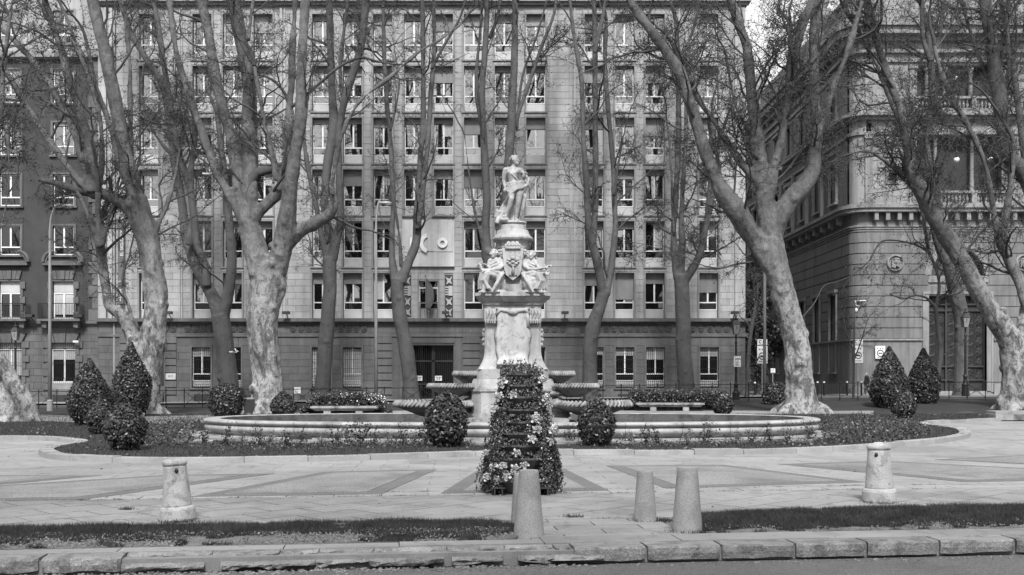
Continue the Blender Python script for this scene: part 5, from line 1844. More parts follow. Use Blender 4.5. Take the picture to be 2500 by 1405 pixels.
T_(56, [
    [(1216, 1010, 48), (1214, 900, 44), (1208, 750, 40), (1200, 650, 38), (1194, 610, 38)],
    [(1190, 630, 28), (1185, 560, 22), (1188, 498, 21), (1185, 409, 20), (1180, 320, 17), (1178, 213, 16), (1186, 100, 15), (1190, -10, 13)],
    [(1178, 320, 11), (1166, 250, 10), (1164, 170, 9), (1172, 80, 8), (1178, 0, 7)],
    [(1212, 660, 30), (1230, 560, 28), (1240, 430, 25), (1247, 320, 22), (1255, 178, 19), (1257, 60, 17), (1258, -30, 14)],
    [(1252, 320, 11), (1275, 250, 11), (1300, 178, 10), (1325, 107, 9), (1352, 36, 8), (1362, -30, 7)],
    [(1262, 320, 6), (1275, 190, 6), (1310, 90, 5), (1335, 0, 4)],
    [(1188, 620, 9), (1172, 570, 8), (1158, 510, 7), (1147, 440, 6), (1140, 380, 5), (1134, 330, 5)],
    [(1195, 95, 10), (1215, 40, 9), (1225, -20, 8)]],
   'plane tree directly behind the monument, its stems rising either side of the statue', 'bark_smooth', 28, 230, 1300, seeds=1200, zmin=7)
T_(55, [
    [(1444, 1000, 44), (1440, 920, 38), (1441, 850, 36), (1450, 790, 34), (1466, 745, 30), (1474, 712, 30)],
    [(1472, 725, 22), (1458, 640, 22), (1441, 570, 21), (1434, 500, 16), (1430, 420, 15), (1424, 320, 13), (1420, 200, 12), (1403, 100, 10), (1388, -20, 9)],
    [(1446, 600, 18), (1452, 540, 16), (1454, 450, 15), (1453, 300, 14), (1453, 150, 13), (1450, -20, 12)],
    [(1480, 722, 20), (1494, 640, 17), (1502, 560, 15), (1500, 490, 14), (1495, 380, 13), (1485, 270, 12), (1478, 178, 11), (1480, 50, 10)],
    [(1498, 480, 7), (1510, 400, 5), (1520, 340, 4)],
    [(1452, 130, 10), (1470, 50, 9), (1480, -20, 8)]],
   'curved plane tree right of the monument, its trunk bent like an S below the fork', 'bark_smooth', 30, 280, 1700, seeds=1900, zmin=6)
T_(56, [
    [(1677, 1000, 50), (1675, 940, 42), (1669, 860, 38), (1668, 780, 37), (1665, 710, 36), (1662, 670, 36)],
    [(1655, 680, 24), (1647, 620, 20), (1645, 560, 15), (1648, 520, 14), (1653, 430, 14), (1657, 300, 14), (1656, 180, 13), (1652, 60, 12)],
    [(1660, 670, 22), (1666, 600, 18), (1664, 530, 14), (1668, 430, 12), (1675, 330, 11), (1676, 230, 10), (1682, 100, 9)],
    [(1646, 570, 8), (1640, 480, 7), (1638, 400, 6), (1630, 310, 5)],
    [(1672, 685, 22), (1695, 650, 20), (1712, 610, 17), (1722, 560, 13), (1730, 480, 10), (1736, 380, 9), (1740, 280, 8)],
    [(1706, 625, 17), (1722, 560, 14), (1736, 500, 14), (1746, 430, 12), (1755, 340, 10)]],
   'plane tree before the right end of the office building, with short elbow branch', 'bark_smooth', 30, 300, 1800, seeds=2000, zmin=6)
T_(43, [
    [(1955, 1024, 112), (1958, 1000, 84), (1953, 930, 68), (1946, 860, 65), (1932, 790, 62), (1918, 735, 62), (1903, 680, 62), (1890, 630, 64), (1880, 580, 60)],
    [(1888, 660, 44), (1858, 612, 46), (1826, 562, 48), (1795, 512, 50), (1765, 468, 44), (1742, 425, 36), (1722, 370, 32), (1700, 300, 30), (1680, 240, 30), (1660, 180, 28), (1615, 110, 24), (1555, 30, 22), (1520, -30, 20)],
    [(1760, 470, 12), (1752, 390, 10), (1735, 330, 9)],
    [(1882, 590, 54), (1872, 530, 50), (1868, 480, 46), (1864, 430, 38), (1855, 370, 31), (1843, 290, 29), (1833, 200, 27), (1825, 120, 25), (1800, 50, 23), (1778, -20, 22)],
    [(1870, 490, 38), (1888, 420, 32), (1903, 360, 22), (1916, 290, 14), (1922, 200, 12), (1930, 110, 10)],
    [(1886, 600, 34), (1900, 540, 46), (1925, 495, 50), (1958, 460, 46), (1980, 425, 38), (1988, 380, 34), (1995, 320, 28), (1991, 260, 26), (1988, 150, 24), (1990, 50, 22), (1996, -30, 20)],
    [(1900, 380, 20), (1918, 280, 20), (1935, 175, 20), (1948, 100, 20), (1975, 20, 18), (1985, -30, 16)],
    [(1992, 340, 18), (2015, 275, 18), (2040, 200, 16), (2075, 110, 14), (2105, 0, 14)],
    [(1866, 460, 26), (1830, 425, 20), (1800, 385, 17), (1777, 350, 16), (1734, 285, 14), (1700, 235, 13), (1660, 150, 11)],
    [(1838, 425, 14), (1840, 350, 10), (1800, 270, 9), (1780, 180, 8)],
    [(1900, 660, 8), (1860, 640, 6), (1800, 645, 5), (1760, 655, 4), (1720, 650, 3)],
    [(1935, 800, 4), (1985, 745, 3), (2010, 700, 2), (2040, 690, 1.5)]],
   'huge plane tree right of the fountain, mottled leaning trunk with one limb swept far left', 'bark_mottled', 66, 700, 4600, seeds=6000, zmin=4, spread=1.1, rough=.12)
T_(46, [
    [(2484, 1012, 96), (2482, 960, 78), (2480, 900, 70), (2474, 850, 66)],
    [(2478, 870, 60), (2455, 810, 56), (2420, 760, 48), (2385, 700, 44), (2345, 630, 43), (2300, 560, 41), (2265, 500, 39), (2240, 450, 35), (2222, 400, 29), (2215, 340, 25), (2192, 250, 21), (2165, 180, 20), (2140, 100, 22), (2118, 10, 22), (2108, -40, 20)],
    [(2480, 880, 50), (2500, 800, 42), (2515, 740, 40), (2545, 640, 38), (2560, 500, 34)],
    [(2240, 470, 24), (2215, 440, 18), (2170, 400, 12), (2120, 370, 10), (2080, 375, 7)],
    [(2245, 470, 22), (2262, 500, 0.1), (2262, 510, .1)],
    [(2280, 540, 26), (2262, 500, 18), (2240, 470, 16)],
    [(2510, 760, 30), (2494, 700, 29), (2466, 642, 28), (2446, 595, 27), (2430, 540, 18), (2418, 463, 15), (2402, 391, 14), (2370, 320, 14), (2335, 260, 13), (2313, 213, 13), (2292, 160, 12), (2281, 110, 11)],
    [(2445, 605, 24), (2455, 540, 17), (2465, 470, 15), (2470, 420, 14), (2475, 350, 12)],
    [(2335, 262, 8), (2310, 260, 7), (2286, 262, 5)],
    [(2215, 330, 14), (2180, 260, 12), (2145, 170, 11), (2105, 90, 10), (2060, 20, 9)]],
   'big plane tree at the right edge, one limb leaning far left', 'bark_mottled', 60, 620, 4200, seeds=5600, zmin=5, rough=.12)
T_(49, [
    [(2640, 1015, 90), (2620, 900, 74), (2600, 760, 66), (2575, 640, 58), (2545, 530, 46)],
    [(2550, 550, 44), (2522, 470, 40), (2492, 412, 38), (2465, 385, 36), (2452, 330, 35), (2438, 230, 34), (2424, 130, 32), (2405, 0, 30), (2395, -60, 28)],
    [(2455, 370, 16), (2452, 280, 13), (2462, 180, 11), (2458, 60, 10), (2465, -20, 9)],
    [(2520, 480, 26), (2495, 330, 18), (2478, 200, 16), (2460, 90, 14), (2440, -20, 12)],
    [(2440, 250, 10), (2410, 190, 9), (2380, 110, 9), (2345, 0, 8)]],
   'plane tree beyond the right edge, only its upper limbs leaning into view', 'bark_smooth', 50, 460, 3200, seeds=3800, zmin=7)
T_(64, [
    [(2346, 985, 44), (2345, 900, 33), (2348, 800, 34), (2338, 730, 37), (2326, 680, 35), (2314, 630, 34)],
    [(2308, 640, 26), (2290, 585, 24), (2275, 535, 16), (2262, 480, 13), (2240, 430, 12), (2215, 380, 10)],
    [(2316, 645, 28), (2302, 570, 23), (2290, 500, 19), (2274, 430, 19), (2258, 340, 19), (2268, 290, 18), (2278, 249, 18), (2271, 142, 16), (2262, 60, 14), (2240, -20, 12)],
    [(2271, 150, 12), (2255, 100, 11), (2250, 30, 10)],
    [(2275, 150, 11), (2295, 80, 10), (2305, 0, 9)]],
   'straight pale plane tree in front of the bank doors, beside the ornate lamp post', 'bark_smooth', 34, 300, 2000, seeds=2200, zmin=8)
def sapling(Y, limbs, label, basez=0., **k):
    return plane_tree(Y, limbs, label, 'bark_smooth', n1=k.get('n1', 16), n2=k.get('n2', 90), n3=k.get('n3', 420), zmin=k.get('zmin', 2.2), seeds=k.get('seeds', 200), voxel=.03, rough=.04, spread=k.get('spread', .5), group='slender young trees', leaf=.025)
sapling(56, [
    [(2284, 996, 16), (2288, 930, 13), (2296, 865, 12), (2291, 810, 11), (2284, 750, 11)],
    [(2284, 752, 9), (2262, 728, 7), (2235, 722, 5), (2205, 730, 4), (2180, 722, 3)],
    [(2284, 752, 9), (2300, 726, 7), (2340, 716, 5), (2370, 690, 4)],
    [(2284, 752, 9), (2293, 700, 7), (2285, 655, 7), (2268, 615, 9), (2262, 580, 10)],
    [(2268, 618, 6), (2240, 600, 5), (2190, 588, 4), (2150, 592, 4), (2125, 635, 3)],
    [(2268, 605, 6), (2256, 560, 5), (2250, 520, 4)]],
   'small crooked tree with dark wiry branches, right of the two topiary cones', n1=20, n2=120, n3=500, spread=.7)
sapling(55, [[(2083, 998, 8), (2084, 930, 6.5), (2085, 870, 5.5), (2086, 800, 4), (2087, 740, 3)], [(2085, 880, 3.5), (2100, 840, 3), (2112, 800, 2)], [(2085, 860, 3.5), (2068, 820, 3), (2060, 780, 2)]],
   'thin sapling with fine twigs right of the huge plane tree, before the bank corner', n1=16, n2=70, n3=300, spread=.42)
sapling(58, [[(1822, 996, 14), (1826, 930, 11), (1828, 860, 10), (1835, 800, 9), (1846, 740, 7), (1850, 690, 5)], [(1836, 790, 6), (1850, 760, 5), (1862, 720, 4)]],
   'slim curved young tree beside the ornate lamp post at the office corner', n1=12, n2=60, n3=250, spread=.6)

# leafy evergreen trees down the side street
def leaf_cloud(name, c, r, n, size, m, parent=None, kind='stuff', lump=.25, seed=0):
    P = []
    u = NR.normal(size=(n, 3)); u /= np.linalg.norm(u, axis=1)[:, None]
    q = np.array([mnoise.noise(Vector((a[0] * 2 + seed, a[1] * 2, a[2] * 2))) for a in u.tolist()])
    rad = NR.uniform(.35, 1, n) ** .4 * (1 + lump * q * 1.8)
    pts = u * rad[:, None] * np.array(r) + np.array(c)
    return link(name, quads_mesh(name, leaf_quads(pts, size, u, .9, .6), m), parent, kind=kind)
for k, (p, Y, r, z, what) in enumerate(((1850, 86, 1.9, 6.2, 'dark evergreen street tree just past the office building corner'), (1872, 104, 2.6, 7.4, 'dark evergreen street tree farther down the side street'))):
    b = at(p, 900, Y)
    t = thing('street_tree', what, 'tree', (b.x, Y, 0), group='evergreen trees in the side street')
    leaf_cloud('crown', (0, 0, z), (r, r, 4.6), 16000, .10, 'leaf_dark', t, 'stuff', .3, k * 9)
    MB().tube([(0, 0, -.1), (.05, 0, 2), (-.05, 0, 5), (0, 0, 8)], [.22, .17, .14, .05], 8).build('trunk', 'bark_smooth', t)
# ------------------------------------------------------------ topiary, hedges
def prof_eval(prof, t):
    for i in range(len(prof) - 1):
        if prof[i][0] <= t <= prof[i + 1][0]:
            f = (t - prof[i][0]) / (prof[i + 1][0] - prof[i][0]); f = f * f * (3 - 2 * f) if len(prof) < 5 else f
            return prof[i][1] * (1 - f) + prof[i + 1][1] * f
    return 0
CONE = [(0, .45), (.06, .62), (.14, .78), (.25, .93), (.36, 1.0), (.48, .94), (.6, .78), (.72, .58), (.84, .36), (.94, .16), (1, .03)]
EGG = [(0, .42), (.06, .6), (.15, .78), (.28, .93), (.42, 1.0), (.56, .98), (.7, .86), (.82, .67), (.92, .42), (1, .08)]
BALL = [(0, .55), (.1, .76), (.25, .92), (.45, 1.0), (.62, 1.0), (.78, .9), (.9, .68), (.97, .4), (1, .1)]
def bush(px, yt, yb, wpx, prof, label, leafpx=7.5, name='topiary_bush', dens=1.0, squash=1.0, bz=.06, m='leaf', grp='clipped bushes of the fountain garden'):
    b = gp(px, yb, bz); Y = b.y
    H = (yb - yt) * Y / F; R = wpx / 2 * Y / F
    t = thing(name, label, 'bush', (b.x, Y, bz), group=grp)
    V = []; seg = 20; rings = 14; so = rng.uniform(0, 99)
    core = MB().lathe([(max(.01, prof_eval(prof, k / rings) * R * .86), H * (.02 + .94 * k / rings)) for k in range(rings + 1)], seg, sy=squash).build('dark_core', 'bush_core', t)  # added solid dark core, blocks the view through the leaves
    s = leafpx / 2 * Y / F
    area = 2 * PI * R * H * .8
    n = int(min(26000, max(2500, area / (s * s) * 2.0 * dens)))
    tt = NR.uniform(0, 1, n * 2); pr = np.array([prof_eval(prof, q) for q in tt])
    keep = NR.uniform(0, 1, n * 2) < pr + .1
    tt, pr = tt[keep][:n], pr[keep][:n]
    a = NR.uniform(0, 2 * PI, len(tt))
    lump = np.array([mnoise.noise(Vector((math.cos(x) * 1.6 + so, math.sin(x) * 1.6, y * 3.0))) + .6 * mnoise.noise(Vector((math.cos(x) * 5 + so, math.sin(x) * 5, y * 8.0))) for x, y in zip(a, tt)])
    rr = pr * R * (NR.uniform(.80, 1.0, len(tt)) + .15 * lump + (NR.uniform(0, 1, len(tt)) > .97) * .10 * NR.uniform(0, 1, len(tt)))
    P = np.stack([np.cos(a) * rr, np.sin(a) * rr * squash, tt * H * 1.01], 1)
    # outward direction
    dz = np.array([prof_eval(prof, min(1, q + .03)) - prof_eval(prof, max(0, q - .03)) for q in tt]) * R / (.06 * H)
    Nn = np.stack([np.cos(a), np.sin(a), -dz], 1); Nn /= np.linalg.norm(Nn, axis=1)[:, None]
    Nn[:, 2] += .35
    link('foliage', quads_mesh('foliage', leaf_quads(P, s, Nn, .55, .55), m), t, kind='stuff')
    return t
bush(219, 876, 1040, 108, CONE, 'pointed topiary cone at the far left of the bed, lower than its neighbour', 7)
bush(320, 838, 1018, 98, [(0, .6), (.1, .8), (.25, .97), (.4, 1.0), (.55, .88), (.68, .68), (.8, .44), (.88, .26), (.95, .16), (1, .05)], 'tallest pointed topiary cone, in front of the crooked mottled plane tree', 7)
bush(244, 967, 1062, 66, EGG, 'small round topiary bush between the left cones and the large left ball', 8)
bush(307, 983, 1102, 104, EGG, 'large round topiary ball at the front left of the bed', 9)
bush(553, 937, 1018, 92, BALL, 'broad flat-topped round bush before the forked plane tree', 6.5)
bush(692, 955, 1019, 66, CONE[:5] + [(.5, .98), (.65, .82), (.8, .58), (.92, .28), (1, .05)], 'small dome-shaped bush at the foot of the largest plane tree', 6.5)
bush(1091, 957, 1094, 112, EGG, 'large egg-shaped topiary bush just left of the monument steps', 10)
bush(1456, 974, 1092, 95, EGG, 'egg-shaped topiary bush just right of the monument', 9)
bush(1764, 955, 1014, 52, EGG, 'small round bush at the right end of the long bench', 6.5)
bush(1893, 934, 1000, 64, BALL, 'round bush touching the left side of the huge right plane tree', 6.5)
bush(2171, 848, 1003, 98, CONE, 'taller of the two topiary cones before the bank, with shaggy tip', 7)
bush(2254, 852, 1000, 84, CONE, 'narrower topiary cone before the bank, right of its taller twin', 7)
bush(2204, 948, 1024, 62, EGG, 'small round bush in front of the two right cones', 7.5)

def hedge(p0, p1, yt, yb, label, flowers=True):
    b0, b1 = gp(p0, yb, .1), gp(p1, yb, .1)
    Y = b0.y; H = (yb - yt) * Y / F; L = b1.x - b0.x
    t = thing('hedge', label, 'hedge', ((b0.x + b1.x) / 2, Y + 1.35, .08))
    MB().box(-L / 2 + .3, L / 2 - .3, -.3, .4, 0, H * .72).build('dark_core', 'bush_core', t)  # dark box added inside the hedge so the foliage is not see-through
    n = 15000
    x = NR.uniform(-L / 2, L / 2, n); y = NR.uniform(-.65, .65, n)
    top = np.array([H * (.95 + .3 * mnoise.noise(Vector((a * 1.3, b * 2, p0)))) for a, b in zip(x, y)])
    endf = np.clip((L / 2 - np.abs(x)) / .4, .25, 1)
    z = NR.uniform(0.1, 1, n) ** .55 * top * endf
    nn = np.stack([x * 0, -np.ones(n), .8 * np.ones(n)], 1)
    link('foliage', quads_mesh('foliage', leaf_quads(np.stack([x, y, z], 1), .045, nn, .9, .6), 'leaf'), t, kind='stuff')
    if flowers:
        m = 170
        cx = NR.choice([L * .02, L * .30, L * .40], m) + NR.normal(0, .13, m)
        P = np.stack([cx, NR.uniform(-.72, -.3, m), H * NR.uniform(.55, .98, m)], 1)
        P = P[np.abs(P[:, 0]) < L / 2]
        link('blossoms', quads_mesh('blossoms', leaf_quads(P, .03, None, 1, .9), 'petal'), t, kind='stuff')
hedge(722, 944, 960, 1014, 'loose hedge with white blossoms behind the left stone bench')
hedge(1530, 1792, 951, 1004, 'long loose hedge behind the right stone bench', False)

# rose shrubs in the bed
def rose_mesh(seed):
    st = random.Random(seed)
    P, D = [], []
    mb = MB()
    for s in range(st.randint(4, 7)):
        a = st.uniform(0, 2 * PI); h = st.uniform(.22, .5); l = st.uniform(.05, .22)
        pts = [(0, 0, 0), (math.cos(a) * l * .5, math.sin(a) * l * .5, h * .5), (math.cos(a) * l, math.sin(a) * l, h)]
        mb.tube(pts, [.008, .006, .003], 3)
        for k in range(26):
            t = st.uniform(.15, 1); 
            P.append((math.cos(a) * l * t + st.gauss(0, .05), math.sin(a) * l * t + st.gauss(0, .05), h * t + st.gauss(0, .03)))
    V = leaf_quads(np.array(P), .03, None, 1, .6)
    for q in V: mb.add([tuple(p) for p in q], [(0, 1, 2, 3)])
    return mb
rose_ms = [rose_mesh(s).mesh('rose_shrub', 'leaf_mid' if s % 3 == 0 else 'leaf') for s in range(5)]
rose_px = [(462, 1085), (500, 1088), (545, 1090), (592, 1091), (633, 1092), (662, 1091), (700, 1092), (738, 1092), (790, 1091), (815, 1090), (848, 1089), (880, 1089), (915, 1088), (950, 1086), (985, 1087), (1015, 1086), (1040, 1088), (1190, 1078), (1380, 1082), (1400, 1084), (1535, 1084), (1580, 1086), (1610, 1085), (1680, 1085), (1720, 1084), (1800, 1085), (1835, 1084), (1880, 1080), (1925, 1080), (1975, 1077)]
for i, (px, py) in enumerate(rose_px):
    b = gp(px, py, .08)
    s = rng.uniform(.75, 1.15) * (1.25 if px in (848, 880, 950, 1720) else 1)
    nth = ('first second third fourth fifth sixth seventh eighth ninth tenth eleventh twelfth thirteenth fourteenth fifteenth sixteenth seventeenth'.split())
    where = nth[i] + ' from the left end' if i < 17 else ('between the topiary balls, left one', 'between the topiary balls, right one')[i - 17] if i < 19 else nth[29 - i] + ' from the right end'
    side = 'left' if px < 1100 else 'right' if px > 1300 else 'centre'
    link('rose_shrub', rose_ms[i % 5], None, b, (0, 0, rng.uniform(0, 6)), (s, s, s), label='leggy rose shrub at the foot of the basin, ' + where, cat='shrub', group='rose shrubs along the basin')
def cover(name, pix, n, h, size, m, z=.085):
    P = [gp(x, y, z) for x, y in pix]; poly = [(p.x, p.y) for p in P]
    xs = [p[0] for p in poly]; ys = [p[1] for p in poly]
    X = NR.uniform(min(xs), max(xs), n * 2); Y = NR.uniform(min(ys), max(ys), n * 2)
    k = in_poly(X, Y, poly); X, Y = X[k], Y[k]
    f = fbm(X, Y, 1.7, 5) * .7 + fbm(X, Y, 5, 7) * .5
    Z = z + np.maximum(0, f + .35) * h * NR.uniform(.2, 1.1, len(X))
    kk = f > -.3
    PP = np.stack([X, Y, Z], 1)[kk]
    link(name, quads_mesh(name, leaf_quads(PP, size, np.tile([[0, -.4, 1.]], (len(PP), 1)), .8, .6), m), kind='stuff')
cover('ground_cover', [(365, 1092), (330, 1050), (420, 1036), (490, 1034), (482, 1062), (450, 1080), (470, 1095)], 9000, .35, .032, 'leaf')
cover('ground_cover', [(2010, 1080), (2000, 1040), (2100, 1020), (2230, 1040), (2280, 1062), (2200, 1078), (2080, 1086)], 14000, .35, .032, 'leaf')
cover('ground_cover', [(440, 1098), (520, 1085), (1040, 1082), (1150, 1080), (1160, 1092), (700, 1101)], 2200, .16, .026, 'leaf')
cover('ground_cover', [(1370, 1092), (1400, 1080), (1900, 1078), (2030, 1074), (2030, 1086), (1600, 1094)], 2200, .16, .026, 'leaf')
# ------------------------------------------------------------ fountain basin
basin = thing('fountain_basin', 'wide oval marble basin with rounded rim surrounding the monument', 'basin', (0, 27.5, 0))
def oval(a, b, n=120, e=2.35):
    out = []
    for i in range(n):
        t = 2 * PI * i / n
        c, s = math.cos(t), math.sin(t)
        out.append((a * abs(c) ** (2 / e) * (1 if c > 0 else -1), b * abs(s) ** (2 / e) * (1 if s > 0 else -1)))
    return out
BA, BB = 7.75, 3.35
def ovloft(prof, n=120):
    """prof: (offset outwards, z)"""
    V, Q = [], []
    for (d, z) in prof:
        V += [(x, y, z) for x, y in oval(BA + d, BB + d, n)]
    for k in range(len(prof) - 1):
        for i in range(n):
            j = (i + 1) % n
            Q.append((k * n + i, k * n + j, (k + 1) * n + j, (k + 1) * n + i))
    return MB().add(V, Q)
wallprof = [(.0, .09), (.0, .155), (-.10, .165), (-.10, .19), (.0, .23), (.06, .29), (.075, .34), (.05, .385), (-.01, .40), (-.01, .415), (.02, .418), (.02, .432), (.06, .440), (.095, .465), (.10, .49), (.085, .515), (.04, .53), (-.26, .535), (-.30, .52), (-.305, .49)]
# the wall is made of blocks with joints
NB = 34
base_o = ovloft(wallprof, 170)
ws_ = base_o.build('wall', 'marble', basin, smooth=True)
ovloft([(-.312, .52), (-.312, .05)], 170).build('inner_wall', 'wet_stone', basin, smooth=True)
jt = MB()
pts = oval(BA, BB, 170)
for i in range(0, 170, 5):
    x, y = pts[i]; x2, y2 = pts[(i + 1) % 170]
    n_ = Vector((y2 - y, x - x2, 0)).normalized()
    tn = Vector((x2 - x, y2 - y, 0)).normalized() * .006
    L = []
    for (d, z) in wallprof[:19]:
        p = Vector((x, y, z)) + n_ * (d + .004)
        if 9 <= wallprof.index((d, z)) <= 10: p -= n_ * .0
        L.append(p)
    V = [tuple(p - tn) for p in L] + [tuple(p + tn) for p in L]; m_ = len(L)
    jt.add(V, [(k, k + 1, m_ + k + 1, m_ + k) for k in range(m_ - 1)])
jt.build('joints', 'carving', basin, kind='stuff')
MB().slab([(x, y) for x, y in oval(BA - .30, BB - .30, 80)], .0, .35).build('water', 'water', basin)
pl_ = MB()
pts = oval(BA + .55, BB + .6, 90)
pl_.slab(pts, -.02, .145); 
plinth = pl_.build('plinth', 'marble_worn', basin)
for s in range(-1, 2, 2):
    pass
# fragments of stone slabs round the plinth
for (px, py, w_, h_, rz_) in ((470, 1078, .9, .35, .3), (1930, 1076, 1.0, .4, -.2), (1690, 1080, .7, .4, .1), (1200, 1085, .8, .3, 0)):
    b = gp(px, py, .1)
    o = MB().box(-w_ / 2, w_ / 2, -h_ / 2, h_ / 2, -.05, .05).build('loose_slab', 'marble_worn', basin)
    o.location = (b.x, b.y - 27.5, .08); o.rotation_euler = (.05, .03, rz_)
hat = MB().box(-.25, .25, -.02, .02, 0, .22).build('hatch', 'dark_metal', basin); b = gp(700, 1079, .1); hat.location = (b.x + .3, b.y - 27.5 + .1, 0)

# ------------------------------------------------------------ monument
MY = 27.5
MX = (1252 - 1250) * MY / F
ms = MY / F       # metres per photo pixel
mon = thing('fountain_monument', 'tall pale marble fountain monument with shield pedestal and three tiers of shell bowls each side', 'monument', (MX, MY, 0))
def mz(py, Y=26.9): return CAMZ - (py - HOR) * Y / F
def mh(px): return px * 26.9 / F
# steps in front (run through under the whole block)
for k, (hw, d, z0, z1) in enumerate(((2.05, 3.45, -.02, .20), (1.85, 3.0, .203, .33), (1.6, 2.55, .333, .45), (1.35, 2.1, .453, .56))):
    L = -hw; i = 0
    while L < hw - .01:
        e = min(hw, L + rng.uniform(.55, .9))
        if hw - e < .25: e = hw
        MB().box(L + .005, e - .005, -d, -d + .46, z0, z1 + rng.uniform(-.008, .004)).build('step_stone', 'marble_worn', mon); L = e
    MB().box(-hw, hw, -d + .465, d * .8, z0, z1 - .005).build('step', 'marble_worn', mon)
Z0 = .56
def octo(w, d, ch):
    return [(-w, -d + ch), (-w + ch, -d), (w - ch, -d), (w, -d + ch), (w, d - ch), (w - ch, d), (-w + ch, d), (-w, d - ch)]
def oprism(w, d, ch, z0, z1, name='block', m='marble', w2=None, d2=None):
    a = octo(w, d, ch); b = octo(w2 or w, d2 or d, ch)
    V = [(x, y, z0) for x, y in a] + [(x, y, z1) for x, y in b]
    n = 8
    return MB().add(V, [tuple(range(n - 1, -1, -1)), tuple(range(n, 2 * n))] + [(i, (i + 1) % n, (i + 1) % n + n, i + n) for i in range(n)]).build(name, m, mon)
oprism(mh(105), mh(105) * .75, .25, mz(1040), mz(1010) - .002, 'plinth', 'marble')
oprism(mh(101), mh(101) * .75, .25, mz(1010), mz(956), 'die')
oprism(mh(104), mh(104) * .76, .25, mz(956) + .002, mz(950), 'moulding')
oprism(mh(103), mh(103) * .75, .25, mz(950) + .002, mz(925), 'die', w2=mh(98), d2=mh(98) * .73)
oprism(mh(88), mh(88) * .78, .15, mz(924.6), mz(902), 'block')
# concave shaft
N_ = 14
V, Q = [], []
for k in range(N_ + 1):
    t = k / N_
    py = 902 + (786 - 902) * t
    hw = 69 + 17 * (1 - min(1, t / .42)) ** 2.2
    for (x, y) in octo(mh(hw), mh(hw) * .78, .06): V.append((x, y, mz(py)))
for k in range(N_):
    for i in range(8): Q.append((k * 8 + i, k * 8 + (i + 1) % 8, (k + 1) * 8 + (i + 1) % 8, (k + 1) * 8 + i))
Q += [tuple(range(7, -1, -1)), tuple(range(N_ * 8, N_ * 8 + 8))]
shaft = MB().add(V, Q).build('shaft', 'marble', mon)
# raised cloth panel on the front face, with folds and old lettering
sd_ = mh(69) * .78
V, Q = [], []
nx_, nz_ = 28, 40
for j in range(nz_ + 1):
    for i in range(nx_ + 1):
        u, v_ = i / nx_ * 2 - 1, j / nz_
        py = 752 + (893 - 752) * v_
        hw = mh(38 - 2.5 * math.sin(v_ * 9) - 1.5 * math.sin(v_ * 23))
        flare = max(0, (py - 855) / 47); dd = (.13 * flare ** 2 * 2.0)
        e = abs(u)
        y = -sd_ - .06 - dd + (.05 if e > .97 else 0) - .012 * math.sin(u * 14 + v_ * 4) * (e > .7) - .008 * mnoise.noise(Vector((u * 3, v_ * 5, 1)))
        V.append((u * hw, y, mz(py)))
W_ = nx_ + 1
for j in range(nz_):
    for i in range(nx_): Q.append((j * W_ + i, j * W_ + i + 1, (j + 1) * W_ + i + 1, (j + 1) * W_ + i))
cl = MB().add(V, Q).build('inscription_cloth', 'statue_marble', mon, smooth=True)
md = cl.modifiers.new('s', 'SOLIDIFY'); md.thickness = .05
rl = MB()
rl.tube([(-mh(40), -sd_ - .08, mz(768)), (-mh(30), -sd_ - .12, mz(757)), (0, -sd_ - .10, mz(762)), (mh(30), -sd_ - .12, mz(757)), (mh(40), -sd_ - .08, mz(768))], .05, 8)
rl.tube([(mh(36), -sd_ - .1, mz(765)), (mh(37), -sd_ - .1, mz(800))], .045, 8); rl.ball((0, -sd_ - .14, mz(762)), (.14, .05, .08), 10, 6)
rl.build('scroll', 'statue_marble', mon, smooth=True)
# corner pilaster caps with drops
cp = MB()
for sg in (-1, 1):
    for f_ in (0,):
        xc = sg * mh(55)
        cp.box(xc - mh(14), xc + mh(14), -sd_ - .10, -sd_ + .02, mz(780), mz(754))
        cp.box(xc - mh(15), xc + mh(15), -sd_ - .13, -sd_ + .02, mz(784), mz(780.2))
        for j in range(5):
            cp.ball((xc + mh(-11 + 5.5 * j), -sd_ - .10, mz(787)), (.028, .04, .05), 6, 5)
        for j in range(3):
            cp.tube([(xc + mh(-8 + 8 * j), -sd_ - .11, mz(758)), (xc + mh(-8 + 8 * j) + .02, -sd_ - .12, mz(766)), (xc + mh(-8 + 8 * j), -sd_ - .11, mz(777))], [.03, .035, .02], 6)
for sg in (-1, 1):     # garlands down the sides
    for j in range(7): cp.ball((sg * mh(70), -sd_ * .3 + .05 * (j % 2), mz(805 + 6 * j)), (.06 + .02 * (j % 3 == 1), .08, .05), 7, 5)
cp.build('carved_caps', 'statue_marble', mon, kind='stuff')
oprism(mh(70), mh(70) * .8, .08, mz(785.8), mz(745), 'frieze', 'statue_marble')
oprism(mh(74), mh(74) * .82, .1, mz(744.8), mz(738), 'moulding', 'marble'); oprism(mh(76), mh(76) * .83, .12, mz(737.8), mz(724), 'cornice_cove', 'marble', mh(90), mh(90) * .85); oprism(mh(92), mh(92) * .86, .12, mz(723.8), mz(716), 'cornice', 'marble')
# centre projection of the cornice
c_ = MB(); c_.box(-mh(31), mh(31), -mh(92) * .86 - .09, -mh(92) * .86 + .1, mz(725), mz(714.5)); c_.frust((-mh(24), mh(24), -mh(76) * .83 - .08, -.3), (-mh(30), mh(30), -mh(92) * .86 - .08, -.3), mz(738), mz(725.3))
c_.build('cornice_break', 'marble', mon)
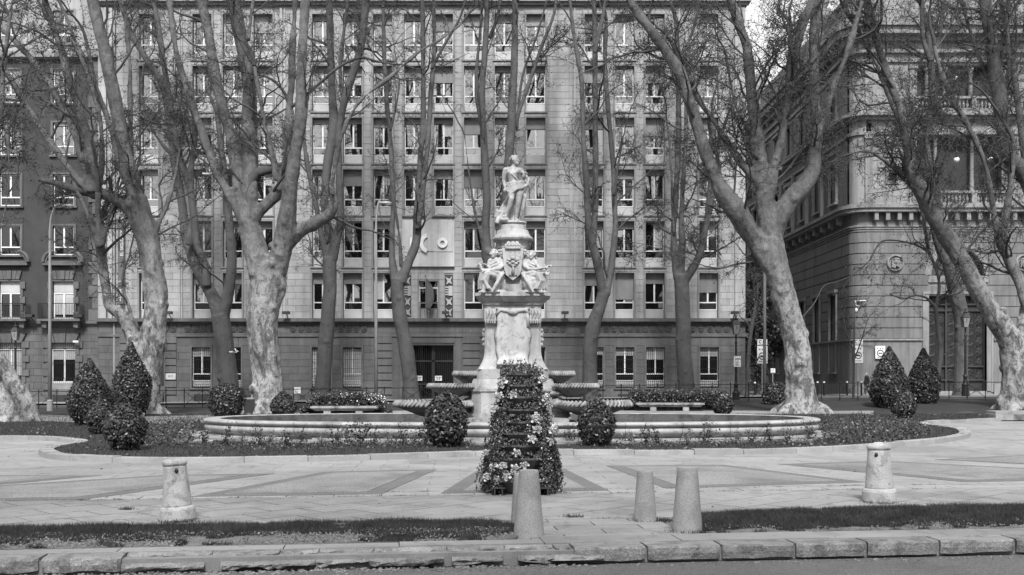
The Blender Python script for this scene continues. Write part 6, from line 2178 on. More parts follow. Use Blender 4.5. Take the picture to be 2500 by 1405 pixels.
# seat block and drum
MB().box(-mh(30), mh(30), -.62, .5, mz(715.8), mz(694)).build('seat_block', 'marble_worn', mon)
MB().box(-mh(22), mh(22), -.50, .45, mz(693.8), mz(676)).build('seat_block', 'marble', mon)
oprism(mh(48), .42, .15, mz(715.7), mz(660), 'seat_rock', 'marble_worn', mh(40), .36)
drum = MB().lathe([(mh(41), mz(700)), (mh(39), mz(690)), (mh(36), mz(660)), (mh(36), mz(604)), (mh(38), mz(600)), (mh(37), mz(596)), (mh(38), mz(590)), (mh(42), mz(586)), (mh(49), mz(582)), (mh(51), mz(578)), (mh(50), mz(574)), (mh(46), mz(572)), (mh(42), mz(566)), (mh(39), mz(558)), (mh(38), mz(556))], 40).build('drum', 'marble', mon)
MB().lathe([(mh(31), mz(557)), (mh(30), mz(543))], 20).build('statue_base', 'statue_marble', mon)
# shield with tree emblem and crown
sy_ = -mh(36) - .20
def zz(p): return mz(p, 26.5)
sh_pts = [(-26, 600), (-24, 625), (-21, 655), (-17, 668), (0, 682), (17, 668), (21, 655), (24, 625), (26, 600), (14, 606), (0, 602), (-14, 606)]
shd = MB().prism([(mh(x), zz(y)) for x, y in sh_pts], sy_ - .10, sy_ + .3).build('shield', 'statue_marble', mon)
em = MB()
for (x, y, r) in ((-9, 631, 6), (9, 631, 6), (0, 627, 7), (-7, 641, 5.5), (8, 641, 5.5), (0, 637, 6), (-3, 645, 4), (4, 646, 4), (-12, 637, 4), (13, 637, 4)):
    em.ball((mh(x), sy_ - .11, zz(y)), (mh(r), .05, mh(r) * .7), 9, 6)
em.tube([(0, sy_ - .11, zz(668)), (mh(1), sy_ - .12, zz(655)), (0, sy_ - .11, zz(643))], [.05, .035, .03], 6)
em.tube([(-mh(10), sy_ - .10, zz(669)), (mh(10), sy_ - .10, zz(669))], .03, 6)
em.build('tree_emblem', 'marble', mon, smooth=True)
cr = MB()
cr.box(-mh(19), mh(19), sy_ - .16, sy_ + .1, zz(604), zz(599))
for j in range(9):
    x = mh(-17 + 4.25 * j); cr.ball((x, sy_ - .14 + .02 * (j % 2), zz(596 - (2.5 if j % 2 else 0))), (.03, .03, .045), 6, 5)
for j in (-1, 0, 1): cr.ball((mh(10 * j), sy_ - .08, zz(590)), (.06, .05, .05), 8, 5)
cr.build('crown', 'statue_marble', mon)
for sg in (-1, 1):
    sc = MB()
    for (x0, y0, r0, turns) in ((30, 608, 7, 1.2), (33, 622, 6, -1.2), (31, 636, 5, 1.2)):
        pts = [(sg * mh(x0 + (r0 * (1 - i / 16)) * math.cos(i / 15 * turns * 2 * PI)), sy_ + .12, zz(y0 + (r0 * (1 - i / 16)) * math.sin(i / 15 * turns * 2 * PI))) for i in range(14)]
        sc.tube(pts, .03, 6)
    sc.build('scroll', 'statue_marble', mon, smooth=True)

# shell bowls
def shell(name, cx, cy, zr, r, depth, rim, parent=mon, m='marble_worn'):
    """round scalloped bowl: underside, fluted thick rim, inside"""
    t = link(name, None, parent, (cx, cy, zr))
    nf = 26
    mod = lambda a, z: 1 + (.018 * math.sin(a * nf) if z > -rim * 1.3 else .01 * math.sin(a * nf / 2))
    prof = [(r * .22, -depth), (r * .35, -depth * .93), (r * .6, -depth * .68), (r * .85, -rim * 1.3), (r * .96, -rim), (r, -rim * .55), (r * .985, -rim * .1), (r * .93, .0), (r * .86, -rim * .3), (r * .55, -depth * .45), (.02, -depth * .6)]
    MB().lathe(prof, 104, mod=mod).build('bowl', 'bowl_stone', t, smooth=False)
    g = MB()
    for i in range(nf * 2):
        a = 2 * PI * i / (nf * 2)
        g.tube([(r * 1.01 * math.cos(a), r * 1.01 * math.sin(a), -rim * .9), (r * 1.005 * math.cos(a + .05), r * 1.005 * math.sin(a + .05), -rim * .45), (r * .95 * math.cos(a + .10), r * .95 * math.sin(a + .10), .012), (r * .88 * math.cos(a + .1), r * .88 * math.sin(a + .1), -rim * .2)], rim * .28, 5)
    g.build('rim_flutes', m, t, kind='stuff', smooth=True)
    return t
for sg in (-1, 1):
    for (xo, xi, pt, pd, Yb, dep) in (((-150 if sg < 0 else 155), 85, 909, 10, 27.3, .30), ((-213 if sg < 0 else 213), 100, 939, 9, 27.2, .33), ((-290 if sg < 0 else 290), 118, 981, 12, 26.8, .38)):
        Xo = xo * Yb / F; Xi = sg * xi * Yb / F
        r = abs(Xo - Xi) / 2 + (.10 if dep > .35 else .06); cx = (Xo + Xi) / 2 - sg * .1
        zr = CAMZ - (pt - HOR) * Yb / F
        shell('shell_bowl', cx, Yb - MY, zr, r, dep, pd * Yb / F)
    rk = MB()
    for (px, py, a, b) in ((88, 928, 14, 8), (95, 948, 20, 7), (100, 962, 26, 7), (104, 985, 30, 12), (112, 1000, 34, 12), (108, 1016, 36, 8), (130, 1002, 20, 8)):
        for j in range(3):
            rk.ball((sg * mh(px + rng.uniform(-4, 6)), rng.uniform(-.45, .4), mz(py)), (mh(a), .3, mh(b)), 10, 6)
    rk.box(*(sorted((sg * mh(85), sg * mh(135)))), -.5, .6, .45, mz(1008))
    me = fuse(rk, .03, 1); 
    push_out(me, lambda c: mnoise.noise(c * 5) * .05 + abs(mnoise.noise(c * 11)) * .03)
    me.materials.append(MATS['marble_worn']); link('rockwork', me, mon)

# ------------------------------------------------------------ figures
def limb(mb, pts, rad, sides=10): 
    mb.tube(pts, rad, sides)
    for p, r in zip(pts, rad): mb.ball(p, r, 9, 6)
def sculpt(mb, voxel, parent, name, loc, wob=.004, m='statue_marble', it=1):
    me = fuse(mb, voxel, it, name)
    push_out(me, lambda c: mnoise.noise(c * 16) * wob)
    me.materials.append(MATS[m])
    return link(name, me, parent, loc)
def head_of(mb, c, yaw, s=1.0, hair=True, tilt=0, beard=False):
    """face looks along yaw in the ground plane (0 = towards the camera, -y)"""
    R = Matrix.Rotation(yaw, 3, 'Z') @ Matrix.Rotation(tilt, 3, 'X')
    def P(x, y, z): return Vector(c) + R @ Vector((x * s, y * s, z * s))
    mb.ball(P(0, 0, .02), (.076 * s, .092 * s, .105 * s), 12, 8)
    mb.ball(P(0, -.035, -.05), (.052 * s, .055 * s, .06 * s), 10, 7)
    mb.tube([P(0, -.09, .02), P(0, -.115, -.02)], [.012 * s, .02 * s], 6)
    mb.tube([P(-.03, -.088, .03), P(.03, -.088, .03)], .013 * s, 6)
    mb.tube([P(-.022, -.092, -.052), P(.022, -.092, -.052)], .009 * s, 6)
    mb.ball(P(0, -.085, -.082), .02 * s, 6, 5)
    for sg in (-1, 1): mb.ball(P(sg * .078, 0, 0), (.014 * s, .022 * s, .03 * s), 6, 5)
    if hair:
        rr = random.Random(3)
        for i in range(46):
            a = rr.uniform(0, 2 * PI); t = rr.uniform(.0, .95)
            y = math.sin(a); x = math.cos(a)
            if y < -.35 and t < .62: continue
            h = math.cos(t * PI / 2 * .9)
            mb.ball(P(x * .092 * math.cos(t * 1.3), y * .10 * math.cos(t * 1.3) + .012, .02 + .11 * math.sin(t * 1.4)), rr.uniform(.02, .032) * s, 6, 5)
# --- standing god, 1.75 m
st_z = mz(545, 27.3)
ap = MB()
H_ = CAMZ + (HOR - 383) * 27.3 / F - st_z
k = H_ / 1.80
def q(x, y, z): return (x * k, y * k, z * k)
ap.ball(q(.03, 0, 1.02), (.155 * k, .11 * k, .13 * k), 12, 8)
limb(ap, [q(.03, 0, .98), q(.0, 0, 1.15), q(-.02, -.01, 1.32), q(-.02, 0, 1.42)], [.145 * k, .125 * k, .155 * k, .12 * k], 12)
for sg in (-1, 1): ap.ball(q(-.02 + sg * .075, -.10, 1.35), (.075 * k, .05 * k, .06 * k), 8, 6)
ap.tube([q(-.16, 0, 1.44), q(.13, 0, 1.42)], [.08 * k, .08 * k], 8)
limb(ap, [q(-.01, 0, 1.45), q(.01, -.01, 1.56)], [.06 * k, .055 * k])
head_of(ap, q(.03, -.02, 1.665), math.radians(48), k * 1.12)
limb(ap, [q(-.19, 0, 1.43), q(-.225, .02, 1.27), q(-.235, .03, 1.15), q(-.22, -.02, 1.03), q(-.20, -.06, .93)], [.07 * k, .058 * k, .045 * k, .042 * k, .034 * k])
for j in range(4): ap.tube([q(-.20 - .015 * j + .03, -.07, .92), q(-.215 - .02 * j + .03, -.10, .86), q(-.20 - .02 * j + .03, -.085, .81)], [.014 * k, .013 * k, .010 * k], 5)
ap.tube([q(-.175, -.08, .91), q(-.15, -.11, .87)], [.014 * k, .012 * k], 5)
limb(ap, [q(.165, 0, 1.42), q(.24, -.03, 1.28), q(.26, -.07, 1.19), q(.24, -.17, 1.22), q(.27, -.20, 1.28)], [.07 * k, .056 * k, .046 * k, .042 * k, .036 * k])
for j in range(4): ap.tube([q(.25 + .018 * j, -.22, 1.29), q(.27 + .02 * j, -.25, 1.32 - .01 * j), q(.30 + .015 * j, -.23, 1.31 - .02 * j)], [.014 * k, .013 * k, .010 * k], 5)
# legs: weight on the right leg, other foot raised on a rock
limb(ap, [q(.12, 0, .97), q(.13, -.03, .76), q(.115, -.04, .54), q(.09, .0, .34), q(.05, .03, .09)], [.115 * k, .098 * k, .066 * k, .062 * k, .04 * k], 12)
limb(ap, [q(-.04, 0, .97), q(-.06, -.09, .80), q(-.05, -.13, .62), q(-.10, -.06, .42), q(-.18, -.03, .20)], [.112 * k, .095 * k, .064 * k, .06 * k, .038 * k], 12)
ap.ball(q(.06, .045, .40), (.055 * k, .05 * k, .09 * k), 8, 6); ap.ball(q(-.10, -.03, .46), (.052 * k, .05 * k, .08 * k), 8, 6)
ap.tube([q(.05, .04, .06), q(.08, -.08, .045), q(.11, -.16, .03)], [.04 * k, .038 * k, .03 * k], 8)
ap.tube([q(-.18, -.0, .18), q(-.20, -.12, .14), q(-.24, -.20, .11)], [.038 * k, .036 * k, .028 * k], 8)
ap.ball(q(-.24, -.06, .05), (.15 * k, .15 * k, .09 * k), 10, 6)
# python coiled at the left foot
ap.tube([q(-.14, .1, .06), q(-.30, .02, .08), q(-.38, -.06, .16), q(-.36, -.10, .28), q(-.28, -.08, .26), q(-.30, -.1, .14), q(-.38, -.14, .02), q(-.40, -.16, -.06)], [.07 * k, .09 * k, .10 * k, .09 * k, .07 * k, .07 * k, .06 * k, .05 * k], 9)
# lyre and drapery
ap.tube([q(.20, -.10, 1.36), q(.30, -.10, 1.22), q(.28, -.10, 1.06)], [.03 * k, .05 * k, .03 * k], 7)
def fold(pts, r): ap.tube([q(*p) for p in pts], [r[i] * k for i in range(len(pts))], 7)
fold([(-.15, -.10, 1.43), (-.04, -.155, 1.28), (.1, -.15, 1.14)], [.016, .016, .016])
for j in range(6):
    z = 1.06 - j * .035
    fold([(-.17, -.06 - .01 * j, z - .04 * (j > 2)), (-.06, -.16, z - .02 - .02 * j), (.08, -.165, z + .0), (.22, -.10, z + .04), (.30, .0, z + .08 - .02 * j)], [.028, .033, .035, .04, .03])
fold([(.28, -.04, 1.26), (.34, -.06, 1.12), (.32, -.08, 1.0), (.24, -.10, .93)], [.05, .055, .05, .04])
fold([(.26, -.02, 1.3), (.36, -.0, 1.16), (.36, -.0, 1.02), (.27, -.05, .90), (.2, -.03, .78)], [.04, .05, .05, .05, .04])
for j in range(9):      # sheet falling behind the legs to the left
    f = j / 8
    fold([(.22 - .26 * f, .14, .98), (.24 - .36 * f, .20, .74), (.20 - .46 * f, .21, .50 - .05 * f), (.16 - .52 * f, .19, .30 - .06 * f), (.14 - .54 * f, .16, .10 + .02 * f)], [.022, .026, .026, .024, .02])
    fold([(.22 - .26 * f, .17, .96), (.22 - .35 * f, .24, .70), (.18 - .44 * f, .25, .46), (.14 - .50 * f, .23, .24), (.12 - .5 * f, .18, .04)], [.045, .055, .055, .05, .05])
for j in range(4): fold([(.20, .02, .90), (.25 + .01 * j, .05 - .02 * j, .70), (.22, .04, .48 - .04 * j), (.17, .06, .30 - .04 * j)], [.04, .042, .036, .02])
ap.ball(q(0, .06, -.01), (.33 * k, .24 * k, .06 * k), 14, 6)
god = thing('statue', 'marble statue of a standing draped god with lyre on top of the monument', 'statue', (MX + .02, MY, st_z + .05))
sculpt(ap, .0115, god, 'body', (0, 0, 0), .003).scale = (1.14, 1.1, 1.0)

# --- seated figures
def seated(sgn, label, px, turn):
    """sgn -1: figure left of the shield facing left; built for the left, mirrored for the right"""
    zb = mz(716, 26.3); top = mz(611 if sgn < 0 else 614, 26.3)
    k = (top - zb) / 1.17
    m = MB()
    def q(x, y, z): return Vector((x * k * (1 if sgn < 0 else -1), y * k, z * k))
    def lim(pts, rad, s=10): limb(m, [q(*p) for p in pts], [r * k for r in rad], s)
    # torso sits at x=.14, knees go towards -x (outwards) and front
    lim([(.12, .0, .52), (.12, -.01, .66), (.06, -.03, .83), (.03, -.04, .91)], [.15, .13, .145, .11], 12)
    m.tube([q(.16, -.0, .93), q(-.09, -.08, .91)], [.075 * k, .075 * k], 8)
    lim([(.02, -.05, .93), (.0, -.07, 1.01)], [.055, .05])
    head_of(m, q(-.01, -.09, 1.075), (-.5 if sgn < 0 else -.25) * 1.0, k * 1.02, True)
    rr = random.Random(5 + sgn)
    for j in range(14): m.ball(q(-.0 + rr.gauss(.02, .09), -.02 + rr.gauss(0, .05), 1.10 + rr.gauss(0, .06)), .034 * k, 6, 5)
    # arms
    if sgn < 0:
        lim([(-.10, -.09, .90), (-.14, -.13, .75), (-.10, -.2, .66), (-.22, -.26, .64), (-.30, -.27, .66)], [.065, .055, .047, .04, .032])
        lim([(.17, -.02, .90), (.19, -.12, .76), (.12, -.22, .68), (-.05, -.30, .64), (-.16, -.32, .62)], [.067, .055, .047, .042, .034])
        for j in range(5): m.tube([q(-.17 - .02 * j, -.34, .63), q(-.22 - .02 * j, -.36, .62 - .012 * j), q(-.25 - .015 * j, -.34, .60 - .012 * j)], [.014 * k, .012 * k, .01 * k], 5)
        for j in range(6):      # open book with leaves
            a = -.5 + j * .25
            m.tube([q(-.28, -.30, .62), q(-.34 - .02 * j, -.30 + .02 * j, .72 + .06 * math.cos(a)), q(-.40 + .045 * j, -.31, .84 - .02 * abs(j - 2))], [.03 * k, .028 * k, .02 * k], 5)
    else:
        lim([(-.10, -.09, .90), (-.17, -.16, .78), (-.22, -.2, .70), (-.34, -.25, .72), (-.44, -.26, .77)], [.065, .055, .047, .04, .032])
        lim([(.17, -.02, .90), (.15, -.15, .77), (.05, -.24, .69), (-.12, -.30, .68), (-.26, -.30, .71)], [.067, .055, .047, .042, .034])
        for j in range(5): m.tube([q(-.44, -.26 - .015 * j, .78), q(-.50, -.27 - .015 * j, .80 - .01 * j), q(-.52, -.26 - .015 * j, .77 - .01 * j)], [.014 * k, .012 * k, .01 * k], 5)
        for j in range(12): m.ball(q(-.38 + rr.gauss(0, .06), -.28 + rr.gauss(0, .04), .58 + rr.gauss(0, .07)), .036 * k, 6, 5)
    # legs
    lim([(.14, -.03, .48), (-.04, -.22, .52), (-.17, -.32, .52), (-.20, -.30, .30), (-.16 if sgn > 0 else -.26, -.30, .08)], [.125, .11, .085, .07, .045], 12)
    lim([(.10, -.0, .46), (-.10, -.12, .49), (-.28, -.2, .47), (-.30, -.20, .28), (-.24, -.22, .08)], [.125, .11, .085, .07, .045], 12)
    m.tube([q(-.26, -.30, .07), q(-.32, -.38, .045), q(-.38, -.42, .03)], [.04 * k, .036 * k, .025 * k], 7)
    m.tube([q(-.2, -.24, .07), q(-.24, -.32, .045), q(-.28, -.37, .03)], [.04 * k, .036 * k, .025 * k], 7)
    # robe over lap and down
    for j in range(9):
        f = j / 8
        m.tube([q(.24 - .05 * f, .02 - .2 * f, .56), q(.05 - .1 * f, -.15 - .14 * f, .60), q(-.16 - .16 * f, -.36 + .16 * f, .56), q(-.24 - .12 * f, -.37 + .2 * f, .36), q(-.14 - .24 * f + .1 * (j % 2), -.37 + .2 * f, .12)], [.045 * k, .05 * k, .05 * k, .042 * k, .03 * k], 7)
    for j in range(7):
        f = j / 6
        m.tube([q(.22, -.15 + .03 * j, .58), q(.16 - .02 * j, -.32 + .03 * j, .46), q(.06 + .06 * f, -.38 + .02 * j, .26), q(-.06 + .12 * f, -.40 + .03 * j, .03)], [.045 * k, .05 * k, .05 * k, .035 * k], 7)
    for j in range(5): m.tube([q(.2, -.0, .92 - .06 * j), q(.05, -.15, .88 - .08 * j), q(-.1, -.15, .80 - .07 * j)], [.035 * k, .03 * k, .025 * k], 6)
    m.ball(q(.10, .04, .3), (.2 * k, .18 * k, .24 * k), 12, 8); m.ball(q(-.0, -.08, .06), (.34 * k, .26 * k, .08 * k), 12, 6)
    if sgn > 0: m.ball(q(-.05, -.2, .3), (.28 * k, .18 * k, .26 * k), 12, 8)
    t = thing('statue', label, 'statue', ((px - 1250) * 26.4 / F, 26.95, zb + .01), group=None)
    sculpt(m, .0125, t, 'body', (0, 0, 0), .003).scale = (1.14, 1.1, 1.03)
seated(-1, 'seated robed marble figure holding an open book, left of the shield', 1206, 0)
seated(1, 'seated robed marble figure reaching outwards with a garland, right of the shield', 1297, 0)
# ------------------------------------------------------------ bollards
def marble_bollard(px, yb, yt, wpx, label, tilt):
    b = gp(px, yb - 2, .016); s = b.y / F
    H = (yb - yt) * s; R = wpx / 2 * s
    t = thing('stone_bollard', label, 'bollard', (b.x * (b.y + R) / b.y, b.y + R, .012), group='white stone bollards with caps')
    t.rotation_euler = (tilt[0], tilt[1], 0)
    def wob(seed):
        return lambda a, z: 1 + .02 * mnoise.noise(Vector((math.cos(a) * 2, math.sin(a) * 2, z * 9 + seed))) + .012 * mnoise.noise(Vector((math.cos(a) * 8, math.sin(a) * 8, z * 30 + seed)))
    MB().lathe([(R * .96, 0), (R, .02), (R * 1.0, H * .18), (R * .95, H * .215), (R * .84, H * .235)], 40, mod=wob(px)).build('base', 'bollard_stone', t, smooth=False)
    n = 18
    MB().lathe([(R * (.83 - .19 * (i / n)), H * (.22 + .66 * i / n)) for i in range(n + 1)], 40, mod=wob(px + 3)).build('shaft', 'bollard_stone', t, smooth=True)
    MB().lathe([(R * .60, H * .875), (R * .68, H * .885), (R * .71, H * .915), (R * .68, H * .95), (R * .55, H * .975), (R * .3, H * .985), (R * .27, H * 1.0), (R * .02, H * 1.002)], 36, mod=wob(px + 5)).build('cap', 'bollard_stone', t, smooth=True)
    for a in ((-.55, ) if px > 1250 else (.42, 3.4)):
        aa = -PI / 2 + a - t.rotation_euler.z; r = R * .655
        d = MB().ball((0, 0, 0), (.022, .022, .028), 10, 7).build('bolt', 'iron', t, smooth=True)
        d.location = (r * math.cos(aa), r * math.sin(aa), H * .80)
    return t
marble_bollard(435, 1278, 1122, 85, 'leaning white stone bollard with a domed cap on the left of the plaza', (0, math.radians(-3.5)))
marble_bollard(2147, 1232, 1084, 82, 'upright white stone bollard with a domed cap on the right of the plaza', (0, math.radians(-.8)))
def cone_bollard(px, yb, yt, wb, wt, label, lean=0):
    b = gp(px, yb - 3, .016); s = b.y / F
    H = (yb - yt) * s; R0, R1 = wb / 2 * s, wt / 2 * s
    n = 20
    prof = [(R0 + (R1 - R0) * i / n, H * i / n) for i in range(n + 1)]
    prof[-1] = (R1 * .97, H); prof.insert(-1, (R1, H * .985))
    o = MB().lathe(prof, 48, mod=lambda a, z: 1 + .012 * mnoise.noise(Vector((math.cos(a) * 3, math.sin(a) * 3, z * 6 + px)))).build('granite_bollard', 'granite', None, smooth=True)
    # flat top and a worn edge
    o.location = (b.x * (b.y + R0) / b.y, b.y + R0, -.01); o.rotation_euler = (0, lean, 0)
    tag(o, label, 'bollard', 'speckled granite cone bollards')
    m = o.modifiers.new('e', 'EDGE_SPLIT'); m.split_angle = math.radians(40)
    return o
cone_bollard(1291, 1316, 1148, 78, 48, 'largest speckled granite cone bollard, in front of the flower tower')
cone_bollard(1276, 1283, 1156, 60, 42, 'granite cone bollard half hidden behind the largest one')
cone_bollard(1575, 1279, 1150, 58, 38, 'smaller granite cone bollard with a dark hole, right of the path')
cone_bollard(1678, 1305, 1141, 76, 50, 'granite cone bollard standing at the corner of the right grass strip')
hb = gp(1580, 1215, .016)
# ------------------------------------------------------------ flower tower
TYc = 14.5
tw = thing('flower_tower', 'tall stacked tower of dark tub planters with trailing plants in front of the fountain', 'planter tower', ((1272 - 1250) * TYc / F, TYc, .016))
def tz(py): return CAMZ - (py - HOR) * (TYc - .35) / F
tiers = [(914, 44, 26), (942, 49, 28), (971, 54, 30), (1002, 58, 30), (1032, 62, 30), (1060, 67, 31), (1090, 72, 33), (1122, 77, 36), (1176, 82, 44)]
leafP, leafN, lightP = [], [], []
cabb = []
for k, (py, hw, hh) in enumerate(tiers):
    z1 = tz(py); r1 = hw * TYc / F * 1.0; h = hh * TYc / F * .9; r0 = r1 * .62
    n = 6; ph = PI / 6 + (PI / 6 if k % 2 else 0)
    t = MB()
    prof = [(r0, z1 - h), (r0 * 1.05, z1 - h + .01), (r1 * .97, z1 - .03), (r1 * 1.02, z1 - .028), (r1 * 1.02, z1), (r1 * .95, z1), (r1 * .9, z1 - .05)]
    V, Q = [], []
    for (r, z) in prof:
        for i in range(n):
            a = 2 * PI * i / n + ph
            V.append((r * math.cos(a), r * math.sin(a) * 1.0, z))
    for j in range(len(prof) - 1):
        for i in range(n): Q.append((j * n + i, j * n + (i + 1) % n, (j + 1) * n + (i + 1) % n, (j + 1) * n + i))
    Q += [tuple(range(n - 1, -1, -1)), tuple(range((len(prof) - 1) * n, len(prof) * n))]
    tier = t.add(V, Q).build('tub', 'planter', tw)
    m_ = 4200 + 420 * k
    a = NR.uniform(0, 2 * PI, m_)
    side = np.abs(np.cos(a)) ** 2
    dens = .13 + .87 * np.minimum(1, side * 1.4)
    kp = NR.uniform(0, 1, m_) < dens; a = a[kp]; side = side[kp]
    m_ = m_
    lm = np.array([mnoise.noise(Vector((math.cos(x) * 3, math.sin(x) * 3, k * 3.3))) for x in a])
    rr = r1 * (1.02 + NR.uniform(-.25, .16, len(a)) + .25 * lm * side)
    zz_ = z1 + .02 + NR.uniform(-.025, .07, len(a)) + .03 * lm - (side > .3) * NR.uniform(-.02, .19, len(a)) * (1.4 if k > 5 else 1) - ((lm > .12) & (side > .12)) * NR.uniform(0, .12, len(a))
    zz_ = np.where(side < .3, np.maximum(zz_, z1 - .012), zz_)
    P = np.stack([rr * np.cos(a), rr * np.sin(a) * .92, zz_], 1)
    leafP.append(P)
# tall sprigs on top
for j in range(26):
    a = rng.uniform(0, 2 * PI); l = rng.uniform(.06, .17); x0 = rng.uniform(-.2, .2)
    for q_ in range(14):
        f = q_ / 13; leafP.append(np.array([[x0 + math.cos(a) * .05 * f + rng.gauss(0, .008), math.sin(a) * .08 * f, tz(912) + .02 + l * f]]))
P = np.vstack(leafP)
o = thing('trailing_plants', 'mass of small-leaved ivy and herbs spilling over every tub of the flower tower', 'plants', tw.location)
o['kind'] = 'stuff'
half = NR.uniform(0, 1, len(P)) < .62
link('leaves', quads_mesh('leaves', leaf_quads(P[half], .0165, None, 1, .75), 'leaf_mid'), o, kind='stuff')
link('leaves', quads_mesh('leaves', leaf_quads(P[~half], .0150, None, 1, .75), 'leaf'), o, kind='stuff')
# light flowers sprinkled
kk = NR.uniform(0, 1, len(P)) < .016
link('blossoms', quads_mesh('blossoms', leaf_quads(P[kk] + np.array([0, -.02, .012]), .012, None, 1, .9), 'petal'), o, kind='stuff')
# hanging ivy at both lower sides
iv = []
for j in range(70):
    sg = 1 if j % 3 else -1
    a = (0 if sg > 0 else PI) + rng.gauss(0, .45)
    z = rng.uniform(.3, .75); r = .49 - .10 * (z - .3) + rng.gauss(0, .03); x = r * math.cos(a); y = r * math.sin(a) - .05
    for q_ in range(34):
        x += rng.gauss(0, .006) + .0015 * sg; y += rng.gauss(0, .006); z -= .011
        if z < .02: break
        iv.append((x + rng.gauss(0, .008), y + rng.gauss(0, .008), z))
iv = np.array(iv)
link('ivy', quads_mesh('ivy', leaf_quads(iv, .0165, None, 1, .8), 'leaf'), o, kind='stuff')
ft = MB()
for sg in (-1, 1):
    for q_ in (-.05, .05): ft.box(sg * .3 + q_ - .008, sg * .3 + q_ + .008, -.42, .42, -.01, .09)
    ft.box(sg * .3 - .09, sg * .3 + .09, -.43, .43, .091, .105)
ft.box(-.45, .45, -.03, .03, .106, .125); 
ft.build('base_frame', 'dark_metal', tw)
MB().tube([(0, 0, .1), (0, 0, tz(912))], .03, 8).build('pole', 'iron', tw)
# rosette cabbages
def cabbage(seed):
    n = 150
    u = NR.normal(size=(n, 3)); u /= np.linalg.norm(u, axis=1)[:, None]; u[:, 2] = np.abs(u[:, 2]) * .8
    rad = NR.uniform(.02, .066, n)[:, None]
    P_ = u * rad * np.array([1, 1, .75])
    q_ = leaf_quads(P_, .017, u * .6 + np.array([0, 0, .5]), .9, .8)
    q_[:, 0, :] += NR.normal(0, .004, (n, 3)); q_[:, 2, :] += NR.normal(0, .004, (n, 3))
    out = leaf_quads(np.stack([np.cos(np.arange(16) * .39) * .07, np.sin(np.arange(16) * .39) * .07, NR.uniform(-.01, .01, 16)], 1), .028, np.tile([[0, 0, 1.]], (16, 1)), .5, .8)
    return quads_mesh('rosette', np.vstack([q_, out[::3]]), 'cabbage')
cms = [cabbage(s) for s in range(3)]
crow = {0: 'first', 1: 'second', 2: 'third', 3: 'fourth', 4: 'fifth', 5: 'sixth', 6: 'seventh', 7: 'eighth', 8: 'lowest'}
cpx = [(1226, 934, 1), (1325, 928, 0), (1218, 968, 1), (1252, 964, 2), (1334, 972, 2), (1208, 998, 2), (1336, 988, 2), (1309, 1021, 3), (1312, 1048, 4), (1343, 1078, 5), (1352, 1050, 5), (1262, 1106, 6), (1205, 1140, 7), (1228, 1138, 7), (1257, 1143, 7), (1280, 1136, 7), (1190, 1165, 8), (1212, 1172, 8), (1237, 1164, 8), (1186, 1105, 7), (1300, 1072, 5)]
for i, (px, py, ti) in enumerate(cpx):
    dy = -.38 - .012 * ti if abs(px - 1272) < 45 else -.22 - .01 * ti
    Yc = TYc + dy; p = at(px, py, Yc)
    wht = 'left' if px < 1250 else 'right' if px > 1290 else 'centre'
    o2 = link('ornamental_cabbage', cms[i % 3], None, p, None, None,
              cat='plant', group='ornamental cabbages in the flower tower')
    s = rng.uniform(.7, 1.05); o2.scale = (s, s * rng.uniform(.85, 1), s * 1.3); o2.rotation_euler = (math.radians(rng.uniform(38, 75)), rng.uniform(-.4, .4), (px - 1272) / 120)
    nth = 'topmost second third fourth fifth sixth seventh eighth ninth tenth eleventh'.split()
    same = sorted(q_ for q_ in cpx if (q_[0] < 1245) == (px < 1245) and (q_[0] > 1290) == (px > 1290)); same.sort(key=lambda q_: q_[1])
    o2['label'] = 'frilly pale ornamental cabbage, %s from the top on the %s of the flower tower' % (nth[same.index((px, py, ti))], 'left side' if px < 1245 else 'right side' if px > 1290 else 'middle')

# ------------------------------------------------------------ benches
def bench(px0, px1, ys, yb, label, rz_=0, Yb=None, legs=(.25, .73), dz=0):
    b = gp((px0 + px1) / 2, yb, .09 + dz); Y = Yb or b.y
    x0, x1 = (px0 - 1250) * Y / F, (px1 - 1250) * Y / F
    L = x1 - x0; zt = CAMZ - (ys - HOR) * Y / F - .09 - dz
    t = thing('stone_bench', label, 'bench', ((x0 + x1) / 2, Y, .09 + dz), rz_, group='stone benches of the fountain garden')
    MB().frust((-L / 2 + .16, L / 2 - .16, -.2, .2), (-L / 2 + .04, L / 2 - .04, -.27, .27), zt - .17, zt - .075).frust((-L / 2, L / 2, -.29, .29), (-L / 2 + .01, L / 2 - .01, -.285, .285), zt - .074, zt).build('seat', 'marble_worn', t)
    lg = MB(); zl = zt - .172
    for i in range(5): lg.box(-.13, .13, -.19 + .0, .19, zl * i / 5, zl * (i + 1) / 5 - .004)
    for i in range(4): lg.box(-.11 + .062 * i, -.075 + .062 * i, -.205, -.19, .02, zl - .01)
    lm = lg.mesh('leg', 'marble')
    for f in legs: link('leg', lm, t, (-L / 2 + L * f, 0, 0))
    return t
bench(760, 922, 992, 1016, 'long pale stone bench before the blossoming hedge, left of the monument')
bench(1553, 1718, 984, 1004, 'long pale stone bench before the hedge, right of the monument', math.radians(-2.5))
bench(2032, 2104, 974, 986, 'short stone bench behind the thin sapling on the right, left one of a pair', 0, 57)
bench(2096, 2150, 975, 986, 'short stone bench partly behind the taller right topiary cone', .1, 59)
bench(350, 389, 1000, 1013, 'small stone bench end showing right of the tallest topiary cone', 0, 45)
# stone block at far right by the big tree
sb = thing('stone_steps', 'low worn stone block at the right edge below the big plane tree', 'stone block', (gp(2500, 1022, .1).x, gp(2500, 1022, .1).y, .05))
MB().box(-1.15, 1.5, -.35, .6, 0, .2).build('slab', 'marble_worn', sb); MB().box(-1.0, 1.4, 0, .8, .203, .3).build('slab', 'kerb', sb)

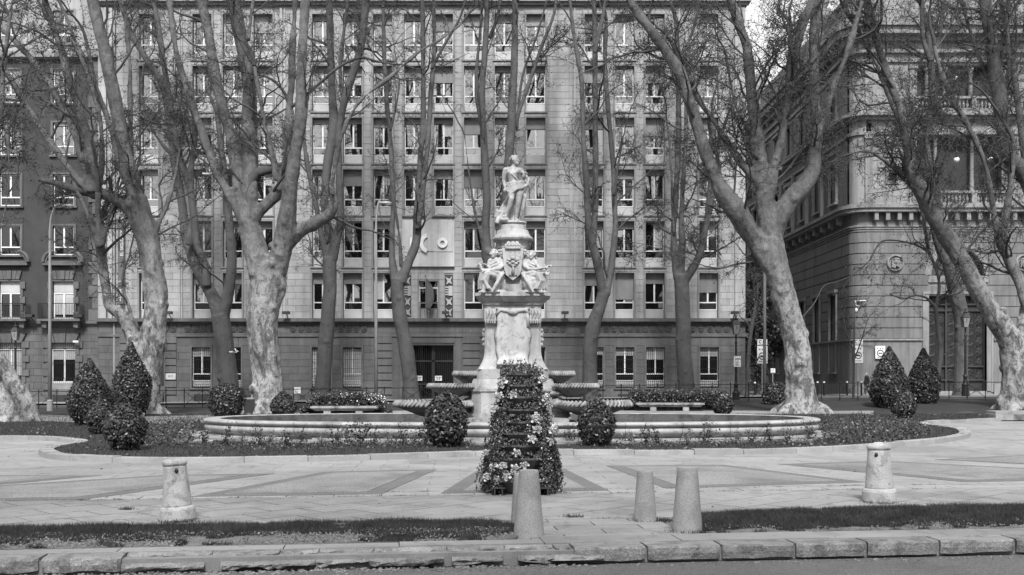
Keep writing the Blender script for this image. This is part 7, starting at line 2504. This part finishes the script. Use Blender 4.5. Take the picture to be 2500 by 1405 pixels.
# ------------------------------------------------------------ railing along the pavement
rail = thing('railing', 'low dark iron railing with crossed bars running behind the garden', 'railing')
RY = 50.3
post = MB().tube([(0, 0, -.1), (0, 0, .86)], .022, 6).ball((0, 0, .88), .035, 6, 4).mesh('post', 'iron')
pitch = .86
crs = MB()
crs.tube([(0, 0, .12), (pitch, 0, .78)], .011, 4); crs.tube([(0, .02, .78), (pitch, .02, .12)], .011, 4)
crs.tube([(pitch / 2 + .09 * math.cos(a * PI / 4), .01, .45 + .09 * math.sin(a * PI / 4)) for a in range(9)], .01, 4)
crsm = crs.mesh('cross_bars', 'iron')
i0, i1 = int(-29 / pitch), int(31 / pitch)
for i in range(i0, i1):
    x = i * pitch; z = rise(x, RY) + .0 + .04; z2 = rise(x + pitch, RY) + .04
    link('post', post, rail, (x, RY, z))
    MB().tube([(x, RY, z + .82), (x + pitch, RY, z2 + .82)], .019, 5).build('top_rail', 'iron', rail)
    MB().tube([(x, RY, z + .10), (x + pitch, RY, z2 + .10)], .014, 4).build('bottom_rail', 'iron', rail)
    if i % 3 != 2: link('cross_bars', crsm, rail, (x, RY, z), (0, math.atan2(z - z2, pitch), 0))
# bollards at the street crossing
bl = MB().lathe([(.06, 0), (.06, .75), (.045, .77), (.045, .8), (.065, .82), (.065, .9), (.03, .93)], 10)
blm = bl.mesh('post', 'iron'); cpm = MB().lathe([(.067, .85), (.067, .91), (.03, .935)], 10).mesh('cap_ring', 'white_paint')
for (px, what) in ((1843, 'beside the street light near the round bush'), (1996, 'just right of the huge plane tree trunk'), (2012, 'second one right of the huge plane tree trunk'), (2068, 'left of the sapling'), (2103, 'in front of the walking man')):
    Y = 66; b = at(px, 980, Y)
    t = thing('street_bollard', 'thin black bollard with a light cap, ' + what, 'bollard', (b.x, Y, rise(b.x, Y)), group='black bollards along the side street')
    link('post', blm, t); link('cap_ring', cpm, t)

# ------------------------------------------------------------ street lights
def street_light(px, yb, ytop, xarm, label, Y, headlabel=None):
    b = at(px, yb, Y); H = CAMZ + (HOR - ytop) * Y / F; sx = (xarm - px) * Y / F
    t = thing('street_light', label, 'street light', (b.x, Y, b.z), group='tall curved street lights')
    H -= b.z
    pts = [(0, 0, 0), (0, 0, H * .5), (0, 0, H * .86)]
    rd = [.085, .07, .055]
    for i in range(1, 9):
        a = i / 8 * PI / 2
        pts.append((sx * .75 * (1 - math.cos(a)), 0, H * .86 + H * .13 * math.sin(a))); rd.append(.045)
    pts.append((sx, 0, H * .985)); rd.append(.04)
    MB().tube(pts, rd, 12).build('pole', 'steel_pole', t, smooth=True)
    MB().lathe([(.13, 0), (.13, .5), (.1, .54)], 14).build('base_sleeve', 'steel_pole', t)
    sg = 1 if sx > 0 else -1
    hd = MB().ball((sx + sg * .2, 0, H * .985 - .03), (.32, .12, .09), 14, 8).build('lamp_head', 'steel_pole', t, smooth=True)
    MB().ball((sx + sg * .3, 0, H * .985 - .09), (.2, .09, .07), 12, 6).build('glass_bowl', 'lamp_glass', hd, smooth=True)
    return t
street_light(122, 1006, 494, 152, 'tall grey street light with curved arm in front of the brick building', 47.5)
street_light(918, 1000, 487, 930, 'tall slim grey street light rising from the hedge left of the monument', 50)
street_light(1867, 998, 400, 1885, 'tall grey street light behind the huge right plane tree', 53)

def ornate_lamp(px, yb, ytop, Y, label, scale=1.0):
    b = at(px, yb, Y); H = (yb - ytop) * Y / F
    t = thing('ornate_lamp', label, 'lamp post', (b.x, Y, b.z), group='ornate black lantern posts')
    k = H / 4.6
    MB().lathe([(.24 * k, 0), (.24 * k, .1 * k), (.19 * k, .14 * k), (.17 * k, .8 * k), (.19 * k, .84 * k), (.12 * k, .95 * k), (.09 * k, 1.1 * k), (.11 * k, 1.25 * k), (.07 * k, 1.35 * k)], 12, mod=lambda a, z: 1 + .04 * math.cos(8 * a)).build('base', 'iron', t)
    MB().lathe([(.06 * k, 1.34 * k), (.05 * k, 3.2 * k), (.07 * k, 3.25 * k), (.04 * k, 3.35 * k), (.05 * k, 3.6 * k), (.09 * k, 3.64 * k)], 12).build('post', 'iron', t)
    ln = MB().frust((-.10 * k, .10 * k, -.10 * k, .10 * k), (-.17 * k, .17 * k, -.17 * k, .17 * k), 3.66 * k, 4.12 * k).build('lantern_glass', 'lamp_glass', t)
    f = MB()
    for sx in (-1, 1):
        for sy in (-1, 1): f.tube([(sx * .105 * k, sy * .105 * k, 3.64 * k), (sx * .178 * k, sy * .178 * k, 4.13 * k)], .012 * k, 4)
    for i in range(4):
        a = PI / 2 * i; f.tube([(.14 * math.cos(a) * k, .14 * math.sin(a) * k, 3.85 * k), (.172 * math.cos(a) * k, .172 * math.sin(a) * k, 4.12 * k)], .008 * k, 4)
    f.frust((-.2 * k, .2 * k, -.2 * k, .2 * k), (-.09 * k, .09 * k, -.09 * k, .09 * k), 4.13 * k, 4.32 * k)
    f.lathe([(.10 * k, 4.32 * k), (.11 * k, 4.38 * k), (.05 * k, 4.44 * k), (.03 * k, 4.5 * k), (.045 * k, 4.54 * k), (.005 * k, 4.6 * k)], 10)
    f.build('lantern_frame', 'iron', t)
    return t
ornate_lamp(38, 1003, 787, 54, 'black lantern post before the brick building at the far left')
lampR = ornate_lamp(1797, 1004, 768, 53, 'black lantern post at the right corner of the office building, carrying a notice sign')
ornate_lamp(2357, 982, 752, 60, 'black lantern post in front of the bank doors')
def sign(px, y0, y1, wpx, Y, label, kind, post_y=None):
    b = at(px, y1, Y); H = (y1 - y0) * Y / F; W = wpx * Y / F
    t = thing('street_sign', label, 'sign', (b.x, Y, b.z))
    MB().box(-W / 2, W / 2, -.015, .015, 0, H).build('plate', 'white_paint', t)
    g = MB()
    if kind == 'notice':
        for i in range(4): g.tube([(-W * .3 + i * W * .18, -.02, H * .6 + .04 * (i % 2)), (-W * .22 + i * W * .18, -.02, H * .82), (-W * .1 + i * W * .18, -.02, H * .66)], .014, 4)
        for i in range(5): g.box(-W * .32 + .02 * (i % 2), W * .32 - .03 * (i % 3), -.02, -.0155, H * (.12 + .085 * i), H * (.15 + .085 * i))
    elif kind == 'zone':
        g2 = ring(0, H * .42, W * .27, W * .36, 0, 2 * PI, -.022, -.0155, 26); g.add(g2.v, g2.f)
        g.prism([(-W * .2, H * .46), (W * .12, H * .46), (W * .22, H * .42), (W * .2, H * .37), (-W * .2, H * .38)], -.02, -.0155)
        g.ball((-W * .12, -.018, H * .37), (W * .04, .004, W * .04), 8, 4); g.ball((W * .12, -.018, H * .37), (W * .04, .004, W * .04), 8, 4)
        for i in range(3): g.box(-W * .3 + W * .25 * i, -W * .2 + W * .25 * i, -.02, -.0155, H * .76, H * .84)
        g.box(-W * .35, W * .35, -.02, -.0155, H * .08, H * .12)
    else:
        g2 = ring(-W * .2, H * .6, W * .10, W * .17, .6, 5.4, -.022, -.0155, 16); g.add(g2.v, g2.f)
        g.box(W * .05, W * .1, -.02, -.0155, H * .35, H * .85); g.box(W * .1, W * .3, -.02, -.0155, H * .78, H * .85); g.box(-W * .38, W * .38, -.02, -.0155, H * .1, H * .18)
    g.build('print', 'ink', t)
    if post_y:
        MB().tube([(0, .05, (y1 - post_y) * Y / F), (0, .05, H)], .03, 8).build('post', 'steel_pole', t)
    return t
sign(1800, 870, 896, 17, 52.7, 'white notice plate with a small drawing fixed to the black lantern post', 'notice')
sign(1861, 829, 843, 24, 60, 'small white sign with arrow symbols above the round prohibition sign, behind the street light', 'small')
sign(1861, 845, 888, 25, 60, 'white zone sign with a circled pictogram beside the street light', 'zone', 975)
sign(2095, 829, 842, 23, 62, 'small white sign above the zone sign by the bank corner', 'small')
sign(2095, 844, 886, 24, 62, 'white zone sign with a circled car by the thin sapling', 'zone', 975)
sign(1887, 900, 911, 11, 70, 'tiny white street name plate on a post far down the street', 'small', 962)
sg = sign(2149, 845, 876, 24, 81.7, 'white plate with a circle on the bank wall behind the taller cone', 'zone')
# waste bin
wb_ = gp(608, 1012, .09)
bn_ = thing('waste_bin', 'grey upright waste bin between the round bush and the largest tree', 'waste bin', (wb_.x, wb_.y, .06))
MB().frust((-.15, .15, -.13, .13), (-.2, .2, -.17, .17), 0, .62).build('body', 'dark_metal', bn_); MB().box(-.21, .21, -.18, .18, .622, .68).build('lid', 'steel_pole', bn_)

# ------------------------------------------------------------ birds
def bird(px, py, Y, label, wing=1.0, rz_=0.3, sit=False, z=None):
    p = at(px, py, Y)
    if z is not None: p.z = z
    t = thing('bird', label, 'bird', p, rz_)
    m = MB()
    m.ball((0, 0, 0), (.15, .065, .06), 12, 8); m.ball((.15, 0, .035), .042, 9, 6); m.tube([(.18, 0, .035), (.22, 0, .028)], [.014, .003], 5); m.tube([(-.1, 0, 0), (-.25, 0, .01)], [.045, .03], 6, flat=.35)
    if not sit:
        for s in (-1, 1):
            m.add([(.08, s * .04, .03), (-.07, s * .04, .03), (-.09, s * .2, .22 * wing), (.07, s * .2, .24 * wing), (-.12, s * .36, .34 * wing), (0, s * .38, .38 * wing),
                   (.08, s * .04, .015), (-.07, s * .04, .015), (-.09, s * .2, .205 * wing), (.07, s * .2, .22 * wing)], [(0, 1, 2, 3), (3, 2, 4, 5), (6, 9, 8, 7), (0, 3, 9, 6), (1, 7, 8, 2)])
    m.build('body', 'white_paint', t, smooth=False)
bird(508, 425, 48, 'white bird flying with raised wings among the limbs of the left trees', 1.2, .2)
bird(572, 860, 52, 'white bird gliding past the forked plane tree trunk near ground-floor windows', .5, .1)
bird(571, 1033, 26, 'white bird resting on the water at the left end of the basin', 1, 0, True, .38)
bird(1921, 1030, 27, 'white bird resting on the water at the right end of the basin', 1, 2.5, True, .38)

# ------------------------------------------------------------ walking man
MYp = 78.0
p = at(2116, 968, MYp)
man = thing('person', 'grey-haired man in a dark coat and jeans walking past the bank corner', 'person', (p.x, MYp, p.z), 0)
m = MB(); legs = MB(); coat = MB()
def lim2(mb, pts, rad): limb(mb, pts, rad, 9)
lim2(m, [(0, 0, .85), (0, 0, 1.1), (.02, 0, 1.35), (.0, 0, 1.42)], [.14, .15, .16, .1])
lim2(m, [(-.01, 0, 1.42), (-.03, 0, 1.5)], [.055, .05])
head_of(m, (-.05, 0, 1.60), -PI / 2, 1.05, False)
lim2(m, [(-.03, -.06, .88), (-.16, -.06, .48), (-.10, -.06, .09)], [.09, .065, .045]); m.tube([(-.07, -.06, .05), (-.22, -.06, .04)], [.045, .035], 8)
lim2(m, [(.02, .06, .88), (.06, .06, .5), (.22, .06, .13)], [.09, .065, .045]); m.tube([(.24, .06, .10), (.13, .06, .03)], [.045, .035], 8)
lim2(m, [(.03, -.19, 1.36), (.10, -.22, 1.1), (.02, -.23, .88)], [.06, .05, .04]); lim2(m, [(.03, .19, 1.36), (-.05, .22, 1.1), (-.14, .2, .92)], [.06, .05, .04])
for xx, yy, zz1 in ((.01, -.23, .86), (-.16, .2, .9)):
    for j in range(4): m.tube([(xx + .018 * j - .03, yy, zz1), (xx + .018 * j - .035, yy, zz1 - .05), (xx + .018 * j - .04, yy + .01, zz1 - .08 + .006 * abs(j - 1))], [.011, .01, .008], 5)
    m.tube([(xx - .035, yy - .02, zz1 + .01), (xx - .06, yy - .03, zz1 - .03)], [.012, .009], 5)
me = fuse(m, .016, 1); me.materials.append(MATS['skin_tone']); link('body', me, man)
lim2(coat, [(.0, 0, .78), (0, 0, 1.1), (.02, 0, 1.34), (.0, 0, 1.42)], [.185, .18, .19, .12]); coat.tube([(.02, -.2, 1.37), (.02, .2, 1.37)], .085, 9)
lim2(coat, [(.03, -.2, 1.36), (.10, -.23, 1.1), (.03, -.24, .92)], [.08, .07, .058]); lim2(coat, [(.03, .2, 1.36), (-.05, .23, 1.1), (-.13, .21, .95)], [.08, .07, .058])
me = fuse(coat, .02, 1); me.materials.append(MATS['cloth_dark']); link('coat', me, man)
lim2(legs, [(-.03, -.06, .86), (-.16, -.06, .48), (-.10, -.06, .14)], [.105, .08, .062]); lim2(legs, [(.02, .06, .86), (.06, .06, .5), (.21, .06, .17)], [.105, .08, .062])
me = fuse(legs, .02, 1); me.materials.append(MATS['bark_smooth']); link('trousers', me, man)
hr_ = MB(); hr_.ball((-.035, 0, 1.655), (.092, .086, .08), 10, 7); hr_.ball((.0, 0, 1.62), (.07, .083, .08), 9, 6)
hr_.build('hair', 'steel_pole', man, smooth=True)

# ------------------------------------------------------------ far side of the boulevard, behind the camera (seen in the window panes)
nb = 26
bx_ = np.linspace(-62, 62, nb) + NR.uniform(-1.5, 1.5, nb)
st = np.stack([bx_, -9 - NR.uniform(0, 7, nb), np.zeros(nb)], 1)
Pa, Ra = grow_np(st, np.stack([NR.normal(0, .1, nb), NR.normal(0, .1, nb), np.ones(nb)], 1), NR.uniform(20, 27, nb), NR.uniform(.35, .5, nb), 12, .06, .12, .3)
p, dd, rr = sample_on(Pa, Ra, 260)
Pb, Rb = grow_np(p, dd + rand_perp(dd) * NR.uniform(.4, .8, (260, 1)), NR.uniform(6, 12, 260), np.minimum(rr * .6, .2), 10, .09, .08, .25)
p, dd, rr = sample_on(Pb, Rb, 3000)
Pc, Rc = grow_np(p, dd * .6 + rand_perp(dd) * NR.uniform(.5, 1, (3000, 1)), NR.uniform(1.6, 4, 3000), np.minimum(rr * .6, .06), 7, .15, .02, .3)
p, dd, rr = sample_on(Pc, Rc, 16000)
Pd, Rd = grow_np(p, dd * .5 + rand_perp(dd), NR.uniform(.6, 1.6, 16000), np.full(16000, .022), 4, .25, 0, .5)
Vs, Qs, o0 = [], [], 0
for (P_, R_, sd3) in ((Pa, Ra, 8), (Pb, Rb, 6), (Pc, Rc, 4), (Pd, Rd, 3)):
    v_, q_ = tubes_np(P_, R_, sd3); Vs.append(v_); Qs.append(q_ + o0); o0 += len(v_)
link('treeline', arrays_mesh('treeline', np.vstack(Vs), np.vstack(Qs), 'twig'), kind='stuff')
fo_ = thing('opposite_house', 'long plain house front across the boulevard, mirrored in the window panes', 'building')
MB().box(-80, 80, -60, -52, -.1, 15).build('wall', 'sky_building', fo_)
S.collection.children.link(COL)
